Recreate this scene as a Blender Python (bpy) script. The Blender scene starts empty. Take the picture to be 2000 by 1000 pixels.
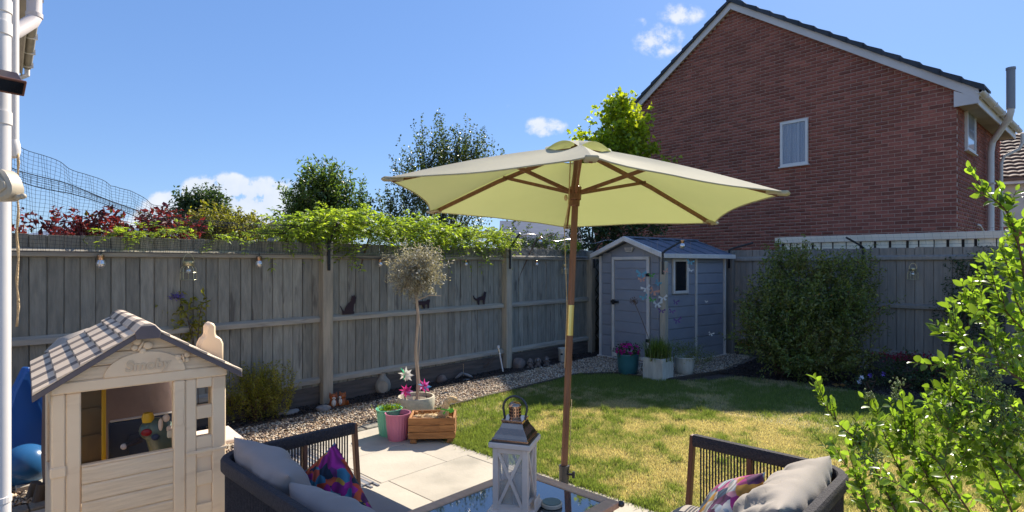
import bpy, bmesh, math, random
import numpy as np
from mathutils import Vector, Matrix, noise as mnoise
R = math.radians
rnd = random.Random(7)
nr = np.random.default_rng(11)
SC = bpy.context.scene
COL = SC.collection

# ---------------------------------------------------------------- camera, sky, sun, exposure
CAM_H = 1.56
FPX = 1100.0        # focal length in pixels of the 2000 px wide photograph
cam_d = bpy.data.cameras.new('camera')
cam_d.sensor_width = 36.0
cam_d.lens = FPX / 2000 * 36
cam_d.shift_y = 0.008
cam_d.clip_start = 0.05
cam_d.clip_end = 2000
cam = bpy.data.objects.new('camera', cam_d)
cam.location = (0, 0, CAM_H)
cam.rotation_euler = (R(90), 0, 0)
COL.objects.link(cam)
SC.camera = cam
SUN_AZ, SUN_EL = 34.5, 41.0      # degrees clockwise from +Y, and above the horizon
sun_d = bpy.data.lights.new('sun', 'SUN')
sun_d.energy = 3.0
sun_d.angle = R(0.6)
sun_d.color = (1.0, 0.93, 0.80)
sun = bpy.data.objects.new('sun', sun_d)
sdir = Vector((math.sin(R(SUN_AZ)) * math.cos(R(SUN_EL)), math.cos(R(SUN_AZ)) * math.cos(R(SUN_EL)), math.sin(R(SUN_EL))))
sun.rotation_euler = (-sdir).to_track_quat('-Z', 'Y').to_euler()
sun.location = sdir * 40
COL.objects.link(sun)

W = bpy.data.worlds.new('World')
SC.world = W
W.use_nodes = True
wn, wl = W.node_tree.nodes, W.node_tree.links
wn.clear()
def wnode(t, **k):
    n = wn.new(t)
    for a, b in k.items(): setattr(n, a, b)
    return n
SKY_G, SKY_S, SKY_V, SKY_H = 0.50, 1.20, .83, 0.511
sky = wnode('ShaderNodeTexSky', sky_type='NISHITA', sun_disc=False)
sky.sun_elevation = R(SUN_EL); sky.sun_rotation = R(SUN_AZ)
sky.air_density = 1.0; sky.dust_density = 0.2; sky.ozone_density = 2.0
bg = wnode('ShaderNodeBackground'); bg.inputs['Strength'].default_value = 0.15
wo = wnode('ShaderNodeOutputWorld')
tc = wnode('ShaderNodeTexCoord')
sep = wnode('ShaderNodeSeparateXYZ')
wl.new(tc.outputs['Generated'], sep.inputs[0])
def wmath(op, a, b=None, c=None):
    n = wnode('ShaderNodeMath', operation=op)
    for i, q in enumerate((a, b, c)):
        if q is None: continue
        if isinstance(q, (int, float)): n.inputs[i].default_value = q
        else: wl.new(q, n.inputs[i])
    return n.outputs[0]
ysafe = wmath('MAXIMUM', sep.outputs[1], 0.05)
tu = wmath('DIVIDE', sep.outputs[0], ysafe)
tw = wmath('DIVIDE', sep.outputs[2], ysafe)
cmb = wnode('ShaderNodeCombineXYZ')
wl.new(tu, cmb.inputs[0]); wl.new(tw, cmb.inputs[1])
nz = wnode('ShaderNodeTexNoise'); nz.inputs['Scale'].default_value = 22; nz.inputs['Detail'].default_value = 9; nz.inputs['Roughness'].default_value = 0.62
wl.new(cmb.outputs[0], nz.inputs['Vector'])
mask = None
# cumulus low on the left, a torn cloud by the gable, wisps in the middle: (x, y, half width, half height, density)
for (cx, cy, rx, ry, dens) in [(-.52, .10, .07, .050, 2.6), (-.43, .085, .08, .055, 2.6), (-.60, .075, .06, .045, 2.2), (-.70, .05, .12, .05, .6), (-.33, .06, .13, .05, .55), (-.1, .05, .3, .05, .45),
                               (.262, .395, .046, .030, .85), (.30, .445, .040, .020, .75), (.228, .425, .02, .012, .6), (.245, .375, .025, .015, .45), (.06, .243, .035, .018, 1.0), (.045, .27, .02, .01, .3), (-.015, .279, .018, .01, .3), (.21, .36, .02, .01, .3)]:
    dx = wmath('MULTIPLY', wmath('SUBTRACT', tu, cx), 1 / rx)
    dy = wmath('MULTIPLY', wmath('SUBTRACT', tw, cy), 1 / ry)
    d2 = wmath('ADD', wmath('MULTIPLY', dx, dx), wmath('MULTIPLY', dy, dy))
    m = wmath('MULTIPLY', wmath('SUBTRACT', 1.0, wmath('MULTIPLY', d2, .5)), dens)
    m = wmath('MAXIMUM', m, 0.0)
    mask = m if mask is None else wmath('MAXIMUM', mask, m)
mm = wmath('MULTIPLY', mask, wmath('MULTIPLY', wmath('SUBTRACT', nz.outputs['Fac'], 0.33), 4.2))
mr = wnode('ShaderNodeMapRange', interpolation_type='SMOOTHSTEP')
mr.inputs['From Min'].default_value = 0.22; mr.inputs['From Max'].default_value = 0.85
wl.new(mm, mr.inputs['Value'])
front = wmath('GREATER_THAN', sep.outputs[1], 0.06)
cf = wmath('MULTIPLY', mr.outputs[0], wmath('MULTIPLY', front, 0.85))
nz2 = wnode('ShaderNodeTexNoise'); nz2.inputs['Scale'].default_value = 22; nz2.inputs['Detail'].default_value = 5
wl.new(cmb.outputs[0], nz2.inputs['Vector'])
cr = wnode('ShaderNodeMix', data_type='RGBA')
wl.new(nz2.outputs['Fac'], cr.inputs[0])
cr.inputs[6].default_value = (1.6, 1.85, 2.25, 1); cr.inputs[7].default_value = (2.6, 2.6, 2.65, 1)
gam = wnode('ShaderNodeGamma'); gam.inputs[1].default_value = SKY_G
wl.new(sky.outputs[0], gam.inputs[0])
hsv = wnode('ShaderNodeHueSaturation'); hsv.inputs['Saturation'].default_value = SKY_S; hsv.inputs['Value'].default_value = SKY_V; hsv.inputs['Hue'].default_value = SKY_H
tint = wnode('ShaderNodeMix', data_type='RGBA', blend_type='MULTIPLY'); tint.inputs[0].default_value = 1; tint.inputs[7].default_value = (.69, .88, 1.12, 1)
wl.new(gam.outputs[0], tint.inputs[6]); wl.new(tint.outputs[2], hsv.inputs['Color'])
mx = wnode('ShaderNodeMix', data_type='RGBA')
wl.new(cf, mx.inputs[0]); wl.new(hsv.outputs[0], mx.inputs[6]); wl.new(cr.outputs[2], mx.inputs[7])
wl.new(mx.outputs[2], bg.inputs['Color']); wl.new(bg.outputs[0], wo.inputs[0])
SC.view_settings.view_transform = 'Standard'
SC.view_settings.look = 'None'
SC.view_settings.exposure = 1.45
SC.view_settings.gamma = 1
SC.view_settings.use_curve_mapping = False
SC.cycles.max_bounces = 6
SC.cycles.transparent_max_bounces = 12
SC.cycles.caustics_reflective = False
SC.cycles.caustics_refractive = False

# ---------------------------------------------------------------- places
def at(px, py, z=0.0):          # point of the horizontal plane z that stands at this place of the photograph
    Y = (CAM_H - z) * FPX / (py - 516.0)
    return Vector(((px - 1000) / FPX * Y, Y, z))
def far(px, py, Y):
    return Vector(((px - 1000) / FPX * Y, Y, CAM_H + (516 - py) / FPX * Y))
U = Vector((.689, .725, 0)).normalized()     # along the left fence, away
V = Vector((.725, -.689, 0)).normalized()    # along the back fence, to the right
GA = math.atan2(U.y, U.x)
PA = Vector((-2.11, 6.31, 0))                # the first post
def g(x, d, z=0.0):                          # garden grid: x along the left fence, d out from it
    p = PA + U * x + V * d
    return Vector((p.x, p.y, z))
def ft(px):
    r = (px - 1000) / FPX
    return (r * PA.y - PA.x) / (U.x - U.y * r)
FX = 6.68                                    # the back fence stands at this x of the grid
PC = g(FX, 0)
def fs(px):
    r = (px - 1000) / FPX
    return (r * PC.y - PC.x) / (V.x - V.y * r)

# ---------------------------------------------------------------- materials
def _n(nt, t, **k):
    n = nt.nodes.new(t)
    for a, b in k.items(): setattr(n, a, b)
    return n
def c4(c): return (c[0], c[1], c[2], 1)
def mat(name, c, c2=None, scale=8, stretch=(1, 1, 1), rough=.7, bump=0, bscale=None, vary=0.0, attr=False, metal=0, c3=None, s3=2.0, t3=.55,
        spec=.5, transl=None, trans=0, alpha=1, coat=0, ior=1.45, detail=5, sheen=0, offset=True, w3=.1):
    m = bpy.data.materials.new(name); m.use_nodes = True
    nt = m.node_tree; L = nt.links
    b = nt.nodes['Principled BSDF']; out = nt.nodes['Material Output']
    b.inputs['Roughness'].default_value = rough
    b.inputs['Metallic'].default_value = metal
    b.inputs['Specular IOR Level'].default_value = spec
    b.inputs['IOR'].default_value = ior
    b.inputs['Transmission Weight'].default_value = trans
    b.inputs['Alpha'].default_value = alpha
    b.inputs['Coat Weight'].default_value = coat
    b.inputs['Sheen Weight'].default_value = sheen
    tcn = _n(nt, 'ShaderNodeTexCoord'); mp = _n(nt, 'ShaderNodeMapping')
    mp.inputs['Scale'].default_value = stretch
    oi = _n(nt, 'ShaderNodeObjectInfo')
    if offset:
        va = _n(nt, 'ShaderNodeVectorMath', operation='MULTIPLY_ADD')
        L.new(oi.outputs['Random'], va.inputs[0]); va.inputs[1].default_value = (37.1, 51.3, 23.7)
        L.new(tcn.outputs['Object'], va.inputs[2]); L.new(va.outputs[0], mp.inputs[0])
    else:
        L.new(tcn.outputs['Object'], mp.inputs[0])
    def no(s, det=detail, rg=.55):
        q = _n(nt, 'ShaderNodeTexNoise'); q.inputs['Scale'].default_value = s; q.inputs['Detail'].default_value = det
        q.inputs['Roughness'].default_value = rg
        L.new(mp.outputs[0], q.inputs['Vector']); return q
    col = None
    if c2 is not None:
        q = no(scale)
        rm = _n(nt, 'ShaderNodeMapRange'); rm.inputs['From Min'].default_value = .35; rm.inputs['From Max'].default_value = .65
        L.new(q.outputs['Fac'], rm.inputs[0])
        x = _n(nt, 'ShaderNodeMix', data_type='RGBA'); L.new(rm.outputs[0], x.inputs[0])
        x.inputs[6].default_value = c4(c); x.inputs[7].default_value = c4(c2); col = x.outputs[2]
    if c3 is not None:
        q = no(s3, 3)
        rm = _n(nt, 'ShaderNodeMapRange', interpolation_type='SMOOTHSTEP'); rm.inputs['From Min'].default_value = t3; rm.inputs['From Max'].default_value = t3 + w3
        L.new(q.outputs['Fac'], rm.inputs[0])
        x = _n(nt, 'ShaderNodeMix', data_type='RGBA'); L.new(rm.outputs[0], x.inputs[0])
        if col is None: x.inputs[6].default_value = c4(c)
        else: L.new(col, x.inputs[6])
        x.inputs[7].default_value = c4(c3); col = x.outputs[2]
    if vary or attr:
        x = _n(nt, 'ShaderNodeMix', data_type='RGBA', blend_type='MULTIPLY'); x.inputs[0].default_value = 1
        if col is None: x.inputs[6].default_value = c4(c)
        else: L.new(col, x.inputs[6])
        rm = _n(nt, 'ShaderNodeMapRange'); rm.inputs['To Min'].default_value = 1 - vary; rm.inputs['To Max'].default_value = 1 + vary
        if attr:
            a = _n(nt, 'ShaderNodeAttribute', attribute_name='rnd'); L.new(a.outputs['Fac'], rm.inputs[0])
        else: L.new(oi.outputs['Random'], rm.inputs[0])
        cb = _n(nt, 'ShaderNodeCombineColor')
        for i in range(3): L.new(rm.outputs[0], cb.inputs[i])
        L.new(cb.outputs[0], x.inputs[7]); col = x.outputs[2]
    if col is None: b.inputs['Base Color'].default_value = c4(c)
    else: L.new(col, b.inputs['Base Color'])
    if bump:
        q = no(bscale or scale, 6)
        bp = _n(nt, 'ShaderNodeBump'); bp.inputs['Strength'].default_value = bump; bp.inputs['Distance'].default_value = .02
        L.new(q.outputs['Fac'], bp.inputs['Height']); L.new(bp.outputs[0], b.inputs['Normal'])
    if transl is not None:
        tr = _n(nt, 'ShaderNodeBsdfTranslucent'); mixs = _n(nt, 'ShaderNodeMixShader')
        mixs.inputs[0].default_value = transl[3]
        if len(transl) > 4 and col is not None:
            x = _n(nt, 'ShaderNodeMix', data_type='RGBA', blend_type='MULTIPLY'); x.inputs[0].default_value = 1
            L.new(col, x.inputs[6]); x.inputs[7].default_value = (transl[0], transl[1], transl[2], 1)
            L.new(x.outputs[2], tr.inputs[0])
        else: tr.inputs[0].default_value = (transl[0], transl[1], transl[2], 1)
        L.new(b.outputs[0], mixs.inputs[1]); L.new(tr.outputs[0], mixs.inputs[2]); L.new(mixs.outputs[0], out.inputs[0])
    m['b'] = 1
    return m
def leafmat(name, c, c2, rough=.45, tr=(.42, .5), spec=.5, k=(2.2, 2.4, .7), vary=.5):
    # leaves: colour per leaf, light shining through
    return mat(name, c, c2, scale=1.6, rough=rough, vary=vary, attr=True, transl=(k[0], k[1], k[2], tr[0], True), spec=spec, offset=False)
M = {}
M['fence'] = mat('weathered_fence_wood', (.335, .315, .26), (.235, .225, .19), scale=6, stretch=(5, 5, .8), rough=.85, bump=.35, bscale=14, vary=.20, c3=(.15, .14, .12), s3=2.4, t3=.60)
M['rail'] = mat('weathered_rail_wood', (.45, .40, .32), (.32, .285, .235), scale=5, stretch=(.6, 5, 5), rough=.85, bump=.35, vary=.10, c3=(.11, .10, .085), s3=2, t3=.62)
M['post'] = mat('weathered_post_wood', (.50, .42, .31), (.34, .30, .23), scale=6, stretch=(4, 4, .5), rough=.85, bump=.4, vary=.08, c3=(.15, .19, .05), s3=1.6, t3=.66)
M['fence_dark'] = mat('back_fence_wood', (.34, .29, .245), (.27, .23, .195), scale=6, stretch=(5, 5, .5), rough=.9, bump=.35, vary=.08)
M['fence_foot'] = mat('dark_fence_foot', (.15, .12, .10), (.09, .075, .065), scale=5, stretch=(.6, 5, 5), rough=.9, bump=.4)
M['soil'] = mat('dark_soil', (.075, .052, .042), (.12, .09, .075), scale=18, rough=.95, bump=1, bscale=30)
M['soil_clod'] = mat('soil_clods', (.05, .036, .03), rough=.95, vary=.6, attr=True)
M['ground'] = mat('rough_ground', (.06, .07, .03), (.10, .09, .05), scale=2, rough=.95, bump=.5, offset=False)
M['gravel_base'] = mat('gravel_underlay', (.30, .24, .18), (.13, .10, .08), scale=60, rough=.95, bump=1, bscale=60, offset=False)
M['concrete'] = mat('pale_concrete', (.54, .475, .385), (.46, .405, .33), scale=3, rough=.9, bump=.12, bscale=40, vary=.06, c3=(.36, .32, .26), s3=1.6, t3=.52, w3=.2)
M['joint'] = mat('slab_joint', (.44, .38, .30), (.33, .28, .22), scale=14, rough=.95)
M['edging'] = mat('stone_edging', (.30, .27, .22), (.22, .19, .155), scale=9, rough=.95, bump=.6, bscale=25, vary=.15)
M['timber'] = mat('dark_timber', (.10, .075, .055), (.06, .045, .035), scale=8, stretch=(1, 6, 6), rough=.9, bump=.4)
M['mortar'] = mat('mortar', (.66, .49, .40), (.58, .43, .35), scale=6, rough=.95, offset=False)
M['brickw'] = mat('red_brick', (.36, .118, .08), (.28, .092, .065), scale=1.1, rough=.88, bump=.35, bscale=40, vary=.26, attr=True, offset=False, c3=(.31, .112, .075), s3=.45, t3=.50, w3=.3)
M['brick_one'] = mat('red_brick_single', (.36, .118, .08), (.28, .092, .065), scale=9, rough=.88, bump=.35, bscale=40, vary=.30)
M['upvc'] = mat('white_plastic', (.84, .78, .73), (.76, .70, .66), scale=3, rough=.45, bump=.02)
M['upvc_pink'] = mat('white_painted_board', (.74, .66, .63), (.66, .58, .55), scale=2, rough=.6)
M['soffit'] = mat('soffit_board', (.42, .36, .30), (.34, .29, .24), scale=3, rough=.7)
M['tile_dark'] = mat('dark_roof_tile', (.050, .054, .066), (.035, .038, .048), scale=7, rough=.6, bump=.3, vary=.2)
M['tile_red'] = mat('brown_roof_tile', (.22, .12, .08), (.13, .075, .055), scale=5, rough=.8, vary=.25)
M['glass_win'] = mat('window_glass', (.35, .42, .50), rough=.06, spec=.8, metal=.25)
M['glass_dark'] = mat('dark_window_glass', (.012, .013, .016), rough=.08, spec=.8)
M['curtain'] = mat('net_curtain', (.62, .58, .58), (.20, .20, .24), scale=4, stretch=(6, 6, .02), rough=.9)  # dark vertical streaks paint the shade of the folds into the colour
M['render'] = mat('pale_render', (.60, .56, .52), (.54, .50, .46), scale=2, rough=.9, bump=.1)
M['greyblue'] = mat('slate_blue_roof', (.16, .19, .26), (.12, .145, .21), scale=3, rough=.8, stretch=(1, 1, 9))
M['cream_sheet'] = mat('cream_sheet', (.92, .82, .62), (.84, .74, .56), scale=1.5, rough=.5)
M['fascia'] = mat('cream_fascia', (.86, .74, .58), (.78, .67, .52), scale=3, rough=.7)
M['grass'] = mat('x', (0, 0, 0))
M['shed'] = mat('grey_blue_shed_plastic', (.335, .34, .37), (.29, .295, .325), scale=3, rough=.55, bump=.15, bscale=30, vary=.03)
M['shed_roof'] = mat('shed_roof_plastic', (.12, .14, .18), (.16, .18, .22), scale=5, rough=.45, bump=.2)
M['shed_white'] = mat('shed_white_trim', (.78, .70, .62), (.66, .60, .53), scale=6, rough=.6)
M['black'] = mat('black_metal', (.02, .02, .022), rough=.45)
M['net'] = mat('black_netting', (.015, .015, .018), rough=.6)
M['white'] = mat('white_paint', (.84, .69, .58), (.76, .62, .52), scale=12, rough=.6, bump=.05)
M['ph'] = mat('cream_playhouse_plastic', (.92, .72, .50), (.88, .68, .47), scale=2.5, rough=.5, bump=.03, c3=(.82, .62, .42), s3=3.0, t3=.55, stretch=(1, 1, 3))
M['ph_wood'] = mat('cream_plastic_woodgrain', (.92, .72, .50), (.76, .58, .39), scale=5, stretch=(1, 1, 14), rough=.5, bump=.35, bscale=6, offset=False)
M['ph_tile_l'] = mat('light_plastic_tile', (.82, .65, .48), (.68, .53, .40), scale=5, stretch=(1, 9, 1), rough=.7, bump=.12, vary=.06)
M['ph_tile_d'] = mat('dark_plastic_tile', (.23, .18, .145), (.18, .14, .115), scale=5, stretch=(1, 9, 1), rough=.7, bump=.12, vary=.06)
M['ph_roof'] = mat('slate_plastic_roof', (.14, .12, .135), (.115, .10, .115), scale=5, rough=.5)
M['canopy'] = mat('parasol_cloth', (.60, .545, .42), (.56, .505, .385), scale=2, rough=.9, transl=(.43, .48, .15, .30), offset=False, c3=(.52, .47, .37), s3=1.3, t3=.5, w3=.15, bump=.12, bscale=3)
M['pole'] = mat('stained_wood', (.25, .115, .062), (.18, .08, .042), scale=5, stretch=(8, 8, .6), rough=.45, bump=.05)
M['brass'] = mat('brass', (.85, .62, .22), rough=.28, metal=1)
M['gunmetal'] = mat('dark_grey_metal', (.09, .09, .095), rough=.4, metal=.6)
M['rope'] = mat('charcoal_rope', (.055, .048, .055), (.035, .03, .036), scale=90, rough=.85, bump=.6, bscale=120)
M['sofa_metal'] = mat('brown_metal', (.19, .075, .045), (.14, .055, .035), scale=6, rough=.45)
M['cushion'] = mat('grey_cushion_fabric', (.32, .268, .252), (.28, .235, .22), scale=5, rough=.95, bump=.10, bscale=260, sheen=.2)
M['cushion_l'] = mat('light_grey_cushion_fabric', (.40, .34, .29), (.36, .305, .26), scale=5, rough=.95, bump=.10, bscale=260, sheen=.2)
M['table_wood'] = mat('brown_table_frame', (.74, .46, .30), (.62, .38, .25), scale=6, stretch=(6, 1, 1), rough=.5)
M['table_glass'] = mat('tinted_table_glass', (.035, .045, .055), rough=.03, spec=1.0, coat=1)
M['copper'] = mat('copper_metal', (.62, .40, .28), (.48, .31, .22), scale=6, rough=.22, metal=1)
M['clear'] = mat('clear_glass', (.9, .93, .95), rough=.02, alpha=.22, spec=.8)
M['candle_a'] = mat('amber_candle', (.55, .33, .10), rough=.5)
M['candle_b'] = mat('cream_candle', (.62, .52, .40), rough=.5)
M['crate'] = mat('orange_brown_wood', (.42, .19, .065), (.28, .12, .04), scale=6, stretch=(1, 6, 6), rough=.7, bump=.2, vary=.12)
M['mint'] = mat('mint_plastic', (.16, .50, .33), rough=.45)
M['pink'] = mat('pink_plastic', (.56, .19, .29), rough=.45)
M['teal'] = mat('teal_glaze', (.035, .13, .15), (.05, .17, .185), scale=5, rough=.3)
M['stonepot'] = mat('speckled_stone_pot', (.66, .58, .43), (.50, .44, .33), scale=30, rough=.7, bump=.15)
M['concpot'] = mat('white_concrete_pot', (.62, .58, .50), (.46, .42, .35), scale=5, stretch=(4, 4, .7), rough=.85, bump=.2)
M['straw'] = mat('straw', (.80, .58, .33), (.62, .43, .23), scale=30, rough=.95, bump=1, bscale=70)
M['ribbon'] = mat('green_ribbon', (.12, .52, .05), rough=.6)
M['bark'] = mat('bark', (.16, .12, .095), (.09, .07, .055), scale=8, stretch=(3, 3, .6), rough=.95, bump=.6)
M['palebark'] = mat('pale_bark', (.58, .44, .32), (.40, .30, .22), scale=14, stretch=(3, 3, .7), rough=.9, bump=.4)
M['twig'] = mat('brown_twig', (.13, .075, .045), rough=.8)
M['stone'] = mat('grey_stone', (.30, .28, .27), (.20, .19, .185), scale=9, rough=.95, bump=.5, vary=.1)
M['darkstone'] = mat('mottled_stone', (.16, .125, .115), (.24, .19, .16), scale=14, rough=.95, bump=.4)
M['clay'] = mat('grey_clay', (.42, .37, .30), (.29, .26, .21), scale=9, rough=.9, bump=.25)
M['terracotta'] = mat('terracotta', (.62, .22, .08), rough=.85)
M['fox'] = mat('orange_glaze', (.42, .12, .03), (.30, .08, .025), scale=20, rough=.35)
M['foxwhite'] = mat('white_glaze', (.7, .66, .6), rough=.35)
M['blue'] = mat('blue_plastic', (.04, .16, .50), rough=.4)
M['ballblue'] = mat('blue_ball_vinyl', (.03, .13, .32), rough=.22)
M['navy'] = mat('navy_plastic', (.03, .048, .10), rough=.5)
M['red'] = mat('red_plastic', (.28, .012, .02), rough=.35)
M['yellow'] = mat('yellow_plastic', (.72, .42, .02), rough=.4)
M['cover'] = mat('brown_cover_fabric', (.20, .135, .115), (.15, .10, .085), scale=4, rough=.6, bump=.3)
M['coverlite'] = mat('cream_cover_fabric', (.62, .53, .44), (.50, .42, .34), scale=4, rough=.6, bump=.3)
M['toy'] = mat('grey_green_plastic', (.10, .15, .13), rough=.35)
M['catblack'] = mat('dark_rusty_metal', (.035, .018, .024), rough=.7)
M['rug'] = mat('blue_grey_rug', (.20, .215, .25), (.14, .15, .18), scale=12, rough=.95, bump=.3)
M['bulb'] = mat('silvered_bulb', (.75, .72, .70), rough=.12, metal=.7)
M['goldwire'] = mat('gold_wire', (.55, .50, .33), rough=.3, metal=.8)
M['trellis'] = mat('dark_trellis', (.09, .085, .05), rough=.8)
M['beige'] = mat('beige_plastic', (.50, .42, .31), rough=.45)
M['brownplastic'] = mat('brown_plastic', (.03, .014, .012), rough=.4)
M['smoke'] = mat('flue_metal', (.30, .29, .30), rough=.5)
for nm, c in [('bf_pink', (.75, .38, .27)), ('bf_blue', (.16, .42, .52)), ('bf_white', (.8, .78, .74)), ('bf_green', (.13, .42, .07)),
              ('bf_purple', (.20, .12, .28)), ('white_foil', (.78, .76, .72)), ('pink_foil', (.72, .06, .30)), ('lilac_foil', (.62, .25, .62)), ('foil_blue', (.12, .35, .68)), ('foil_green', (.08, .55, .28))]:
    M[nm] = mat(nm, c, rough=.25 if 'foil' in nm else .6, transl=(c[0], c[1], c[2], .35))
M['petal_mag'] = mat('magenta_petal', (.55, .02, .26), rough=.6, vary=.4, attr=True, transl=(.6, .03, .3, .3))
M['petal_red'] = mat('red_petal', (.20, .012, .035), rough=.6, vary=.4, attr=True, transl=(.5, .03, .08, .3))
M['petal_white'] = mat('white_petal', (.75, .72, .80), rough=.6)
M['petal_purple'] = mat('purple_petal', (.12, .07, .34), rough=.6, vary=.4, attr=True)
L_ = leafmat
M['leaf_priv'] = L_('privet_leaf', (.17, .25, .04), (.10, .17, .025), rough=.28, tr=(.5, 0), k=(2.3, 2.3, .8), spec=.7)
M['leaf_wist'] = L_('wisteria_leaf', (.26, .34, .05), (.17, .25, .04), tr=(.5, 0), k=(2.3, 2.2, .8))
M['leaf_lime'] = L_('lime_leaf', (.13, .20, .02), (.075, .135, .018), tr=(.5, 0), k=(2.3, 2.2, .6))
M['leaf_maple'] = L_('maple_leaf', (.33, .40, .04), (.18, .25, .03), tr=(.5, 0), k=(2.4, 2.2, .6))
M['leaf_dark'] = L_('dark_leaf', (.042, .068, .028), (.065, .095, .03), tr=(.3, 0), k=(2, 2.2, .7))
M['leaf_laurel'] = L_('laurel_leaf', (.065, .10, .03), (.11, .155, .04), rough=.35, tr=(.38, 0))
M['leaf_birch'] = L_('birch_leaf', (.052, .07, .04), (.08, .10, .035), rough=.3, tr=(.35, 0))
M['leaf_olive'] = L_('olive_leaf', (.27, .26, .19), (.42, .38, .30), rough=.5, tr=(.25, 0), k=(1.6, 1.5, .9))
M['leaf_bush'] = L_('shaded_bush_leaf', (.12, .155, .045), (.19, .18, .055), tr=(.35, 0))
M['leaf_orange'] = L_('orange_leaf', (.25, .12, .03), (.18, .10, .03), tr=(.35, 0))
M['leaf_red'] = L_('smoke_bush_leaf', (.17, .030, .040), (.11, .028, .028), tr=(.42, 0), k=(2.4, 1.4, 1.0))
M['leaf_redgreen'] = L_('bronze_leaf', (.17, .10, .035), (.11, .12, .03), tr=(.4, 0))
M['leaf_yel'] = L_('yellow_green_leaf', (.30, .26, .04), (.19, .18, .035), tr=(.4, 0))
M['seed'] = mat('privet_bud', (.30, .36, .14), rough=.6, vary=.35, attr=True, transl=(.4, .45, .15, .3))
M['grassblade_pot'] = L_('pot_grass_leaf', (.10, .15, .03), (.14, .15, .045), tr=(.35, 0))

def lawn_mat(name, blades):
    m = bpy.data.materials.new(name); m.use_nodes = True
    nt = m.node_tree; L = nt.links; b = nt.nodes['Principled BSDF']; out = nt.nodes['Material Output']
    tcn = _n(nt, 'ShaderNodeTexCoord')
    def no(s, det=4):
        q = _n(nt, 'ShaderNodeTexNoise'); q.inputs['Scale'].default_value = s; q.inputs['Detail'].default_value = det; q.inputs['Roughness'].default_value = .6
        L.new(tcn.outputs['Object'], q.inputs['Vector']); return q.outputs['Fac']
    def ma(op, a, b_):
        q = _n(nt, 'ShaderNodeMath', operation=op)
        for i, z in enumerate((a, b_)):
            if isinstance(z, (int, float)): q.inputs[i].default_value = z
            else: L.new(z, q.inputs[i])
        return q.outputs[0]
    att = _n(nt, 'ShaderNodeAttribute', attribute_name='rnd')
    dry = _n(nt, 'ShaderNodeAttribute', attribute_name='dry')
    if blades:
        f = dry.outputs['Fac']
    else:
        f = ma('ADD', no(1.1), -.02)
    rm = _n(nt, 'ShaderNodeMapRange'); rm.inputs['From Min'].default_value = .42; rm.inputs['From Max'].default_value = .62
    L.new(f, rm.inputs[0])
    x = _n(nt, 'ShaderNodeMix', data_type='RGBA'); L.new(rm.outputs[0], x.inputs[0])
    if blades:
        x.inputs[6].default_value = (.185, .225, .070, 1); x.inputs[7].default_value = (.51, .41, .285, 1)
    else:
        x.inputs[6].default_value = (.14, .15, .045, 1); x.inputs[7].default_value = (.38, .30, .17, 1)
    if blades:
        y = _n(nt, 'ShaderNodeMix', data_type='RGBA', blend_type='MULTIPLY'); y.inputs[0].default_value = 1
        rr = _n(nt, 'ShaderNodeMapRange'); rr.inputs['To Min'].default_value = .65; rr.inputs['To Max'].default_value = 1.35
        L.new(att.outputs['Fac'], rr.inputs[0]); cb = _n(nt, 'ShaderNodeCombineColor')
        for i in range(3): L.new(rr.outputs[0], cb.inputs[i])
        L.new(x.outputs[2], y.inputs[6]); L.new(cb.outputs[0], y.inputs[7])
        L.new(y.outputs[2], b.inputs['Base Color'])
        tr = _n(nt, 'ShaderNodeBsdfTranslucent'); z = _n(nt, 'ShaderNodeMix', data_type='RGBA', blend_type='MULTIPLY'); z.inputs[0].default_value = 1
        L.new(y.outputs[2], z.inputs[6]); z.inputs[7].default_value = (1.7, 1.8, .8, 1); L.new(z.outputs[2], tr.inputs[0])
        ms = _n(nt, 'ShaderNodeMixShader'); ms.inputs[0].default_value = .42
        L.new(b.outputs[0], ms.inputs[1]); L.new(tr.outputs[0], ms.inputs[2]); L.new(ms.outputs[0], out.inputs[0])
    else: L.new(x.outputs[2], b.inputs['Base Color'])
    b.inputs['Roughness'].default_value = .75
    b.inputs['Specular IOR Level'].default_value = .25
    return m
M['grass'] = lawn_mat('grass_blades', True)
M['lawn'] = lawn_mat('lawn_turf', False)

def gravel_mat(name, cols):
    m = bpy.data.materials.new(name); m.use_nodes = True
    nt = m.node_tree; L = nt.links; b = nt.nodes['Principled BSDF']
    a = _n(nt, 'ShaderNodeAttribute', attribute_name='rnd'); r = _n(nt, 'ShaderNodeValToRGB'); r.color_ramp.interpolation = 'CONSTANT'
    e = r.color_ramp.elements
    e[0].position = 0; e[0].color = c4(cols[0]); e[1].position = 1 / len(cols); e[1].color = c4(cols[1])
    for i, c in enumerate(cols[2:]):
        q = e.new((i + 2) / len(cols)); q.color = c4(c)
    L.new(a.outputs['Fac'], r.inputs[0]); L.new(r.outputs[0], b.inputs['Base Color']); b.inputs['Roughness'].default_value = .8
    return m
M['gravel'] = gravel_mat('gravel_stones', [(.66, .53, .38), (.44, .31, .20), (.76, .66, .52), (.24, .17, .13), (.56, .40, .26), (.34, .27, .22), (.70, .58, .42), (.48, .31, .18), (.15, .12, .10)])

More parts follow.
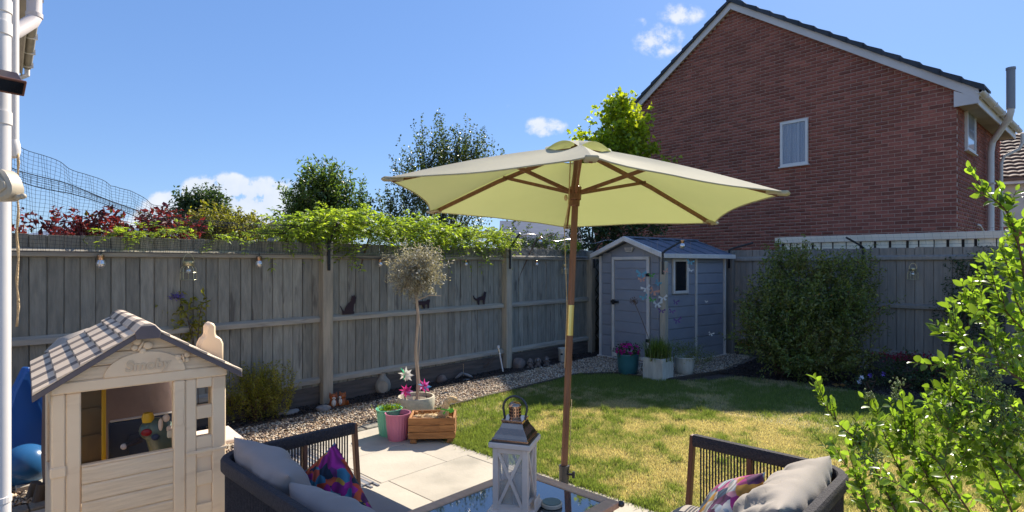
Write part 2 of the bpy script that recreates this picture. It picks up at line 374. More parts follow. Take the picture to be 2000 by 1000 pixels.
def floral_mat(name, cols, scale=7):
    m = bpy.data.materials.new(name); m.use_nodes = True
    nt = m.node_tree; L = nt.links; b = nt.nodes['Principled BSDF']; b.inputs['Roughness'].default_value = .8
    tcn = _n(nt, 'ShaderNodeTexCoord')
    q = _n(nt, 'ShaderNodeTexNoise'); q.inputs['Scale'].default_value = 6; q.inputs['Detail'].default_value = 3
    L.new(tcn.outputs['Object'], q.inputs['Vector'])
    va = _n(nt, 'ShaderNodeVectorMath', operation='MULTIPLY_ADD'); L.new(q.outputs['Color'], va.inputs[0]); va.inputs[1].default_value = (.09, .09, .09)
    L.new(tcn.outputs['Object'], va.inputs[2])
    v = _n(nt, 'ShaderNodeTexVoronoi'); v.inputs['Scale'].default_value = scale; L.new(va.outputs[0], v.inputs['Vector'])
    sp = _n(nt, 'ShaderNodeSeparateColor'); L.new(v.outputs['Color'], sp.inputs[0])
    r = _n(nt, 'ShaderNodeValToRGB'); r.color_ramp.interpolation = 'CONSTANT'; e = r.color_ramp.elements
    e[0].position = 0; e[0].color = c4(cols[0]); e[1].position = 1 / len(cols); e[1].color = c4(cols[1])
    for i, c in enumerate(cols[2:]):
        z = e.new((i + 2) / len(cols)); z.color = c4(c)
    L.new(sp.outputs[0], r.inputs[0])
    # petal veins running out from each flower centre
    wv = _n(nt, 'ShaderNodeTexWave', wave_type='RINGS'); wv.inputs['Scale'].default_value = 9; wv.inputs['Distortion'].default_value = 9; wv.inputs['Detail'].default_value = 1
    L.new(va.outputs[0], wv.inputs['Vector'])
    rm = _n(nt, 'ShaderNodeMapRange'); rm.inputs['To Min'].default_value = .35; rm.inputs['To Max'].default_value = 1.15; L.new(wv.outputs['Fac'], rm.inputs[0])
    cb = _n(nt, 'ShaderNodeCombineColor')
    for i in range(3): L.new(rm.outputs[0], cb.inputs[i])
    x = _n(nt, 'ShaderNodeMix', data_type='RGBA', blend_type='MULTIPLY'); x.inputs[0].default_value = .8
    L.new(r.outputs[0], x.inputs[6]); L.new(cb.outputs[0], x.inputs[7]); L.new(x.outputs[2], b.inputs['Base Color'])
    return m
M['floral'] = floral_mat('bright_floral_fabric', [(.62,.09,.03),(.62, .07, .03), (.05, .18, .27), (.42, .02, .24), (.62, .30, .03), (.015, .03, .06), (.16, .02, .14), (.07, .24, .33), (.60, .10, .05), (.30, .01, .18)], 26)
M['floral_pale'] = floral_mat('pale_floral_fabric', [(.42, .46, .52), (.40, .03, .20), (.05, .09, .16), (.28, .35, .42), (.55, .24, .32), (.14, .04, .12), (.55, .52, .50), (.60, .30, .05)], 20)

# ---------------------------------------------------------------- mesh building
class MB:
    def __init__(s): s.v = []; s.f = []
    def add(s, vs, fs_):
        o = len(s.v); s.v += [tuple(p) for p in vs]; s.f += [tuple(i + o for i in q) for q in fs_]; return s
    def box(s, c, size, rot=None):
        hx, hy, hz = size[0] / 2, size[1] / 2, size[2] / 2
        vs = [Vector((x, y, z)) for x in (-hx, hx) for y in (-hy, hy) for z in (-hz, hz)]
        if rot is not None: vs = [rot @ p for p in vs]
        c = Vector(c)
        return s.add([p + c for p in vs], [(0, 1, 3, 2), (4, 6, 7, 5), (0, 4, 5, 1), (2, 3, 7, 6), (0, 2, 6, 4), (1, 5, 7, 3)])
    def bb(s, x0, x1, y0, y1, z0, z1):
        return s.box(((x0 + x1) / 2, (y0 + y1) / 2, (z0 + z1) / 2), (abs(x1 - x0), abs(y1 - y0), abs(z1 - z0)))
    def beam(s, p0, p1, w, h, up=(0, 0, 1)):
        p0, p1 = Vector(p0), Vector(p1); d = (p1 - p0); l = d.length; d.normalize()
        up = Vector(up); side = up.cross(d)
        if side.length < 1e-4: side = Vector((1, 0, 0)).cross(d)
        side.normalize(); up = d.cross(side)
        rot = Matrix((d, side, up)).transposed()
        return s.box((p0 + p1) / 2, (l, w, h), rot)
    def tube(s, pts, r, n=8, cap=True):
        pts = [Vector(p) for p in pts]; m = len(pts)
        rs = r if isinstance(r, (list, tuple)) else [r] * m
        vs = []; up = Vector((.123, .45, .9)).normalized()
        for i, p in enumerate(pts):
            d = (pts[min(i + 1, m - 1)] - pts[max(i - 1, 0)]); d = d.normalized() if d.length > 1e-9 else Vector((0, 0, 1))
            a = d.cross(up)
            if a.length < .1: a = d.cross(Vector((1, 0, 0)))
            a.normalize(); b = d.cross(a)
            up = -b
            for k in range(n):
                t = 2 * math.pi * k / n; vs.append(p + (a * math.cos(t) + b * math.sin(t)) * rs[i])
        fsx = []
        for i in range(m - 1):
            for k in range(n):
                k2 = (k + 1) % n; fsx.append((i * n + k, i * n + k2, (i + 1) * n + k2, (i + 1) * n + k))
        if cap: fsx += [tuple(range(n))[::-1], tuple(range((m - 1) * n, m * n))]
        return s.add(vs, fsx)
    def lathe(s, prof, n=20, c=(0, 0, 0), rot=None, sx=1, sy=1):
        c = Vector(c); vs = []
        for r, z in prof:
            for k in range(n):
                t = 2 * math.pi * k / n; p = Vector((r * math.cos(t) * sx, r * math.sin(t) * sy, z))
                if rot is not None: p = rot @ p
                vs.append(p + c)
        m = len(prof); fsx = []
        for i in range(m - 1):
            for k in range(n):
                k2 = (k + 1) % n; fsx.append((i * n + k, i * n + k2, (i + 1) * n + k2, (i + 1) * n + k))
        fsx += [tuple(range(n))[::-1], tuple(range((m - 1) * n, m * n))]
        return s.add(vs, fsx)
    def ball(s, c, r, n=12, m=8, rot=None):
        if isinstance(r, (int, float)): r = (r, r, r)
        vs = []; c = Vector(c)
        for i in range(1, m):
            ph = math.pi * i / m
            for k in range(n):
                t = 2 * math.pi * k / n
                p = Vector((math.sin(ph) * math.cos(t) * r[0], math.sin(ph) * math.sin(t) * r[1], math.cos(ph) * r[2]))
                if rot is not None: p = rot @ p
                vs.append(p + c)
        top = Vector((0, 0, r[2])); bot = Vector((0, 0, -r[2]))
        if rot is not None: top = rot @ top; bot = rot @ bot
        vs += [top + c, bot + c]; a, b = len(vs) - 2, len(vs) - 1; fsx = []
        for i in range(m - 2):
            for k in range(n):
                k2 = (k + 1) % n; fsx.append((i * n + k, (i + 1) * n + k, (i + 1) * n + k2, i * n + k2))
        for k in range(n):
            k2 = (k + 1) % n; fsx.append((a, k, k2)); fsx.append((b, (m - 2) * n + k2, (m - 2) * n + k))
        return s.add(vs, fsx)
    def prism(s, outline, y0, y1, fn=None):          # outline of (x, z) extruded along y
        n = len(outline); fn = fn or (lambda x, y, z: (x, y, z))
        vs = [fn(x, y0, z) for x, z in outline] + [fn(x, y1, z) for x, z in outline]
        fsx = [tuple(range(n)), tuple(range(2 * n - 1, n - 1, -1))]
        for i in range(n):
            j = (i + 1) % n; fsx.append((i, i + n, j + n, j))
        return s.add(vs, fsx)
    def build(s, name, m, parent=None, smooth=False, loc=None, rz=0, bevel=0, auto=None, kind=None, bseg=1):
        me = bpy.data.meshes.new(name)
        me.from_pydata(s.v, [], s.f)
        bm = bmesh.new(); bm.from_mesh(me)
        bmesh.ops.recalc_face_normals(bm, faces=bm.faces)
        if bevel:
            es = [e for e in bm.edges if len(e.link_faces) == 2 and e.calc_face_angle(0) > .6]
            bmesh.ops.bevel(bm, geom=es, offset=bevel, segments=bseg, affect='EDGES', profile=.6, clamp_overlap=True)
        if auto is not None or smooth:
            for f in bm.faces: f.smooth = True
            lim = auto if auto is not None else 9
            for e in bm.edges:
                if len(e.link_faces) == 2 and e.calc_face_angle(0) > lim: e.smooth = False
        bm.to_mesh(me); bm.free()
        if isinstance(m, str): m = M[m]
        me.materials.append(m)
        o = bpy.data.objects.new(name, me); COL.objects.link(o)
        if parent is not None: o.parent = parent
        if loc is not None: o.location = loc
        o.rotation_euler = (0, 0, rz)
        if kind: o['kind'] = kind
        return o
def tag(o, label=None, cat=None, group=None, kind=None):
    if label: o['label'] = label
    if cat: o['category'] = cat
    if group: o['group'] = group
    if kind: o['kind'] = kind
    return o
def thing(name, label, cat, loc=(0, 0, 0), rz=0, group=None):
    o = bpy.data.objects.new(name, None); COL.objects.link(o)
    o.empty_display_size = .1; o.location = loc; o.rotation_euler = (0, 0, rz)
    return tag(o, label, cat, group)
def dup(root, loc, rz=None, label=None):
    def rec(o, par):
        c = o.copy(); COL.objects.link(c)
        if par is not None: c.parent = par
        for ch in KIDS.get(o.name, []): rec(ch, c)
        return c
    KIDS = {}
    for o in COL.objects:
        if o.parent is not None: KIDS.setdefault(o.parent.name, []).append(o)
    r = rec(root, None); r.location = loc
    if rz is not None: r.rotation_euler = (0, 0, rz)
    if label: r['label'] = label
    return r
def np_mesh(name, V_, F_, m, parent=None, attrs=None, smooth=False, kind=None, loc=None, rz=None):
    me = bpy.data.meshes.new(name)
    V_ = np.asarray(V_, dtype=np.float32); F_ = np.asarray(F_, dtype=np.int32); k = F_.shape[1]
    me.vertices.add(len(V_)); me.vertices.foreach_set('co', V_.ravel())
    me.loops.add(F_.size); me.loops.foreach_set('vertex_index', F_.ravel())
    me.polygons.add(len(F_)); me.polygons.foreach_set('loop_start', np.arange(0, F_.size, k, dtype=np.int32))
    me.polygons.foreach_set('loop_total', np.full(len(F_), k, dtype=np.int32))
    if smooth: me.polygons.foreach_set('use_smooth', np.ones(len(F_), dtype=bool))
    for an, av in (attrs or {}).items():
        a = me.attributes.new(an, 'FLOAT', 'FACE'); a.data.foreach_set('value', np.asarray(av, dtype=np.float32))
    me.update(); me.validate()
    me.materials.append(M[m] if isinstance(m, str) else m)
    o = bpy.data.objects.new(name, me); COL.objects.link(o)
    if parent is not None: o.parent = parent
    if loc is not None: o.location = loc
    if rz is not None: o.rotation_euler = (0, 0, rz)
    if kind: o['kind'] = kind
    return o
def unit(a): return a / np.maximum(np.linalg.norm(a, axis=-1, keepdims=True), 1e-9)
def leaf_arrays(P, D, size, aspect=.5, fold=.25, curl=.15, nrm=None):
    # every leaf: six points, four triangles, folded on its midrib and curled to the tip
    P = np.asarray(P, float); D = unit(np.asarray(D, float)); N = len(P)
    size = np.broadcast_to(np.asarray(size, float), (N,))[:, None]
    if nrm is None: nrm = nr.normal(size=(N, 3)) * .7 + np.array([0, 0, .8])
    S = unit(np.cross(D, nrm)); Nn = np.cross(S, D)
    b = P; tip = P + D * size - Nn * size * curl
    m1 = P + D * size * .55 - Nn * size * .02
    l = P + D * size * .48 + S * size * aspect * .5 + Nn * size * fold * aspect
    r = P + D * size * .48 - S * size * aspect * .5 + Nn * size * fold * aspect
    V_ = np.stack([b, l, tip, r, m1], 1).reshape(-1, 3)
    base = (np.arange(N) * 5)[:, None]
    F_ = np.concatenate([base + [0, 4, 1], base + [1, 4, 2], base + [0, 3, 4], base + [4, 3, 2]], 1).reshape(-1, 3)
    return V_, F_
def leaf_arrays_round(P, D, size, aspect=.5, fold=.2, curl=.18, nrm=None):
    P = np.asarray(P, float); D = unit(np.asarray(D, float)); N = len(P)
    size = np.broadcast_to(np.asarray(size, float), (N,))[:, None]
    if nrm is None: nrm = nr.normal(size=(N, 3)) * .7 + np.array([0, 0, .8])
    S = unit(np.cross(D, nrm)); Nn = np.cross(S, D); cu = curl * (.4 + 1.2 * nr.random((N, 1)))
    def q(f, w): return P + D * size * f + S * size * aspect * w - Nn * size * (cu * f * f) + Nn * size * fold * aspect * abs(w) * 2
    V_ = np.stack([q(0, 0), q(.22, .36), q(.5, .5), q(.78, .36), q(1, 0), q(.78, -.36), q(.5, -.5), q(.22, -.36), q(.3, 0), q(.65, 0)], 1).reshape(-1, 3)
    b = (np.arange(N) * 10)[:, None]
    F_ = np.concatenate([b + t for t in ([0, 8, 1], [1, 8, 2], [8, 9, 2], [2, 9, 3], [3, 9, 4], [4, 9, 5], [5, 9, 6], [6, 9, 8], [6, 8, 7], [7, 8, 0])], 1).reshape(-1, 3)
    return V_, F_
def leaves(name, P, D, size, m, parent=None, kind='stuff', rnd_leaf=False, **k):
    V_, F_ = (leaf_arrays_round if rnd_leaf else leaf_arrays)(P, D, size, **k)
    rv = np.repeat(nr.random(len(P)), 10 if rnd_leaf else 4)
    return np_mesh(name, V_, F_, m, parent, {'rnd': rv}, kind=kind)
def shoots(ells, n, L, sp, up=.8, out=.6, jit=.3, spread=.02, droop=0.0, inner=.3):
    # leafy shoots that start inside ellipsoids and run up and out
    P, D, T = [], [], []
    w = np.array([e[1][0] * e[1][1] * e[1][2] for e in ells]) ** .7; w = w / w.sum()
    for i in range(n):
        c, r = ells[nr.choice(len(ells), p=w)]
        q = unit(nr.normal(size=3)); rad = inner + (1 - inner) * nr.random() ** .6
        s = np.array(c) + q * rad * np.array(r)
        d = unit(q * out + np.array([0, 0, up]) + nr.normal(size=3) * jit)
        l = L * (.5 + nr.random()); k = max(2, int(l / sp)); pts = []
        for j in range(k):
            f = j / k; p = s + d * (l * f) - np.array([0, 0, droop * (l * f) ** 2])
            pts.append(p)
            for h in range(2):
                P.append(p + nr.normal(size=3) * spread); D.append(unit(d * .5 + nr.normal(size=3) * .7 + np.array([0, 0, -.25])))
        T.append(pts)
    return np.array(P), np.array(D), T
def lumpy(mb, c, r, seed=0, amp=.18, n=14, m=10):
    s = len(mb.v); mb.ball(c, r, n, m); cv = Vector(c)
    for i in range(s, len(mb.v)):
        p = Vector(mb.v[i]) - cv; q = mnoise.noise(p.normalized() * 1.6 + Vector((seed * 3.1, seed, 0)))
        mb.v[i] = tuple(cv + p * (1 + amp * q * 1.6))
    return mb
def polygon_mask(poly, P):
    x, y = P[:, 0], P[:, 1]; inside = np.zeros(len(P), bool); n = len(poly)
    for i in range(n):
        x1, y1 = poly[i]; x2, y2 = poly[(i + 1) % n]
        if y1 == y2: continue
        c = ((y1 > y) != (y2 > y)) & (x < (x2 - x1) * (y - y1) / (y2 - y1) + x1)
        inside ^= c
    return inside
def sheet(name, poly, z, m, kind='structure'):       # flat polygon in grid coordinates with its thickness below
    mb = MB(); n = len(poly)
    vs = [g(x, d, z) for x, d in poly] + [g(x, d, z - .05) for x, d in poly]
    mb.add(vs, [tuple(range(n)), tuple(range(2 * n - 1, n - 1, -1))] + [(i, (i + 1) % n, (i + 1) % n + n, i + n) for i in range(n)])
    return mb.build(name, m, kind=kind)

# ================================================================ the setting
gm = MB(); gm.bb(-400, 400, -300, 700, -.6, -.06); gm.build('ground', 'ground', kind='structure')
LAWN = [(.08, 2.05), (.30, 1.75), (.62, 1.24), (3.2, 1.14), (3.62, 1.45), (3.70, 2.15), (4.1, 2.62), (4.62, 2.75), (4.78, 3.4), (4.70, 4.6), (4.45, 5.4), (4.3, 8.5), (.08, 8.5)]
sheet('soil', [(-4.6, .0), (6.68, .0), (6.68, 9.2), (-.2, 9.2), (-.2, 1.2), (-4.6, 1.2)], -.012, 'soil')
sheet('gravel_bed', [(-4.6, .36), (4.9, .40), (6.6, .40), (6.6, 2.35), (4.9, 2.50), (3.78, 2.2), (3.60, 1.40), (3.2, 1.10), (.62, 1.20), (.30, 1.16), (-4.6, 1.12)], 0.0, 'gravel_base')
sheet('lawn', LAWN, .006, 'lawn')
patio = thing('patio', None, None, (0, 0, 0)); tag(patio, kind='structure')
pb = MB(); pb.add([g(-6, 1.2, -.004), g(.06, 1.2, -.004), g(.06, 9, -.004), g(-6, 9, -.004), g(-6, 1.2, -.05), g(.06, 1.2, -.05), g(.06, 9, -.05), g(-6, 9, -.05)],
          [(0, 1, 2, 3), (7, 6, 5, 4), (0, 4, 5, 1), (1, 5, 6, 2), (2, 6, 7, 3), (3, 7, 4, 0)])
pb.build('jointing_bed', 'joint', patio)
d = 1.26; row = 0
while d < 7.0:
    w = (.60, .60, .75, .60)[row % 4]; x = .06 - (0, .33, .12, .45)[row % 4]
    if row % 4: spans = [(x, .06)]
    else: spans = []
    while x > -4.6:
        l = rnd.choice((.60, .75, .90, .90)); spans.append((x - l, x)); x -= l
    for a, b in spans:
        if b - a < .06: continue
        mb = MB(); mb.bb(a + .0015, b - .0015, -(d + w) + .0015, -d - .0015, -.03, rnd.uniform(.010, .0125))
        p = g(0, 0)
        mb.build('slab', 'concrete', patio, loc=(p.x, p.y, 0), rz=GA, bevel=.003)
    d += w; row += 1
# stone blocks between gravel and patio, then sunken timber between gravel and lawn
edge = thing('edging', None, None, (0, 0, 0)); tag(edge, kind='structure')
x = -4.5
while x < .45:
    l = rnd.uniform(.17, .26); mb = MB(); mb.bb(x, x + l - .008, -1.245 - .01 * rnd.random(), -1.13, -.04, .018 + .008 * rnd.random())
    mb.build('edging_stone', 'edging', edge, loc=(PA.x, PA.y, 0), rz=GA + rnd.uniform(-.002, .002), bevel=.008)
    x += l
for a, b in [((.55, 1.17), (1.7, 1.14)), ((1.71, 1.14), (3.2, 1.11)), ((3.22, 1.12), (3.64, 1.42)), ((3.66, 1.44), (3.74, 2.2)), ((3.76, 2.2), (4.9, 2.5))]:
    mb = MB(); mb.beam(g(*a, .0), g(*b, .0), .035, .07); mb.build('edging_board', 'timber', edge)
for a, b in [((-4.4, .36), (-1.9, .35)), ((-1.88, .35), (1.0, .37)), ((1.02, .37), (4.4, .39))]:
    mb = MB(); mb.beam(g(*a, .0), g(*b, .0), .025, .05); mb.build('edging_board', 'timber', edge)

def rand_in(poly, n):
    xs = [p[0] for p in poly]; ys = [p[1] for p in poly]
    Q = np.stack([nr.uniform(min(xs), max(xs), n), nr.uniform(min(ys), max(ys), n)], 1)
    return Q[polygon_mask(poly, Q)]
def grid_to_world(Q, z=0):
    return np.stack([PA.x + U.x * Q[:, 0] + V.x * Q[:, 1], PA.y + U.y * Q[:, 0] + V.y * Q[:, 1], np.full(len(Q), z) if np.isscalar(z) else z], 1)
def vnoise(P, s, seed=0):
    # smooth value noise on the plane
    r = np.random.default_rng(seed).random((64, 64)); x = P[:, 0] * s + 100; y = P[:, 1] * s + 100
    xi = np.floor(x).astype(int); yi = np.floor(y).astype(int); fx = x - xi; fy = y - yi; fx = fx * fx * (3 - 2 * fx); fy = fy * fy * (3 - 2 * fy)
    a = r[xi % 64, yi % 64]; b = r[(xi + 1) % 64, yi % 64]; c = r[xi % 64, (yi + 1) % 64]; d_ = r[(xi + 1) % 64, (yi + 1) % 64]
    return (a * (1 - fx) + b * fx) * (1 - fy) + (c * (1 - fx) + d_ * fx) * fy
# gravel
GP = [(-3.9, .37), (4.7, .40), (6.5, .42), (6.5, 2.3), (4.9, 2.44), (3.82, 2.16), (3.66, 1.38), (3.2, 1.08), (.62, 1.13), (-3.9, 1.11)]
Q = rand_in(GP, 62000)
P = grid_to_world(Q, 0); P[:, 2] = .004 + .012 * nr.random(len(P)) + .012 * vnoise(P, 3, 4)
octv = np.array([[1, 0, 0], [0, 1, 0], [-1, 0, 0], [0, -1, 0], [0, 0, 1], [0, 0, -1]], float); octf = np.array([[0, 1, 4], [1, 2, 4], [2, 3, 4], [3, 0, 4], [1, 0, 5], [2, 1, 5], [3, 2, 5], [0, 3, 5]])
def pebbles(name, P, lo, hi, m, kind='stuff'):
    N = len(P); vs = octv[None] * (1 + .35 * nr.normal(size=(N, 6, 3)) * .6)
    vs = vs * (nr.uniform(lo, hi, (N, 1, 3)) * np.array([1, 1, .65])); a = nr.uniform(0, 6.28, N); ca, sa = np.cos(a)[:, None], np.sin(a)[:, None]
    tl = nr.normal(size=(N, 1)) * .5
    x, y, z = vs[..., 0], vs[..., 1], vs[..., 2]; y, z = y * np.cos(tl) - z * np.sin(tl), y * np.sin(tl) + z * np.cos(tl); x, y = x * ca - y * sa, x * sa + y * ca
    V_ = (np.stack([x, y, z], -1) + P[:, None, :]).reshape(-1, 3)
    F_ = (octf[None] + (np.arange(N) * 6)[:, None, None]).reshape(-1, 3)
    return np_mesh(name, V_, F_, m, attrs={'rnd': np.repeat(nr.random(N), 8)}, kind=kind)
pebbles('gravel', P, .008, .017, 'gravel')
# soil clods in the beds
Q = np.concatenate([rand_in([(-4, .02), (6.6, .02), (6.6, .38), (-4, .34)], 9000), rand_in([(4.75, 2.5), (6.6, 2.4), (6.6, 8), (4.4, 8), (4.5, 5.4), (4.75, 4.6), (4.85, 3.4)], 16000)])
P = grid_to_world(Q, 0); P[:, 2] = .0 + .02 * vnoise(P, 2, 9)
pebbles('soil_crumbs', P, .008, .026, 'soil_clod')
# grass
N = 330000
Q = np.concatenate([rand_in(LAWN, N), rand_in([(.08, 2.05), (2.6, 1.3), (2.6, 6), (.08, 6)], int(N * .5))])
edge_q = np.array([(.08 + nr.normal() * .025, nr.uniform(2.05, 5.5)) for _ in range(7000)] + [(nr.uniform(.62, 3.3), 1.17 + nr.normal() * .02) for _ in range(3500)])
P = grid_to_world(np.concatenate([Q, edge_q]), .004); N = len(P)
dryv = .44 * vnoise(P, .8, 21) + .30 * vnoise(P, 2.6, 22) + .30 * vnoise(P, 8, 23) + .20 * vnoise(P, 24, 24) + .20 * (nr.random(N) - .5)
gq = np.concatenate([Q, edge_q])
cent = np.exp(-(((gq[:, 0] - 1.3) / 1.5) ** 2 + ((gq[:, 1] - 4.2) / 1.9) ** 2))
nearedge = np.exp(-((gq[:, 0] - .08) / .25) ** 2) + np.exp(-((gq[:, 1] - 1.15) / .8) ** 2)
dryv = dryv - .175 + .24 * cent - .16 * nearedge
tc_ = rand_in(LAWN, 260); tsz = nr.uniform(.02, .055, len(tc_)); tuft = np.zeros(N)
for (tx_, ty_), ts_ in zip(tc_, tsz):
    m_ = (abs(gq[:, 0] - tx_) < ts_ * 2) & (abs(gq[:, 1] - ty_) < ts_ * 2)
    tuft[m_] = np.maximum(tuft[m_], np.exp(-((gq[m_, 0] - tx_) ** 2 + (gq[m_, 1] - ty_) ** 2) / ts_ ** 2))
dryv = dryv - .22 * tuft
h = (1 + 1.0 * tuft) * (.014 + .026 * nr.random(N)) * (1.25 - .5 * np.clip((dryv - .35) * 3, 0, 1)); ang = nr.uniform(0, 6.28, N); lean = nr.random(N) * .9
wv = .0028 + .003 * nr.random(N); ax = np.stack([np.cos(ang), np.sin(ang), 0 * ang], 1); ld = nr.uniform(0, 6.28, N)
tip = P + np.stack([np.cos(ld) * lean * h, np.sin(ld) * lean * h, h], 1)
V_ = np.stack([P - ax * wv[:, None] / 2 * 1.6, P + ax * wv[:, None] / 2 * 1.6, tip], 1).reshape(-1, 3); F_ = np.arange(N * 3).reshape(-1, 3)
np_mesh('grass', V_, F_, 'grass', attrs={'rnd': nr.random(N), 'dry': dryv}, kind='stuff')
# a few tufts of taller, greener grass
# ================================================================ fences
def fence(name, label, origin, rz, x0, x1, posts, m_board, rails=(.27, .95, 1.655), group='closeboard fences', H=1.8, pitch=.108):
    root = thing(name, label, 'fence', origin, rz, group)
    var = []
    for i in range(3):
        mb = MB(); w = pitch + .016; th0, th1 = .016, .008; j = rnd.uniform(-.002, .002)
        w = pitch - .007; mb.bb(-w / 2, w / 2, -.008, .006, 0, H - .02 + j); mb.bb(w / 2 - .006, w / 2 + .016, .0065, .012, 0, H - .025 + j)
        # the thick edge laps over the neighbour's thin one
        var.append(mb.build('fence_board', m_board, root, bevel=.0015))
    for v_ in var: COL.objects.unlink(v_)
    x = x0
    while x < x1:
        b = rnd.choice(var).copy(); COL.objects.link(b); b.parent = root
        b.location = (x, rnd.uniform(-.001, .001), .02 + rnd.uniform(-.006, .004)); b.rotation_euler = (0, rnd.uniform(-.003, .003), 0)
        x += pitch
    for v_ in var: bpy.data.objects.remove(v_)
    xs = [x0] + sorted(posts) + [x1]
    for i in range(len(xs) - 1):
        a = xs[i] + (.062 if i else 0); c = xs[i + 1] - (.062 if i < len(xs) - 2 else 0)
        for z in rails:
            zz = z + rnd.uniform(-.008, .008)
            mb = MB(); mb.prism([(-.004, -.036), (-.052, -.030), (-.052, .016), (-.004, .040)], a, c, fn=lambda x_, y_, z_: (y_, x_, z_ + zz))
            mb.build('rail', 'rail' if m_board == 'fence' else m_board, root, bevel=.003)
        mb = MB(); mb.bb(a, c, -.030, -.009, .0, .205); mb.build('foot_strip', 'fence_foot', root, bevel=.003)  # dark strip added over the lower ends of the boards
    for p in posts:
        mb = MB(); mb.bb(p - .06, p + .06, -.105, .012, 0, H - .012); mb.build('post', 'post' if m_board == 'fence' else m_board, root, bevel=.006)
    return root
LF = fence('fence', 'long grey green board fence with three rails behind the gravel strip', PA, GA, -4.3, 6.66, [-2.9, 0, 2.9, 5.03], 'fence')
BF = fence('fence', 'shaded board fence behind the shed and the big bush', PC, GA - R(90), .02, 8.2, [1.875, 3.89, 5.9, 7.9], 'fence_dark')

def netting(name, label, fn, n, m_, parent=None, r=.0011, hs=None):
    # fn(i, j) gives the knot positions; three sided wires both ways
    mb = MB()
    for i in range(n + 1): mb.tube([fn(i, j) for j in range(m_ + 1)], r, 3, False)
    for j in range(m_ + 1):
        mb.tube([fn(i, j) for i in range(n + 1)], r if 0 < j < m_ else r * 2.4, 3, False)
    return tag(mb.build(name, 'net'), label, 'netting')
def net_top(t):      # height of the upper edge of the net along the left fence
    pts = [(-2.9, 2.60), (-2.6, 2.46), (-2.3, 2.36), (-2.05, 2.24), (-1.75, 2.10), (-1.35, 2.03), (-.9, 2.0), (0, 2.03), (1.4, 1.98), (2.9, 2.02), (5.0, 2.02), (6.6, 2.0)]
    for a, b in zip(pts, pts[1:]):
        if t <= b[0]: f = (t - a[0]) / (b[0] - a[0]); return a[1] + (b[1] - a[1]) * f
    return 2.0
def netpt(i, j):
    t = -2.95 + i * .023; f = j / 24; zt = net_top(t) + .012 * math.sin(t * 23) + .012 * math.sin(t * 9)
    z = 1.66 + (zt - 1.66) * f; dd = .108 if z < 1.82 else .11 + .24 * min(1, (z - 1.82) / .23) * (.25 if t < -2 else .55 if t < -1.4 else 1)
    return g(t + .01 * math.sin(7 * f + i), dd + .008 * math.sin(i * .7 + j), z)
netting('cat_netting', 'black mesh netting rising from the top of the left fence', netpt, 338, 24, r=.0012)
def netroll(i, j):   # the slack rolled hem that sags across the tall left end
    t = -2.95 + i * .042; f = j / 5; top = net_top(t) - .05 - .13 * max(0, min(1, (-1.2 - t) / 1.4)); a = 2.6 * f
    return g(t, .16 + .05 * math.sin(a) + .02 * math.sin(i * .5), top - .07 * f * (1 + .3 * math.sin(t * 7)))
netting('cat_netting', 'slack rolled strip of black mesh sagging along the tall left netting', netroll, 60, 5, r=.0018)
def netback(i, j):
    s_ = .6 + i * .09; f = j / 4; p = PC + V * s_
    z = 1.84 + .20 * f + .02 * math.sin(s_ * 2.2) * f
    return Vector((p.x - U.x * (.10 + .26 * f), p.y - U.y * (.10 + .26 * f), z))
netting('cat_netting', 'thin black mesh netting over the shaded back fence', netback, 70, 4, r=.0008)
def bracket(p, q0, q1, label):
    root = thing('netting_bracket', label, 'bracket', p, 0, 'black netting brackets on the fence posts')
    q0 = Vector(q0); q1 = Vector(q1)
    mb = MB(); mb.beam((0, 0, -.27), (0, 0, .06), .032, .014, up=q0); mb.build('strap', 'black', root, bevel=.002)
    mb = MB(); mb.tube([(0, 0, .04), q1 * .12 + Vector((0, 0, .05)), q1], .015, 6); mb.build('arm', 'black', root, smooth=True, auto=.6)
    mb = MB()
    for z in (-.19, -.05): mb.ball(V * .014 + Vector((0, 0, z)), .007, 6, 4)
    mb.build('bolt', 'gunmetal', root)
for t, lab in [(0, 'black netting bracket on the post left of the olive tree'), (2.9, 'black netting bracket on the post right of the olive tree'), (5.03, 'black netting bracket on the post beside the trellis')]:
    bracket(g(t, .118, 1.76), V, V * .20 + Vector((0, 0, .25)), lab)
b1 = PC + V * 1.875 - U * .118 + Vector((0, 0, 1.76)); b2 = PC + V * 3.89 - U * .118 + Vector((0, 0, 1.76))
for s_, q, lab in [(1.875, far(1471, 474, b1.y - .12) - b1, 'black netting bracket on the back fence post just right of the shed'),
                   (3.89, far(1653, 464, b2.y - .15) - b2, 'black netting bracket on the back fence post above the big bush')]:
    p = PC + V * s_ - U * .118
    bracket((p.x, p.y, 1.76), U, q, lab)

# ================================================================ house beyond the back fence
HS = Vector((math.sin(R(48.5)), math.cos(R(48.5)), 0)); HV = Vector((HS.y, -HS.x, 0))   # along the side wall / along the gable
HC = Vector((8.285, 10.5, 0)); HRZ = math.atan2(HV.y, HV.x)
EZ, HWID, RISE, HLEN = 4.95, 4.37, 3.01, 4.6
house = thing('brick_house', 'red brick house with white edged dark tiled gable behind the fence', 'house', HC, HRZ)
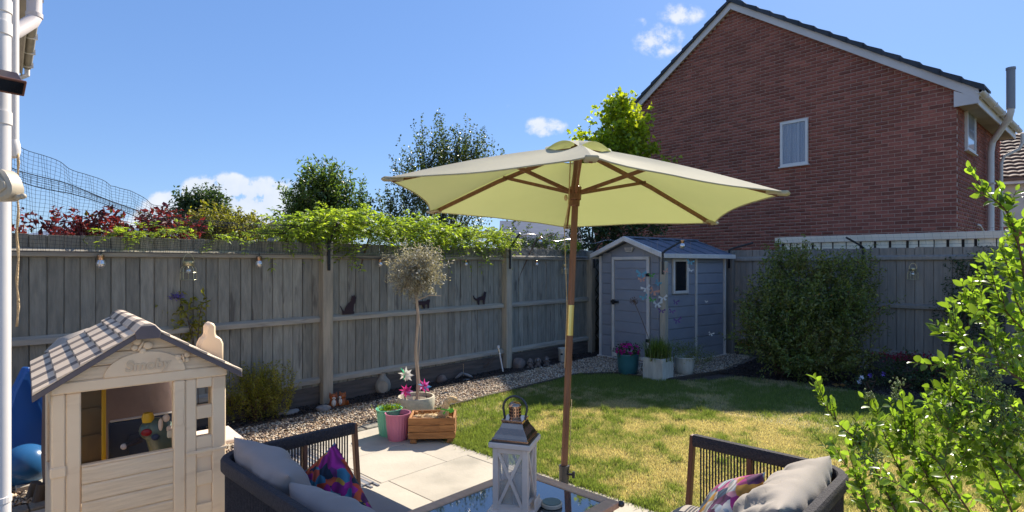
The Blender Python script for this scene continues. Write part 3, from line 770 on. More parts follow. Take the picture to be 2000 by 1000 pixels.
# local frame: x along the gable (0 at the right corner, -8.74 at the left), y along the side wall away
mb = MB()
mb.prism([(-2 * HWID, 0), (0, 0), (0, EZ), (-HWID, EZ + RISE), (-2 * HWID, EZ)], .005, HLEN, fn=lambda x, y, z: (x - .005 if x > -1 else x, y, z))
mb.build('wall', 'mortar', house)
GW = (-4.02, -3.42, 2.88, 3.82)     # gable window, found below from its place in the photograph
def on_gable(px, py):
    r = (px - 1000) / FPX; s_ = (r * HC.y - HC.x) / (HV.x - HV.y * r); Y = HC.y + HV.y * s_
    return s_, CAM_H + (516 - py) / FPX * Y
def on_side(px, py):
    r = (px - 1000) / FPX; s_ = (r * HC.y - HC.x) / (HS.x - HS.y * r); Y = HC.y + HS.y * s_
    return s_, CAM_H + (516 - py) / FPX * Y
ga = on_gable(1525, 324); gb = on_gable(1579, 236)
GW = (ga[0], gb[0], ga[1] - .03, gb[1] + .06)
sa = on_side(1884, 292); sb = on_side(1900, 204)
SW = (sa[0], sb[0] + .05, sa[1], sb[1])
def topz(x): return EZ + RISE * (1 - abs(x + HWID) / HWID) - .10
BL, BH, PX_, PZ = .215, .065, .225, .075
def cut(a, b, w, z_):
    if not (z_ + BH > w[2] and z_ < w[3] and b > w[0] and a < w[1]): return [(a, b)]
    return [q_ for q_ in ((a, w[0] - .004), (w[1] + .004, b)) if q_[1] - q_[0] > .02]
recs = []
z = 1.0; row = 0
while z < EZ + RISE:
    x = -2 * HWID - (0 if row % 2 else .1125)
    while x < 0:
        a, b = max(x, -2 * HWID), min(x + BL, 0)
        if b - a > .04 and z + BH < topz((a + b) / 2):
            for c0, c1 in cut(a, b, GW, z):
                recs.append((0, c0, c1, z))
        x += PX_
    if z < EZ - .05:
        y = .014 + (.0 if row % 2 else -.1125) + .1125
        while y < HLEN:
            a, b = max(y, .115 if row % 2 else .012), y + BL
            if b - a > .04:
                for c0, c1 in cut(a, b, SW, z): recs.append((1, c0, c1, z))
            y += PX_
    z += PZ; row += 1
def brick_geo(mb, rec):
    k, a, b, z_ = rec; o = rnd.uniform(0, .003)
    if k == 0: mb.bb(a, b, -.001 - o * .6, .03, z_, z_ + BH)
    else: mb.bb(-.03, .001 + o * .6, a, b, z_, z_ + BH)
def bdist(rec):
    k, a, b, z_ = rec; m_ = (a + b) / 2; p = HC + (HV * m_ if k == 0 else HS * m_)
    return (p - Vector((0, 0, 0))).length - (0 if k == 0 else -2.0) + abs(z_ - 2.4) * .2
recs.sort(key=bdist)
for rec in [r_ for r_ in recs if r_[3] > 1.9][:300]:
    mb = MB(); brick_geo(mb, rec); mb.build('brick', 'brick_one', house)
seen = set([r_ for r_ in recs if r_[3] > 1.9][:300])
mb = MB(); k6 = []
for rec in recs:
    if rec in seen: continue
    brick_geo(mb, rec); k6.append(rnd.random())
np_mesh('brickwork', np.array(mb.v), np.array(mb.f), 'brickw', house, {'rnd': np.repeat(k6, 6)}, kind='stuff')
# gable trim: bargeboards, box ends, verge tiles
def roofz(x, off=0): return EZ + RISE * (1 - abs(x + HWID) / HWID) + off
sl = math.atan2(RISE, HWID)
for sgn in (-1, 1):
    x_e = -HWID + sgn * (HWID + .34); mb = MB()
    p_top = (-HWID, roofz(-HWID)); ze = EZ - .34 * math.tan(sl)
    mb.prism([(p_top[0], p_top[1] + .02), (x_e, ze + .02), (x_e, ze - .17), (p_top[0], p_top[1] - .19)], -.10, -.07)
    mb.build('bargeboard', 'upvc_pink', house, bevel=.004)
    mb = MB(); mb.prism([(p_top[0], p_top[1] - .06), (x_e, ze - .06), (x_e, ze - .10), (p_top[0], p_top[1] - .10)], -.07, .01); mb.build('verge_soffit', 'upvc', house)
    mb = MB(); xo = -HWID + sgn * (HWID - .02); zo = EZ + .02 * math.tan(sl) - .17
    mb.prism([(x_e, ze - .15), (x_e, ze - .24), (xo - sgn * .0, ze - .24), (xo, zo - .02)], -.104, -.068); mb.build('box_end', 'upvc_pink', house)
    # roof plane
    mb = MB(); mb.prism([(p_top[0], p_top[1] + .03), (x_e + sgn * .03, ze + .03), (x_e + sgn * .03, ze + .05), (p_top[0], p_top[1] + .05)], -.06, HLEN + .2); mb.build('roof', 'tile_dark', house)
    # the tiles that make the stepped verge, each its own piece, then the courses behind them
    L = math.hypot(HWID + .34, RISE + .34 * math.tan(sl)); nt_ = 15; step = L / nt_
    tm = None
    for i in range(nt_):
        for j in range(2):
            f0, f1 = i / nt_, (i + 1.12) / nt_
            def sp(f, up_): return (p_top[0] + (x_e + sgn * .05 - p_top[0]) * f, p_top[1] + (ze - p_top[1]) * f + up_)
            if tm is None or j == 0:
                mb = MB(); mb.prism([sp(f0, .055), sp(f1, .095), sp(f1, .045), sp(f0, .03)], -.15 + j * .33, .165 + j * .33)
                mb.prism([sp(f0, .05), sp(f1, .09), sp(f1, -.03), sp(f0, -.02)], -.155, -.115) if j == 0 else None
                mb.build('roof_tile', 'tile_dark', house, bevel=.006)
            else:
                mb = MB(); mb.prism([sp(f0, .055), sp(f1, .095), sp(f1, .045), sp(f0, .03)], -.15 + j * .33, .165 + j * .33); mb.build('roof_tile', 'tile_dark', house, bevel=.006)
mb = MB(); mb.tube([(-HWID, -.14, roofz(-HWID) + .06), (-HWID, HLEN, roofz(-HWID) + .06)], .10, 8); mb.build('ridge', 'tile_dark', house)
# eaves on the side: soffit, fascia, gutter
xe = .27; ze = EZ - .34 * math.tan(sl) - .12
mb = MB(); mb.bb(.0, xe, -.06, HLEN, ze - .06, ze - .04); mb.build('soffit', 'soffit', house)
mb = MB(); mb.bb(xe, xe + .02, -.09, HLEN, ze - .08, ze + .14); mb.build('fascia', 'upvc', house)
mb = MB()
n = 10
prof = [(math.cos(math.pi * i / n) * .062, -math.sin(math.pi * i / n) * .062) for i in range(n + 1)] + [(-.055 + .11 * i / n, -.052 * math.sin(math.pi * i / n)) for i in range(n + 1)]
mb.prism([(xe + .085 + a, ze + .11 + b) for a, b in prof], -.12, HLEN); mb.build('gutter', 'upvc', house, smooth=True, auto=.7)
for k in range(5):
    mb = MB(); mb.bb(xe + .01, xe + .16, .3 + k * .9, .33 + k * .9, ze + .035, ze + .12); mb.build('gutter_bracket', 'upvc', house)
# boiler plume flue that turns up past the gutter, and the rainwater pipe
s1 = 2.75
mb = MB(); mb.tube([(.10, s1, 0), (.10, s1, 4.0), (.13, s1, 4.22), (.44, s1 - .35, 4.60), (.48, s1 - .42, 4.72), (.48, s1 - .42, 5.62)], .062, 12); fl = mb.build('flue_pipe', 'upvc', house, smooth=True, auto=.7)
mb = MB(); mb.tube([(.48, s1 - .42, 4.78), (.48, s1 - .42, 5.60)], .075, 12); mb.tube([(.48, s1 - .42, 5.59), (.48, s1 - .42, 5.64)], .083, 12); mb.build('flue_terminal', 'smoke', fl, smooth=True, auto=.7)
s2 = 4.3
mb = MB(); mb.tube([(.07, s2, 0), (.07, s2, 3.95), (.12, s2, 4.1), (.38, s2 + .1, 4.25), (.43, s2 + .1, 4.38), (.43, s2 + .1, 4.6)], .036, 10); mb.build('downpipe', 'upvc', house, smooth=True, auto=.7)
mb = MB()
for z in (2.2, 3.3): mb.bb(0, .17, s1 - .09, s1 + .09, z, z + .03)
mb.build('pipe_clip', 'upvc', house)
mb = MB(); mb.tube([(.02, s1 - .95, 2.38), (.06, s1 - .9, 2.36), (.07, s1 - .1, 2.10)], .02, 8); mb.build('waste_pipe', 'upvc', house, smooth=True, auto=.7)
def window(x0, x1, z0, z1, mapf, glass, curt):
    f = MB(); w = .055
    for a, b, c_, d_ in [(x0, x1, z0, z0 + w), (x0, x1, z1 - w, z1), (x0, x0 + w, z0 + w, z1 - w), (x1 - w, x1, z0 + w, z1 - w)]:
        f.prism([(a, c_), (b, c_), (b, d_), (a, d_)], -.050, .004, fn=mapf)
    fo = f.build('window', 'upvc', house, bevel=.004)
    p = MB(); p.prism([(x0 + w, z0 + w), (x1 - w, z0 + w), (x1 - w, z1 - w), (x0 + w, z1 - w)], -.036, -.033, fn=mapf); p.build('pane', glass, fo)
    if curt:
        cvs = MB(); k = 40
        top = []
        for i in range(k + 1):
            xx = x0 + w + (x1 - x0 - 2 * w) * i / k; yy = -.016 + .010 * math.sin(i * 1.35)
            top.append((xx, yy))
        vs = [mapf(a, b, z0 + w) for a, b in top] + [mapf(a, b, z1 - w) for a, b in top]
        cvs.add(vs, [(i, i + 1, i + k + 2, i + k + 1) for i in range(k)]); cvs.build('curtain', 'curtain', fo, smooth=True)
    sl_ = MB(); sl_.prism([(x0 - .03, z0 - .03), (x1 + .03, z0 - .03), (x1 + .03, z0 - .003), (x0 - .03, z0 - .003)], -.075, .004, fn=mapf); sl_.build('sill', 'upvc', fo)
M['glass_see'] = mat('window_pane', (.55, .62, .72), rough=.04, alpha=.22, spec=.9)
window(*GW, lambda x, y, z: (x, y, z), 'glass_see', True)
window(*SW, lambda x, y, z: (-y, x, z), 'glass_win', False)
mb = MB(); mb.bb(-.02, .03, SW[0] - .32, SW[0] - .24, SW[3] - .12, SW[3]); mb.build('air_vent', 'upvc', house)

# lean-to store with a cream fascia between the fence and the house
lean = thing('lean_to_store', 'cream corrugated lean-to top showing over the back fence', 'lean-to', g(7.4, 2.42), GA - R(90))
Ls = 3.15
mb = MB(); mb.bb(0, Ls, -.02, .02, 1.93, 2.035); mb.build('fascia', 'fascia', lean, bevel=.004)
mb = MB(); mb.bb(-.06, -.005, -.025, .03, 1.92, 2.03); mb.build('fascia_end', 'fascia', lean)
x = .08; i = 0
while x < Ls - .06:
    w = rnd.choice((.09, .10, .12, .15, .17)) * (1 + .25 * x / Ls)
    mb = MB(); n = 6; pr = [(x + w * k / n, .035 - .02 * math.sin(math.pi * k / n)) for k in range(n + 1)]
    vs = [(a, b, 1.30) for a, b in pr] + [(a, b, 1.928) for a, b in pr] + [(a, b + .004, 1.30) for a, b in pr] + [(a, b + .004, 1.928) for a, b in pr]; m_ = n + 1
    mb.add(vs, [(k, k + 1, m_ + k + 1, m_ + k) for k in range(n)] + [(2 * m_ + k, 3 * m_ + k, 3 * m_ + k + 1, 2 * m_ + k + 1) for k in range(n)])
    mb.build('cladding_sheet', 'cream_sheet', lean, smooth=True); x += w + rnd.choice((.012, .02, .035)); i += 1
mb = MB(); mb.bb(0, Ls, .062, .07, 1.25, 1.925); mb.build('backing_board', 'timber', lean)
mb = MB(); mb.bb(.0, Ls, .075, .9, 1.2, 1.24)
for k in range(9): mb.bb(.1 + k * .36, .13 + k * .36, .075, .10, 1.24, 1.92)
mb.bb(0, Ls, .101, .14, 1.62, 1.66); mb.build('frame', 'timber', lean)
mb = MB(); mb.bb(0, .03, .02, .9, 0, 1.93); mb.bb(Ls - .03, Ls, .02, .9, 0, 1.93); mb.bb(0, Ls, .87, .9, 0, 1.93); mb.build('side_panel', 'render', lean)

# far house at the right edge
fh = thing('pale_house', 'pale rendered house with brown tiled roof at the right edge', 'house', (19.2, 20.5, 0), R(-32))
mb = MB(); mb.bb(-2.4, 7, 0, 7, 0, 4.55); mb.build('wall', 'render', fh)
mb = MB(); mb.bb(-2.404, 7, -.006, -.001, 0, 2.95); mb.build('lower_brickwork', 'brick_one', fh)
mb = MB(); mb.bb(-2.7, 7, -.42, 0, 4.5, 4.72); mb.build('fascia', 'upvc_pink', fh)
mb = MB(); mb.prism([(-.45, 4.70), (3.5, 7.0), (3.5, 6.9), (-.45, 4.60)], -2.7, 7, fn=lambda x, y, z: (y, x, z)); mb.build('roof', 'tile_red', fh)
tm = None
for i in range(13):
    yy = -.45 + i * .30; zz = 4.72 + i * .1747
    for j in range(16):
        if tm is None:
            mb = MB(); n = 5; vs = []
            for ly in (0, 1):
                for k in range(n + 1):
                    vs.append((.3 * k / n, ly * .33, ly * .18 + .03 * math.sin(math.pi * k / n) + (.06 if ly == 0 else .0)))
            vs += [(a, b, c_ - .05) for a, b, c_ in vs]; m_ = 2 * (n + 1)
            mb.add(vs, [(k, k + 1, n + 2 + k, n + 1 + k) for k in range(n)] + [(k, m_ + k, m_ + k + 1, k + 1) for k in range(n)])
            tm = mb.build('roof_tile', 'tile_red', fh); tm.location = (-2.7, yy, zz)
        else:
            c_ = tm.copy(); COL.objects.link(c_); c_.location = (-2.7 + j * .3, yy, zz)
mb = MB(); mb.tube([(-1.3, -.1, 0), (-1.3, -.1, 4.5)], .05, 8); mb.build('downpipe', 'upvc', fh)

# slate blue roofs far beyond the left fence
def far_roof(px0, px1, py_ridge, py_eave, Y, label, m='greyblue', cat='building'):
    a = far(px0, py_eave, Y); b = far(px1, py_eave, Y); zr = far(px0, py_ridge, Y + 2).z; w = b.x - a.x
    root = thing('distant_building', label, cat, (a.x, a.y, 0))
    mb = MB(); mb.bb(0, w, 0, 4, 0, a.z); mb.build('wall', 'render', root)
    mb = MB(); mb.prism([(-.2, a.z), (2, zr), (4.2, a.z), (4.2, a.z - .08), (2, zr - .1), (-.2, a.z - .08)], -.2, w + .2, fn=lambda x, y, z: (y, x, z)); mb.build('roof', m, root)
    mb = MB(); mb.bb(-.2, w + .2, -.26, -.2, a.z - .14, a.z - .02); mb.build('gutter', 'upvc', root)
    return root
far_roof(985, 1130, 431, 492, 20, 'slate blue roofed building showing between umbrella and fence')
far_roof(50, 330, 446, 461, 24, 'low grey roof seen through the netting at far left')
far_roof(505, 640, 432, 452, 26, 'low dark roof behind the wisteria left of the parasol', 'tile_dark')

# neighbouring house: only its eaves reach into the frame at the upper left
nb = thing('neighbouring_house', 'eaves and gutter of the house at the upper left edge', 'house', (-8.36, 9.37, 0), math.atan2(-2.70, 2.44))
mb = MB(); mb.bb(0, 3.75, -.0 - 4, 0, 0, 4.78); mb.build('wall', 'render', nb)
mb = MB(); mb.bb(-.05, 3.9, 0, .14, 4.78, 4.80); mb.build('soffit', 'soffit', nb)
mb = MB(); mb.bb(-.05, 3.9, .14, .16, 4.74, 4.95); mb.build('fascia', 'soffit', nb)
mb = MB(); mb.prism([(.225 + a, 4.93 + b) for a, b in prof], -.1, 3.9, fn=lambda x, y, z: (y, x, z)); mb.build('gutter', 'soffit', nb, smooth=True, auto=.7)
mb = MB()
mb.tube([(-.1, .225, 4.93), (-.1, .225, 4.78), (-.1, .14, 4.72)], .04, 8)
mb.build('gutter_outlet', 'upvc', nb)
for k in range(5):
    mb = MB(); mb.bb(.1 + k * .8, .14 + k * .8, .155, .30, 4.86, 4.94); mb.build('gutter_bracket', 'upvc', nb)
mb = MB(); mb.prism([(.24, 4.97), (.24, 5.0), (-2, 6.6), (-2, 6.52)], -.1, 3.95, fn=lambda x, y, z: (y, x, z)); mb.build('roof', 'tile_dark', nb)

# ================================================================ our own wall with its pipes
own = thing('rendered_house_wall', 'pale rendered corner wall carrying the drainpipe at the left edge', 'wall', (-1.91, 1.99, 0), GA)
mb = MB(); mb.bb(-5.5, 0, .02, .3, 0, 5.3); mb.build('wall', 'render', own)
dp = thing('drainpipe', 'tall white drainpipe filling the left edge of the picture', 'drainpipe', (-1.832, 2.01, 0), 0)
mb = MB(); mb.tube([(0, 0, .0), (0, 0, 5.2)], .034, 24); mb.build('pipe', 'upvc', dp, smooth=True, auto=.7)
for z in (2.38, 2.46, 2.06):
    mb = MB(); mb.tube([(0, 0, z), (0, 0, z + .045)], .0375, 24); mb.build('pipe_collar', 'upvc', dp, smooth=True, auto=.7)
for z in (.72,):
    mb = MB(); mb.tube([(0, 0, z - .012), (0, 0, z + .012)], .0365, 24); mb.box((-.05, .0, z), (.06, .03, .02)); mb.build('pipe_clip', 'upvc', dp, bevel=.002)
sp2 = thing('waste_pipe', 'thin white waste pipe with a knobbed end behind the drainpipe', 'pipe', (-2.32, 2.62, 0), 0)
mb = MB(); mb.tube([(0, 0, 2.12), (0, 0, 4.6)], .021, 14); mb.build('pipe', 'upvc', sp2, smooth=True, auto=.7)
mb = MB(); mb.lathe([(.0, 2.05), (.022, 2.06), (.028, 2.09), (.026, 2.12), (.021, 2.14)], 14); mb.build('end_cap', 'upvc', sp2, smooth=True, auto=.9)
ropep = [Vector((-2.30 + .004 * math.sin(i * 1.3), 2.62, 2.08 - i * .045)) for i in range(19)]
mb = MB(); mb.tube(ropep, [.005 + .0015 * math.sin(i * 2.1) for i in range(19)], 8); tag(mb.build('hanging_rope', 'straw', smooth=True), 'thin pale rope hanging behind the left drainpipe', 'rope')
# swan neck of the upper downpipe
e = [far(88, -90, 2.9), far(70, -10, 2.9), far(66, 20, 2.9), far(64, 36, 2.9), far(56, 45, 2.88), far(34, 58, 2.85), far(22, 66, 2.8), far(14, 80, 2.75)]
e = [far(67, -260, 2.9), far(67, -10, 2.9), far(67, 34, 2.9), far(62, 42, 2.88), far(30, 62, 2.8), far(14, 66, 2.75)]
mb = MB(); mb.tube(e, .032, 16); sw = mb.build('downpipe_bend', 'upvc_pink', smooth=True, auto=.8); tag(sw, 'pinkish white downpipe elbow crossing the eaves at upper left', 'pipe')
mb = MB(); mb.tube([far(67, 26, 2.9), far(67, 34, 2.9)], .036, 16); mb.build('pipe_collar', 'upvc_pink', sw, smooth=True, auto=.8)
# floodlight
fl = thing('floodlight', 'dark brown floodlight with pale rim above the drainpipe clip', 'floodlight', far(8, 156, 1.9), R(-35))
rt = Matrix.Rotation(R(35), 3, 'Y')
mb = MB(); mb.box((0, 0, 0), (.075, .085, .045), rt); mb.build('housing', 'brownplastic', fl, bevel=.006)
mb = MB(); mb.box(rt @ Vector((.042, 0, 0)), (.008, .095, .055), rt); mb.build('rim', 'sofa_metal', fl, bevel=.002)
mb = MB(); mb.box(rt @ Vector((.047, 0, 0)), (.003, .08, .04), rt); mb.build('lens', 'glass_dark', fl)
mb = MB(); mb.beam((0, .02, 0), (-.09, .05, .01), .015, .015); mb.build('mounting_arm', 'brownplastic', fl)
# retractable washing line
ln = thing('washing_line_reel', 'cream retractable washing line case on the left drainpipe', 'washing line reel', far(14, 364, 1.82), 0)
mb = MB(); o = [(-.06, .05), (.0, .052), (.035, .046), (.052, .020), (.064, -.012), (.058, -.036), (.04, -.05), (-.06, -.052)]
mb.prism(o, -.06, .0); mb.build('case', 'beige', ln, bevel=.008, smooth=True, auto=.6)
mb = MB(); mb.prism([(.0, .03), (.03, .03), (.048, .004), (.052, -.014), (.03, -.03), (0, -.03)], -.066, -.058); mb.build('cover_plate', 'beige', ln, bevel=.003)
mb = MB(); mb.tube([(.05, -.03, -.04), (.074, -.03, -.036)], .009, 10); mb.ball((.078, -.03, -.035), .009, 8, 6); mb.build('line_hook', 'beige', ln, smooth=True)

# ================================================================ shed
SX = Vector((.784, .620, 0)).normalized()
shed = thing('garden_shed', 'grey blue plastic shed with white trimmed door and ridged roof', 'shed', (2.275, 8.54, 0), math.atan2(SX.y, SX.x))
SD, SWD, SE, SPK = 1.72, 1.25, 1.70, 1.93      # depth along x, width along y, eaves, gable height
mb = MB(); mb.prism([(0, 0), (SWD, 0), (SWD, SE), (SWD / 2, SPK), (0, SE)], .012, SD, fn=lambda y, x, z: (x, y * .985 + .012, z)); mb.build('body', 'shed', shed)
def shed_planks(fn, segs, gable=False):
    z = .04; hgt = .172
    while z < SE + (.22 if gable else -.05):
        z1 = min(z + hgt, SE if not gable else SPK)
        for a, b in segs(z, z1):
            if b - a < .03: continue
            mb = MB(); mb.prism([(a, z), (b, z), (b, z1 - .012), (a, z1 - .012)], -.004, .012, fn=fn)
            mb.build('plank', 'shed', shed, bevel=.004)
        z += hgt
def front_segs(z0, z1):
    if z0 < 1.66: return [(.05, .195), (1.02, 1.20)]
    f = max(0, (SPK - z1) / (SPK - SE)) ; f = min(f, 1); return [(SWD / 2 - .6 * f, SWD / 2 + .6 * f)]
shed_planks(lambda y, z, t: None, lambda a, b: [])
def fr(u_, w, z): return (w, u_, z)
shed_planks(lambda u_, w, z: (w, u_, z), front_segs, True)
def side_segs(z0, z1):
    w0, w1 = .235, .665
    if z1 > 1.09 and z0 < 1.66: return [(.05, w0), (w1, .86), (.90, 1.66)]
    return [(.05, .86), (.90, 1.66)]
shed_planks(lambda u_, w, z: (u_, w, z), side_segs)
for nm, (y0, y1) in [('door', (.225, .985))]:
    mb = MB(); mb.bb(-.006, .014, y0 + .055, y1 - .055, .10, 1.62); dr = mb.build('door', 'shed', shed)
    z = .12
    while z < 1.6:
        mb = MB(); mb.bb(-.016, -.004, y0 + .058, y1 - .058, z, min(z + .160, 1.61)); mb.build('door_plank', 'shed', dr, bevel=.004); z += .172
    for a in [(y0, y0 + .05, .03, 1.68), (y1 - .05, y1, .03, 1.68), (y0 + .05, y1 - .05, 1.63, 1.68), (y0 + .05, y1 - .05, .05, .10)]:
        mb = MB(); mb.bb(-.03, .0, *a); mb.build('door_frame', 'shed_white', dr, bevel=.004)
    mb = MB(); mb.bb(-.05, -.02, y1 - .15, y1 + .005, .925, .965); mb.bb(-.055, -.03, y1 - .07, y1 - .03, .90, .985); mb.build('latch', 'black', dr, bevel=.003)
    for z in (.35, 1.37):
        mb = MB(); mb.bb(-.045, -.02, y0 - .01, y0 + .05, z, z + .05); mb.build('hinge', 'black', dr, bevel=.002)
for (x, y) in [(-.012, -.012), (-.012, SWD + .0), (SD - .02, -.012)]:
    mb = MB(); mb.bb(x, x + .038, y - .01, y + .03, .0, SE); mb.build('corner_post', 'shed_white', shed, bevel=.004)
mb = MB(); mb.bb(.862, .898, -.022, .01, .02, SE); mb.build('side_strip', 'shed_white', shed, bevel=.003)
mb = MB(); mb.bb(-.05, .03, -.03, SWD + .04, 0, .032); mb.bb(.03, SD + .02, -.03, .03, 0, .032); mb.build('base', 'shed_white', shed, bevel=.004)
wn_ = MB(); x0, x1, z0, z1 = .25, .65, 1.10, 1.645
for a, b, c_, d_ in [(x0, x1, z0, z0 + .045), (x0, x1, z1 - .045, z1), (x0, x0 + .045, z0 + .045, z1 - .045), (x1 - .045, x1, z0 + .045, z1 - .045)]: wn_.bb(a, b, -.03, .01, c_, d_)
wo_ = wn_.build('window', 'shed_white', shed, bevel=.004)
mb = MB(); mb.bb(x0 + .045, x1 - .045, -.010, -.006, z0 + .045, z1 - .045); mb.build('pane', 'glass_dark', wo_)
for sgn in (0, 1):
    ye = -.10 if sgn == 0 else SWD + .10; yc = SWD / 2; ze_ = SE - .02
    mb = MB(); mb.prism([(yc, SPK + .045), (ye, ze_ + .035), (ye, ze_), (yc, SPK + .01)], -.10, SD + .10, fn=lambda y, x, z: (x, y, z)); rf = mb.build('roof', 'shed_roof', shed, bevel=.004)
    for k in range(6):
        x = -.04 + k * .36; mb = MB(); mb.prism([(yc + (-.03 if sgn == 0 else .03), SPK + .062), (ye, ze_ + .052), (ye, ze_ + .03), (yc, SPK + .04)], x, x + .03, fn=lambda y, x_, z: (x_, y, z)); mb.build('roof_rib', 'shed_roof', rf, bevel=.004)
    mb = MB(); mb.prism([(yc, SPK + .075), (ye - (.01 if sgn == 0 else -.01), ze_ + .05), (ye, ze_ - .025), (yc, SPK - .0)], -.155, -.10, fn=lambda y, x, z: (x, y, z)); mb.build('gable_trim', 'shed_white', shed, bevel=.006)
    mb = MB(); mb.bb(-.12, SD + .12, min(ye, ye + (-.04 if sgn == 0 else .04)), max(ye, ye + (-.04 if sgn == 0 else .04)), ze_ - .03, ze_ + .04); mb.build('eaves_trim', 'shed_white', shed, bevel=.006)
mb = MB(); mb.bb(-.12, SD + .12, yc - .05, yc + .05, SPK + .045, SPK + .075); mb.build('ridge_cap', 'shed_roof', shed, bevel=.008)
mb = MB(); mb.prism([(yc - .09, 1.83), (yc + .09, 1.83), (yc + .06, 1.76), (yc - .06, 1.76)], -.03, 0, fn=lambda y, x, z: (x, y, z)); ve = mb.build('vent', 'shed_white', shed, bevel=.003)
for k in range(3):
    mb = MB(); mb.bb(-.036, -.028, yc - .06, yc + .06, 1.775 + k * .02, 1.781 + k * .02); mb.build('vent_slot', 'black', ve)

# wooden post with bracket and solar bulb in front of the shed corner
wp = thing('wooden_post', 'weathered wooden post standing in front of the shed corner', 'post', (2.235, 8.28, 0), GA)
mb = MB(); mb.bb(-.045, .045, -.045, .045, 0, 1.60); mb.build('shaft', 'post', wp, bevel=.005)
bracket((2.20, 8.22, 1.68), Vector((-.3, -.9, 0)), Vector((.27, -.05, .22)), 'black netting bracket on the post at the shed corner')
def bulb(p, label, s=1.0, group='solar bulbs along the fence'):
    root = thing('solar_bulb', label, 'solar bulb', p, 0, group)
    mb = MB(); mb.lathe([(.0, -.02), (.024, -.018), (.036, -.045), (.036, -.062), (.022, -.088), (.0, -.095)][::-1], 14); mb.build('globe', 'bulb', root, smooth=True, auto=1.2)
    mb = MB(); mb.lathe([(.024, -.022), (.027, -.018), (.027, .02), (.018, .028)], 14); mb.build('cap', 'copper', root, smooth=True, auto=.7)
    mb = MB(); mb.tube([(0, 0, .026), (.004, 0, .045), (.0, 0, .06)], .003, 6); mb.build('hook', 'black', root)
    root.scale = (s, s, s); return root
for px, lab in [(193, 'solar bulb under the rail at the far left end of the fence'), (500, 'solar bulb hanging midway between cage lantern and netting post'), (736, 'small solar bulb beside the olive tree crown'), (903, 'solar bulb below the wisteria right of the olive crown'), (1041, 'solar bulb with orange clip near the parasol pole')]:
    t = ft(px); bulb(g(t, .075, 1.60 if px > 700 else 1.615), lab, .8 if px > 700 else 1)
bulb(Vector((2.47, 8.17, 1.885)), 'round silver bulb hanging from the bracket above the shed', 1.1)
def cage_lantern(p, rz, label, s=1.0):
    root = thing('cage_lantern', label, 'lantern', p, rz, 'wire cage lanterns on the fences')
    mb = MB(); n = 10
    for k in range(n):
        a = 2 * math.pi * k / n; c_, s_ = math.cos(a), math.sin(a)
        mb.tube([(.035 * c_, .035 * s_, -.05), (.062 * c_, .062 * s_, -.075), (.066 * c_, .066 * s_, -.11), (.066 * c_, .066 * s_, -.175)], .0022, 4)
    for z, r_ in ((-.11, .066), (-.175, .066)):
        mb.tube([(r_ * math.cos(i * .3142), r_ * math.sin(i * .3142), z) for i in range(21)], .0026, 4)
    mb.build('cage', 'goldwire', root)
    mb = MB(); mb.lathe([(.040, -.055), (.044, -.05), (.044, -.02), (.036, -.012), (.0, -.01)], 16); mb.build('lid', 'goldwire', root, smooth=True, auto=.7)
    mb = MB(); mb.tube([(.045 * math.cos(math.pi * i / 12), 0, -.03 + .085 * math.sin(math.pi * i / 12)) for i in range(13)], .003, 5); mb.build('handle', 'goldwire', root)
    mb = MB(); mb.ball((0, 0, -.10), (.022, .022, .028), 10, 8); mb.tube([(0, 0, -.08), (0, 0, -.05)], .012, 8); mb.build('glass_bulb', 'bulb', root, smooth=True)
    root.scale = (s, s, s); return root
cage_lantern(g(ft(360), .12, 1.60), GA, 'gold wire cage lantern with tall handle above the playhouse chimney', 1.05)
cage_lantern(g(ft(1092), .12, 1.575), GA, 'wire cage lantern just left of the parasol pole', .95)
cage_lantern(PC + V * fs(1786) - U * .12 + Vector((0, 0, 1.52)), GA - R(90), 'pale wire cage lantern on the shaded back fence', 1.0)
# sparkling string wire between the brackets
pts = []
for i in range(60):
    f = i / 59; p = g(2.95 + f * 3.0, .32, 1.99 + .03 * math.sin(f * 19) - .05 * math.sin(f * 3.14)); pts.append(p)
mb = MB(); mb.tube(pts, .004, 5)
for p in pts[::3]: mb.ball(p + Vector((0, 0, rnd.uniform(-.012, .012))), .008, 5, 4)
tag(mb.build('string_light', 'bulb'), 'fine silvery light string sagging between the netting brackets', 'string lights')
bulb(g(3.35, .32, 1.95), 'silver bulb hanging from the light string behind the fence top', .9)

# diamond trellis beside the shed
tr = thing('trellis', 'dark diamond trellis against the fence left of the shed', 'trellis', g(5.14, .05), GA)
for k in range(9):
    mb = MB(); z = .1 + k * .2
    a, b = (0, z), (.62, z + .62); b = (min(b[0], 1.76 - z), min(b[1], 1.76)) if b[1] > 1.76 else b
    mb.beam((a[0], -.012, a[1]), (b[0], -.012, b[1]), .006, .02, up=(0, 0, 1)); mb.build('lath', 'trellis', tr)
    mb = MB(); z = .1 + k * .2; b = (.62, max(z - .62, .05)); a0 = z - (z - .62 if z > .62 else 0)
    bx = .62 if z > .67 else z - .05
    mb.beam((0, -.020, z), (bx, -.020, z - bx), .006, .02, up=(0, 0, 1)); mb.build('lath', 'trellis', tr)

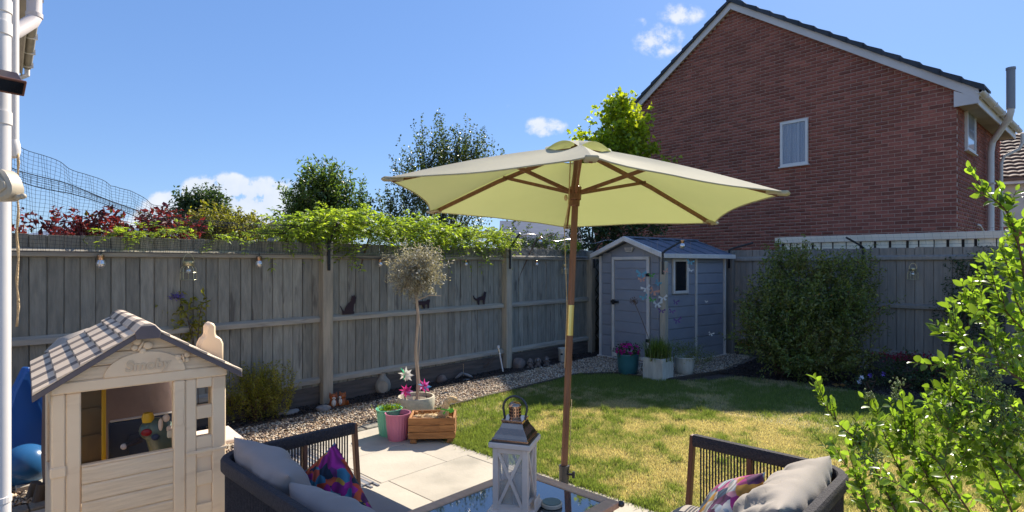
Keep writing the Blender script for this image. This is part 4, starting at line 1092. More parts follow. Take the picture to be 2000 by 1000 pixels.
# steel cats on the middle rail
def cat(px, outline, label, s=1.0):
    t = ft(px); root = tag(MB().prism([(x * s, z * s) for x, z in outline], -.002, .002).build('cat_silhouette', 'catblack', loc=g(t, .036, .985), rz=GA), label, 'cat ornament', 'metal cat silhouettes on the fence rail')
cat(678, [(-.08, 0), (.07, 0), (.075, .02), (.06, .03), (.066, .10), (.085, .13), (.088, .165), (.10, .18), (.095, .205), (.085, .195), (.07, .22), (.055, .20), (.04, .215), (.035, .185), (.03, .15), (-.01, .12), (-.045, .07), (-.055, .03), (-.075, .05), (-.10, .095), (-.115, .105), (-.105, .08), (-.085, .035)], 'sitting black cat silhouette nearest the left netting post')
cat(824, [(-.10, 0), (-.08, 0), (-.075, .05), (-.02, .05), (.0, .0), (.02, 0), (.025, .05), (.06, .05), (.065, 0), (.085, 0), (.095, .07), (.105, .095), (.10, .12), (.085, .115), (.07, .12), (.04, .095), (-.04, .10), (-.08, .10), (-.10, .115), (-.115, .15), (-.125, .15), (-.12, .10), (-.105, .06)], 'small walking cat silhouette partly behind the olive trunk')
cat(936, [(-.05, 0), (-.03, 0), (-.025, .05), (-.01, .06), (.03, .06), (.045, .0), (.065, 0), (.07, .05), (.085, .10), (.09, .14), (.095, .165), (.08, .155), (.065, .17), (.055, .155), (.05, .12), (.02, .11), (-.03, .10), (-.055, .085), (-.085, .08), (-.115, .10), (-.125, .125), (-.14, .12), (-.125, .08), (-.09, .055), (-.06, .055)], 'prowling cat silhouette with curled tail near the second post', 1.1)

# ================================================================ parasol
UC = Vector((.411, 3.67, 1.953)); UN = Vector((.047, .054, 1)).normalized(); UR = 1.25
base_p = UC - UN * (UC.z / UN.z)
par = thing('garden_parasol', 'open cream and lime garden parasol on a brown wooden pole', 'parasol', base_p)
def up_(h, p=(0, 0)):      # along the leaning pole
    return UN * h
H0 = UC.z / UN.z
e1 = Vector((1, 0, -UN.x)).normalized(); e2 = UN.cross(e1)
PH = 3.609
def tip(k): a = PH + k * math.pi / 3; return (e1 * math.cos(a) + e2 * math.sin(a)) * UR
RZ = .385
def canopy_pt(k, a, b):
    q = tip(k) * (1 - b) + tip(k + 1) * b; s_ = 4 * b * (1 - b)
    q = q * a * (1 - .068 * s_ * a ** 3)
    h = RZ * (1 - a) + .022 * math.sin(math.pi * a) * (1 - .9 * s_) - .02 * s_ * math.sin(math.pi * a)
    q = q + UN * (H0 + h)
    return q + UN * (.006 * mnoise.noise(q * 3.5 + Vector((0, 0, k))) * min(1, 8 * s_))
for k in range(6):
    mb = MB(); na, nb_ = 12, 12; a0 = .17
    vs = [canopy_pt(k, a0 + (1 - a0) * i / na, j / nb_) for i in range(na + 1) for j in range(nb_ + 1)]
    mb.add(vs, [(i * (nb_ + 1) + j, (i + 1) * (nb_ + 1) + j, (i + 1) * (nb_ + 1) + j + 1, i * (nb_ + 1) + j + 1) for i in range(na) for j in range(nb_)])
    pn = mb.build('canopy_panel', 'canopy', par, smooth=True)
    mb = MB(); mb.tube([canopy_pt(k, 1, j / nb_) for j in range(nb_ + 1)], .0045, 5); mb.build('hem', 'canopy', pn, smooth=True)
    mb = MB(); tp = tip(k) + UN * H0; d_ = tip(k).normalized(); sd = UN.cross(d_)
    mb.prism([(-.10, .012), (.01, .006), (.018, -.004), (.0, -.016), (-.10, -.004)], -.03, .03, fn=lambda x, y, z: tuple(tp + d_ * x + sd * y + UN * z)); mb.build('tip_pocket', 'canopy', pn, bevel=.005)
for k in range(6):
    mb = MB(); na, nb_ = 5, 10
    vs = []
    for i in range(na + 1):
        a = i / na
        for j in range(nb_ + 1):
            b = j / nb_; s_ = 4 * b * (1 - b); q = (tip(k) * (1 - b) + tip(k + 1) * b) * a * .20
            q = q * (1 - .05 * s_ * a); h = RZ * (1 - a * .17) + .045 - .045 * a * a * (1 - s_) + .012 * a * a * s_
            vs.append(q + UN * (H0 + h - .01))
    mb.add(vs, [(i * (nb_ + 1) + j, (i + 1) * (nb_ + 1) + j, (i + 1) * (nb_ + 1) + j + 1, i * (nb_ + 1) + j + 1) for i in range(na) for j in range(nb_)])
    mb.build('vent_cap', 'canopy', par, smooth=True)
mb = MB(); mb.tube([UN * .20, UN * (H0 + .40)], .0215, 18); pl = mb.build('pole', 'pole', par, smooth=True, auto=.7)
mb = MB(); mb.tube([UN * 1.105, UN * 1.30], .0235, 18); mb.build('brass_sleeve', 'brass', pl, smooth=True, auto=.7)
hub_h = H0 + .085
mb = MB(); mb.tube([UN * (hub_h - .06), UN * (hub_h + .03)], .038, 12); mb.tube([UN * (hub_h - .10), UN * (hub_h - .06)], .030, 12); mb.build('runner_hub', 'pole', par, bevel=.004)
mb = MB(); mb.tube([UN * (H0 + .30), UN * (H0 + .375)], .045, 12); mb.build('top_hub', 'pole', par, bevel=.004)
for k in range(6):
    t_ = tip(k); d_ = t_.normalized()
    p0 = d_ * .04 + UN * (H0 + RZ - .035); p1 = t_ * .965 + UN * (H0 - .006)
    pm = t_ * .5 + UN * (H0 + RZ * .5 - .004)
    mb = MB(); mb.beam(p0, pm, .016, .026, up=UN); mb.beam(pm, p1, .016, .026, up=UN); rb = mb.build('rib', 'pole', par)
    mb = MB(); mb.beam(d_ * .035 + UN * (hub_h - .01), t_ * .46 + UN * (H0 + RZ * .54 + .01), .016, .022, up=UN); mb.build('strut', 'pole', rb)
mb = MB(); sv = Vector((-.045, -.03, 0))
mb.tube([sv + UN * (hub_h + .2), sv * 1.0 + UN * (hub_h), sv * 1.0 + UN * (hub_h - .1), sv * 1.5 + UN * (hub_h - .24)], .004, 6)
mb.tube([sv * 1.5 + UN * (hub_h - .24), sv * .6 + UN * 1.3, sv * .55 + UN * .9], .0028, 5)
mb.tube([Vector((.028, -.01, 0)) + UN * .7, Vector((.032, -.01, 0)) + UN * .2], .0022, 5)
mb.ball(sv * 1.45 + UN * (hub_h - .05), (.012, .012, .02), 8, 6); mb.build('pull_cord', 'straw', par, smooth=True)
mb = MB(); mb.tube([UN * 0.02, UN * .275], .031, 18); mb.tube([UN * .262, UN * .282], .034, 18); bt = mb.build('base_tube', 'gunmetal', par, smooth=True, auto=.7)
mb = MB(); mb.tube([UN * .235 + Vector((.02, -.02, 0)), UN * .235 + Vector((.055, -.03, 0))], .008, 8); mb.tube([UN * .235 + Vector((.05, -.03, 0)), UN * .235 + Vector((.065, -.034, 0))], .022, 8); mb.build('clamp_knob', 'black', bt, bevel=.002)
mb = MB(); mb.lathe([(.24, .016), (.25, .03), (.23, .055), (.06, .075), (.04, .08)], 28); mb.build('base_plate', 'gunmetal', par, smooth=True, auto=.7)

# ================================================================ cushions
def pillow(w, h, t, seed=0, wr=.012, n=44, pinch=.10, wscale=5.0, sq=3.2):
    # (a, b) in the face, both sides; corners drawn out a little, edges thin
    mb = MB(); vs = []; idx = {}
    def P_(a, b, s_):
        th = max(0.0, (1 - abs(a) ** sq) * (1 - abs(b) ** sq)) ** .55
        x = a * w / 2 * (1 - pinch * (1 - a * a) * 0 - pinch * .5 * (1 - abs(b)) * 0 + 0) ; y = b * h / 2
        x *= 1 - pinch * (1 - b * b) * (abs(a) ** 4) * .6; y *= 1 - pinch * (1 - a * a) * (abs(b) ** 4) * .6
        q = Vector((x * wscale, y * wscale, seed * 7.7 + s_ * 3))
        rg = 1 - abs(mnoise.noise(Vector((q.x * 1.4, q.y * .45, q.z + 9)))) * 3; rg2 = 1 - abs(mnoise.noise(Vector((q.x * .9 + q.y * .9, q.y * .7 - q.x * .3, q.z + 3)))) * 3
        z = s_ * (t / 2 * th + wr * th * (.7 * mnoise.noise(q * .6) - .35 * max(0, rg) ** 2 - .30 * max(0, rg2) ** 2))
        return (x, y, z)
    for i in range(n + 1):
        for j in range(n + 1):
            a = math.sin((i / n * 2 - 1) * math.pi / 2); b = math.sin((j / n * 2 - 1) * math.pi / 2); idx[(i, j, 1)] = len(vs); vs.append(P_(a, b, 1))
    for i in range(n + 1):
        for j in range(n + 1):
            if i in (0, n) or j in (0, n): idx[(i, j, -1)] = idx[(i, j, 1)]; continue
            a = math.sin((i / n * 2 - 1) * math.pi / 2); b = math.sin((j / n * 2 - 1) * math.pi / 2); idx[(i, j, -1)] = len(vs); vs.append(P_(a, b, -1))
    fsx = []
    for i in range(n):
        for j in range(n):
            fsx.append((idx[(i, j, 1)], idx[(i + 1, j, 1)], idx[(i + 1, j + 1, 1)], idx[(i, j + 1, 1)]))
            fsx.append((idx[(i, j, -1)], idx[(i, j + 1, -1)], idx[(i + 1, j + 1, -1)], idx[(i + 1, j, -1)]))
    return mb.add(vs, fsx)
def place(o, loc, xa, za, parent=None):       # x axis along xa, z axis (the cushion's face normal) along za
    xa = Vector(xa).normalized(); za = Vector(za); za = (za - xa * za.dot(xa)).normalized(); ya = za.cross(xa)
    m_ = Matrix((xa, ya, za)).transposed().to_4x4(); m_.translation = Vector(loc)
    o.matrix_local = m_
    return o

# ================================================================ sofas
def sofa(label, loc, rz, sg, length, fab, L=.70):
    # x: out along the arm, sg*y: along the back
    root = thing('rope_sofa', label, 'sofa', loc, rz, 'rope sided garden sofas')
    HT = .66; rr = .13
    def path(z, off=0.0, x_end=L):
        p = [Vector((x_end, off * -sg * -1, z))]
        p = [Vector((x_end, -sg * 0 + sg * off, z))]
        c = Vector((rr, sg * rr, z))
        for i in range(9):
            a = math.pi / 2 * i / 8
            p.append(Vector((c.x - (rr - off) * math.sin(a), sg * (rr - (rr - off) * math.cos(a)), z)))
        p.append(Vector((off, sg * length * .5, z))); p.append(Vector((off, sg * (length - .12), z)))
        return p
    top = path(HT)
    mb = MB()
    def ribbon(pp, w, h):
        m_ = len(pp); vs = []
        for i, p in enumerate(pp):
            d_ = (pp[min(i + 1, m_ - 1)] - pp[max(i - 1, 0)]).normalized(); s_ = Vector((0, 0, 1)).cross(d_) * (w / 2); u_ = Vector((0, 0, h / 2))
            b_ = .3
            for q in (s_ * (1 - b_) + u_, s_ + u_ * (1 - b_), s_ - u_ * (1 - b_), s_ * (1 - b_) - u_, -s_ * (1 - b_) - u_, -s_ - u_ * (1 - b_), -s_ + u_ * (1 - b_), -s_ * (1 - b_) + u_): vs.append(p + q)
        f_ = [(i * 8 + k, i * 8 + (k + 1) % 8, (i + 1) * 8 + (k + 1) % 8, (i + 1) * 8 + k) for i in range(m_ - 1) for k in range(8)]
        mb.add(vs, f_ + [tuple(range(8)), tuple(range((m_ - 1) * 8, m_ * 8))])
    ribbon(top, .042, .058); mb.build('top_rail', 'rope', root, smooth=True, auto=.9)
    mb = MB(); ribbon(path(.235), .04, .05); mb.build('lower_rail', 'sofa_metal', root, smooth=True, auto=.9)
    # ropes
    def along(pp, dist):
        for a, b in zip(pp, pp[1:]):
            l = (b - a).length
            if dist <= l: return a + (b - a) * (dist / l)
            dist -= l
        return pp[-1]
    tot = sum((b - a).length for a, b in zip(top, top[1:])); sp_ = .0155; proto = None; dd = .035
    while dd < tot - .02:
        p = along(top, dd); q = along(path(.235), dd * sum((b - a).length for a, b in zip(path(.235), path(.235)[1:])) / tot)
        if proto is None:
            m1 = MB(); m1.tube([(0, 0, .25), (0, 0, .635)], .0042, 6); proto = m1.build('rope', 'rope', root, smooth=True, auto=1); o = proto
        else: o = proto.copy(); COL.objects.link(o); o.parent = root
        o.location = (p.x, p.y, 0); dd += sp_
    # posts and legs
    for (x, y, lean_) in [(L + .006, 0, .045), (.42, 0, 0.0), (.0 + .04, length * .55, 0), (.04, length - .12, 0)]:
        m1 = MB(); m1.beam((x + lean_, sg * y, 0), (x, sg * y, .685 if lean_ else .64), .034, .024, up=(1, 0, 0)); m1.build('leg', 'sofa_metal', root, bevel=.003)
    m1 = MB(); m1.beam((.04, sg * .04, .25), (.04, sg * .04, 0), .035, .035, up=(1, 0, 0)); m1.build('leg', 'sofa_metal', root, bevel=.003)
    m1 = MB(); m1.beam((L - .01, sg * .02, .24), (L - .01, sg * length, .24), .04, .05); m1.beam((.02, sg * length, .24), (L, sg * length, .24), .04, .05); m1.build('seat_frame', 'sofa_metal', root, bevel=.003)
    m1 = MB(); m1.bb(.06, L - .02, min(sg * .04, sg * length), max(sg * .04, sg * length), .255, .27); m1.build('seat_board', 'sofa_metal', root)
    # the back is closed outside by a woven wrap
    return root
def seat_cushion(label, loc, rz, size, fab):
    mb = pillow(size[0], size[1], size[2], seed=3, wr=.006, sq=9, pinch=.0, n=22)
    o = mb.build('seat_cushion', fab, smooth=True, loc=loc, rz=rz); tag(o, label, 'cushion'); return o
SB = Vector((-1.355, 2.585, 0))
ls = sofa('left rope sofa with dark grey frame beside the playhouse', SB, GA, -1, 1.55, 'cushion')
def lp(x, y, z=0): p = SB + U * x + V * y; return Vector((p.x, p.y, z))
o = pillow(.66, 1.38, .13, 3, wr=.004, sq=10, pinch=.0, n=24).build('seat_cushion', 'cushion', smooth=True, loc=lp(.385, .75, .335), rz=GA); tag(o, 'dark grey seat cushion of the left sofa', 'cushion')
sc = pillow(.56, .50, .23, 1, wr=.055, wscale=6, sq=3.0).build('back_cushion', 'cushion', smooth=True); place(sc, lp(.175, .31, .525), V * 1.0 + Vector((0, 0, -.06)), U * .82 + V * .16 + Vector((0, 0, .42))); tag(sc, 'plump grey back cushion in the far corner of the left sofa', 'cushion', 'back cushions on the left sofa')
sc = pillow(.58, .50, .23, 2, wr=.055, wscale=6, sq=3.0).build('back_cushion', 'cushion', smooth=True); place(sc, lp(.20, .88, .495), V * 1.0 + Vector((0, 0, .03)), U * .8 - V * .08 + Vector((0, 0, .5))); tag(sc, 'grey back cushion nearest the camera on the left sofa', 'cushion', 'back cushions on the left sofa')
sc = pillow(.42, .42, .17, 5, wr=.010, sq=2.6, pinch=.16).build('floral_pillow', 'floral', smooth=True); place(sc, lp(.31, .45, .485), V * .55 - Vector((0, 0, .80)) + U * .22, U * .80 + Vector((0, 0, .32)) - V * .52); tag(sc, 'bright orange teal and magenta floral pillow on the left sofa', 'pillow')
SR = Vector((1.44, 2.40, 0)); RRZ = math.atan2(-V.y, -V.x)
rs = sofa('right rope sofa with brown end post on the lawn edge', SR, RRZ, 1, 1.55, 'cushion_l')
def rp(x, y, z=0): p = SR - V * x - U * y; return Vector((p.x, p.y, z))
o = pillow(.66, 1.38, .13, 4, wr=.004, sq=10, pinch=.0, n=24).build('seat_cushion', 'cushion_l', smooth=True, loc=rp(.385, .76, .335), rz=RRZ); tag(o, 'pale grey seat cushion of the right sofa', 'cushion')
sc = pillow(.66, .50, .24, 6, wr=.065, wscale=8, sq=3.0).build('back_cushion', 'cushion_l', smooth=True); place(sc, rp(.20, .34, .51), -U * 1.0 + Vector((0, 0, -.04)), -V * .80 + Vector((0, 0, .5)) - U * .05); tag(sc, 'creased pale back cushion in the corner of the right sofa', 'cushion', 'back cushions on the right sofa')
sc = pillow(.60, .48, .22, 8, wr=.055, wscale=7, sq=3.0).build('back_cushion', 'cushion_l', smooth=True); place(sc, rp(.22, .95, .47), -U * 1.0, -V * .8 + Vector((0, 0, .5))); tag(sc, 'pale back cushion at the bottom edge on the right sofa', 'cushion', 'back cushions on the right sofa')
sc = pillow(.42, .42, .16, 9, wr=.010, sq=2.6, pinch=.16).build('floral_pillow', 'floral_pale', smooth=True); place(sc, rp(.40, .37, .47), -U * .62 - Vector((0, 0, .6)) - V * .15, -V * .72 + Vector((0, 0, .45)) - U * .45); tag(sc, 'pale blue and pink floral pillow with orange corner on the right sofa', 'pillow')

# rug
ru = thing('outdoor_rug', 'blue grey striped rug with fringed end behind the left sofa', 'rug', g(0, 0), GA)
rc = Vector((-.975, 3.98, 0)) - g(0, 0); rx = rc.dot(U); rd = rc.dot(V)
mb = MB(); mb.bb(rx - 1.35, rx, -rd, -rd + .98, .0135, .0225); mb.build('weave', 'rug', ru)
mb = MB()
for k in range(26): mb.bb(rx - .012 - k * .052, rx - k * .052 + .004, -rd - .06 - .01 * rnd.random(), -rd, .0135, .018)
mb.build('fringe', 'rug', ru)
mb = MB()
for k in range(26): mb.bb(rx - .03 - k * .052, rx - .012 - k * .052, -rd + .002, -rd + .978, .0226, .0245)
mb.build('stripe', 'cushion_l', ru)

# ================================================================ table and what stands on it
TT = Vector((.045, 3.10, 0)); TZ = .44
tb = thing('garden_table', 'low brown framed table with dark glass top', 'table', TT, GA)
TL, TW = .92, .64     # along -x and along -y
fw = .062
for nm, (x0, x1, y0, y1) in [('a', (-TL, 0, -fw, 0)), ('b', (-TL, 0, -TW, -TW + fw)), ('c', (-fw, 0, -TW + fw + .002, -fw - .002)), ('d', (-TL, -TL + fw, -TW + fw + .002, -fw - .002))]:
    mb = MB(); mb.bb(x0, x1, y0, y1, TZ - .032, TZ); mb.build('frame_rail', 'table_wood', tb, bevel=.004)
mb = MB(); mb.bb(-TL + fw, -fw, -TW + fw, -fw, TZ - .012, TZ - .005); mb.build('glass_top', 'table_glass', tb)
for x in (-.04, -TL + .04):
    for y in (-.04, -TW + .04):
        mb = MB(); mb.bb(x - .02, x + .02, y - .02, y + .02, 0.012, TZ - .033); mb.build('leg', 'gunmetal', tb, bevel=.003)
for x, y in ((.004, .004), (.004, -TW - .004), (-TL - .004, .004)):
    mb = MB(); mb.ball((x, y, TZ - .012), (.017, .017, .015), 10, 8); mb.build('corner_cap', 'gunmetal', tb, smooth=True)
LP_ = far(1006, 1000, 2.55); LP_ = Vector((LP_.x, 2.56, TZ))
lt = thing('candle_lantern', 'white wooden lantern with crossed sides and copper coloured top on the table', 'lantern', LP_, R(-17))
lw, lh = .080, .305      # half width, body height
mb = MB(); mb.bb(-lw - .022, lw + .022, -lw - .022, lw + .022, 0, .030); mb.build('base', 'white', lt, bevel=.006)
for sx in (-1, 1):
    for sy in (-1, 1):
        mb = MB(); cx_, cy_ = sx * (lw - .012), sy * (lw - .012); mb.bb(cx_ - .0125, cx_ + .0125, cy_ - .0125, cy_ + .0125, .030, lh); mb.build('corner_post', 'white', lt, bevel=.002)
for k in range(4):
    rt = Matrix.Rotation(k * math.pi / 2, 3, 'Z')
    for z0, z1 in ((.030, .052), (lh - .022, lh)):
        mb = MB(); mb.box(rt @ Vector((0, -lw + .009, (z0 + z1) / 2)), (2 * lw - .05, .016, z1 - z0), rt); mb.build('side_rail', 'white', lt)
    for s_ in (-1, 1):
        mb = MB(); a = rt @ Vector((-s_ * (lw - .026), -lw + .006 + .003 * s_, .052)); b = rt @ Vector((s_ * (lw - .026), -lw + .006 + .003 * s_, lh - .022))
        mb.beam(a, b, .007, .013, up=(0, 0, 1)); mb.build('cross_bar', 'white', lt)
    mb = MB(); mb.box(rt @ Vector((0, -lw + .018, (.05 + lh - .02) / 2)), (2 * lw - .05, .002, lh - .07), rt); mb.build('pane', 'clear', lt)
mb = MB(); mb.bb(-lw - .016, lw + .016, -lw - .016, lw + .016, lh + .001, lh + .026); mb.build('cap', 'white', lt, bevel=.004)
mb = MB(); q = lw + .004; vs = []
prof2 = [(q, lh + .027), (q, lh + .040), (q * .93, lh + .044), (q * .86, lh + .058), (q * .66, lh + .083), (q * .58, lh + .101), (q * .55, lh + .105), (q * .60, lh + .107), (q * .60, lh + .118)]
for r_, z in prof2: vs += [(-r_, -r_, z), (r_, -r_, z), (r_, r_, z), (-r_, r_, z)]
mb.add(vs, [(i * 4 + k, i * 4 + (k + 1) % 4, (i + 1) * 4 + (k + 1) % 4, (i + 1) * 4 + k) for i in range(len(prof2) - 1) for k in range(4)] + [(0, 1, 2, 3), tuple(range(len(vs) - 4, len(vs)))])
ltp = mb.build('metal_roof', 'copper', lt, bevel=.002)
mb = MB(); mb.bb(-lw - .012, lw + .012, -lw - .012, lw + .012, lh + .0265, lh + .029); mb.build('roof_plate', 'gunmetal', lt)
z0 = lh + .119
mb = MB(); mb.tube([(0, 0, z0), (0, 0, z0 + .05)], .026, 16); ch = mb.build('chimney', 'copper', lt, smooth=True, auto=.7)
mb = MB()
for k in range(14):
    a = k * math.tau / 14
    for zz in (.008, .022, .036): mb.box((.0265 * math.cos(a), .0265 * math.sin(a), z0 + zz + .004), (.004, .004, .008), Matrix.Rotation(a, 3, 'Z'))
mb.build('vent_slots', 'black', ch)
mb = MB(); mb.lathe([(.030, z0 + .05), (.031, z0 + .056), (.022, z0 + .068), (.0, z0 + .074)], 16); mb.build('chimney_cap', 'copper', ch, smooth=True, auto=.9)
mb = MB(); pr_ = [(-.047, z0 - .012)] + [(-.056 * math.cos(math.pi * i / 16) , z0 + .040 + .056 * math.sin(math.pi * i / 16)) for i in range(17)] + [(.047, z0 - .012)]
mb.tube([(x, 0, z) for x, z in pr_], .0055, 8); mb.build('handle', 'gunmetal', lt, smooth=True, auto=1)
mb = MB(); mb.bb(lw + .018, lw + .024, -.035, .05, .03, .07); mb.build('door_stop', 'white', lt, bevel=.002)
cd = tag(MB().lathe([(0, 0), (.030, 0), (.031, .10), (.028, .104), (0, .100)], 18).build('candle', 'candle_a', smooth=True, auto=.8, loc=LP_ + Vector((-.040, -.01, .031))), 'amber pillar candle inside the white lantern', 'candle')
cd = tag(MB().lathe([(0, 0), (.036, 0), (.038, .135), (.034, .142), (0, .138)], 18).build('candle', 'candle_b', smooth=True, auto=.8, loc=LP_ + Vector((.030, .02, .031))), 'cream pillar candle inside the white lantern', 'candle')
cp = far(1081, 1000, 2.5); cst = thing('coaster', 'round wooden coaster lying on the glass table', 'coaster', (cp.x, 2.62, TZ - .004))
mb = MB(); mb.tube([(0, 0, 0), (0, 0, .018)], .05, 24); mb.build('disc', 'candle_b', cst, bevel=.003)
mb = MB(); mb.lathe([(0, .018), (.044, .0185), (.043, .021), (0, .0215)], 20); mb.build('inlay', 'toy', cst, smooth=True, auto=.8)

# ================================================================ pots near the patio
def ribbed_pot(name, label, px, py, r0, r1, h, m, ribs=24):
    Yc = at(px, py); root = thing(name, label, 'pot', (Yc.x, Yc.y + r0, .012), 0, 'ribbed plastic pots by the crate')
    mb = MB(); vs = []; n = ribs * 4
    prof_ = [(r0 * .96, 0), (r0, .01), (r0 + (r1 - r0) * .5, h * .5), (r1 * .97, h * .93), (r1 * 1.02, h * .95), (r1 * 1.05, h), (r1 * .98, h), (r1 * .92, h * .93), (r1 * .9, h * .80)]
    for i, (r_, z) in enumerate(prof_):
        for k in range(n):
            a = math.tau * k / n; rr_ = r_ * (1 + (.022 * math.cos(k / 4 * math.tau) if 1 <= i <= 3 else 0)); vs.append((rr_ * math.cos(a), rr_ * math.sin(a), z))
    mb.add(vs, [(i * n + k, i * n + (k + 1) % n, (i + 1) * n + (k + 1) % n, (i + 1) * n + k) for i in range(len(prof_) - 1) for k in range(n)] + [tuple(range(n))])
    mb.build('body', m, root, smooth=True, auto=.7)
    mb = MB(); mb.tube([(0, 0, h * .78), (0, 0, h * .82)], r1 * .9, 24); mb.build('soil', 'soil', root)
    return root
mp = ribbed_pot('flower_pot', 'mint green ribbed pot holding a yellow green sedum', 756, 857, .088, .115, .24, 'mint')
pp_ = ribbed_pot('flower_pot', 'empty pink ribbed pot beside the wooden crate', 773, 866, .085, .108, .235, 'pink')
P = np.array([[rnd.gauss(0, .04), rnd.gauss(0, .04), .20 + rnd.random() * .06] for _ in range(420)]); D = np.array([[rnd.gauss(0, .6), rnd.gauss(0, .6), .8] for _ in range(420)]); P[:, :2] *= 1.1
sedum = thing('sedum', 'small yellow green sedum growing in the mint pot', 'plant', tuple(mp.location)); leaves('foliage', P, D, .022, 'leaf_lime', sedum, aspect=.45); tag(sedum, 'small yellow green sedum growing in the mint pot', 'plant')
# olive pot with standard tree
OP = at(808, 813); OP = Vector((OP.x, OP.y + .16, 0)); 
op = thing('olive_pot', 'wide low pale stone pot holding the olive tree and pinwheels', 'pot', OP)
mb = MB(); mb.lathe([(0, 0), (.168, .0), (.185, .03), (.192, .09), (.194, .165), (.190, .172), (.172, .172), (.168, .12), (0, .118)], 40); mb.build('body', 'stonepot', op, smooth=True, auto=.7)
mb = MB(); mb.tube([(0, 0, .10), (0, 0, .135)], .168, 30); mb.build('soil', 'gravel_base', op)
lb = at(800, 790, .15); mb = MB(); mb.box((-.05, -.10, .165), (.06, .004, .05), Matrix.Rotation(R(-15), 3, 'X')); mb.build('plant_label', 'ribbon' if False else 'candle_b', op)
ot = thing('olive_tree', 'ball headed olive tree on a bare stem in the round pot', 'tree', OP + Vector((.005, 0, .13)))
CZ = 1.335
stem = [Vector((.012 * math.sin(i * .8), .004 * math.cos(i * .5), 1.22 * i / 14)) for i in range(15)]
mb = MB(); mb.tube(stem, [.017 - .004 * i / 14 for i in range(15)], 10)
for k in range(16):
    a = rnd.uniform(0, math.tau); e_ = rnd.uniform(.1, 1.3); l = rnd.uniform(.15, .27); q = Vector((math.cos(a) * math.cos(e_), math.sin(a) * math.cos(e_), math.sin(e_)))
    mb.tube([stem[-1 - k % 3], stem[-1 - k % 3] + q * l * .5 + Vector((0, 0, .03)), stem[-1 - k % 3] + q * l], [.007, .004, .002], 5)
mb.build('trunk', 'palebark', ot, smooth=True, auto=1.2)
mb = MB(); mb.tube([Vector((.03 + .01 * math.sin(i * .5), -.02 + .01 * math.cos(i * .6), .9 * i / 20)) for i in range(21)], .0035, 5); mb.build('trailing_stem', 'palebark', ot)
P, D, T = shoots([((0, 0, CZ + .02), (.195, .195, .19))], 430, .15, .014, up=.15, out=1.0, jit=.6, spread=.014, inner=.1)
leaves('crown', P, D, .028 + .014 * nr.random(len(P)), 'leaf_olive', ot, aspect=.30, fold=.1); COL.objects[-1] if False else None
# pinwheels
def pinwheel(px, py, Y, base, cols, label, r=.085):
    c_ = far(px, py, Y); root = thing('pinwheel', label, 'pinwheel', (c_.x, c_.y, 0), 0, 'foil pinwheels in the olive pot')
    bx = Vector((base[0] - c_.x, base[1] - c_.y, .14))
    mb = MB(); mb.tube([bx, (0, .01, c_.z)], .004, 6); mb.build('stick', 'black', root)
    tilt = Matrix.Rotation(rnd.uniform(-.35, .35), 3, 'Z') @ Matrix.Rotation(R(12), 3, 'X')
    for j in range(2):
        for k in range(8):
            a = k * math.tau / 8 + j * .4; ro = Matrix.Rotation(a, 3, 'Y'); sc_ = 1 if j == 0 else .72
            pts_ = [Vector((0, 0, 0)), Vector((r * .25, -.012, r * .34)), Vector((r * .1, .004 - .01 * j, r * 1.02)), Vector((-r * .12, .006, r * .35))]
            pts_ = [tilt @ (ro @ (p * sc_)) + Vector((0, -.004 - .012 * j, c_.z)) for p in pts_]
            mb = MB(); mb.add(pts_, [(0, 1, 2), (0, 2, 3)]); mb.build('petal', cols[(k + 3 * j) % len(cols)], root)
    mb = MB(); mb.ball((0, -.022, c_.z), .008, 8, 6); mb.build('hub', cols[0], root, smooth=True)
pinwheel(793, 731, OP.y - .02, (OP.x - .11, OP.y - .03), ['white_foil'] * 7 + ['foil_green'], 'silvery white foil pinwheel above the olive pot', .092)
pinwheel(793, 763, OP.y - .10, (OP.x - .12, OP.y - .07), ['pink_foil', 'pink_foil', 'lilac_foil'], 'magenta foil pinwheel at the left of the olive trunk', .080)
pinwheel(829, 753, OP.y - .06, (OP.x + .12, OP.y - .05), ['pink_foil', 'lilac_foil', 'foil_blue', 'pink_foil'], 'pink and blue foil pinwheel at the right of the olive trunk', .082)
# wooden crate planter with the straw goose
cr = at(843, 868); CRZ = R(3)
ct = thing('wooden_planter', 'orange brown wooden crate planter on short feet', 'planter', (cr.x, cr.y, .012), CRZ)
cw, cdp, z0, z1 = .405, .27, .035, .215
for i in range(3):
    a, b = z0 + i * .061, z0 + (i + 1) * .061 - .004
    for (x0, x1, y0, y1) in [(-cw / 2, cw / 2, 0, .02), (-cw / 2, cw / 2, cdp, cdp + .02), (-cw / 2 + .002, -cw / 2 + .022, .022, cdp - .002), (cw / 2 - .022, cw / 2 - .002, .022, cdp - .002)]:
        mb = MB(); mb.bb(x0, x1, y0, y1, a, b); mb.build('board', 'crate', ct, bevel=.003)
for x in (-cw / 2 + .045, cw / 2 - .045):
    for y in (.045, cdp - .03): mb = MB(); mb.bb(x - .013, x + .013, y - .02, y + .02, z0, z1 - .004); mb.build('corner_batten', 'crate', ct, bevel=.002)
    mb = MB(); mb.prism([(-.03, 0), (.03, 0), (.02, .034), (-.02, .034)], -.01, cdp, fn=lambda a, y, z: (x + a, y, z)); mb.build('foot', 'crate', ct, bevel=.003)
mb = MB(); mb.bb(-.065, .065, -.006, -.0005, .098, .150); mb.build('name_plate', 'candle_b' if False else 'crate', ct, bevel=.001)
mb = MB(); mb.bb(-cw / 2 + .022, cw / 2 - .022, .022, cdp - .002, .10, .13); mb.build('soil', 'soil', ct)
gz = thing('straw_goose', 'straw goose with green neck ribbon sitting in the wooden crate', 'goose ornament', (cr.x, cr.y + .12, .15), CRZ)
mb = MB(); lumpy(mb, (-.02, 0, .035), (.16, .06, .045), 4, .25, 18, 12); mb.ball((-.14, 0, .05), (.05, .03, .028), 10, 8)
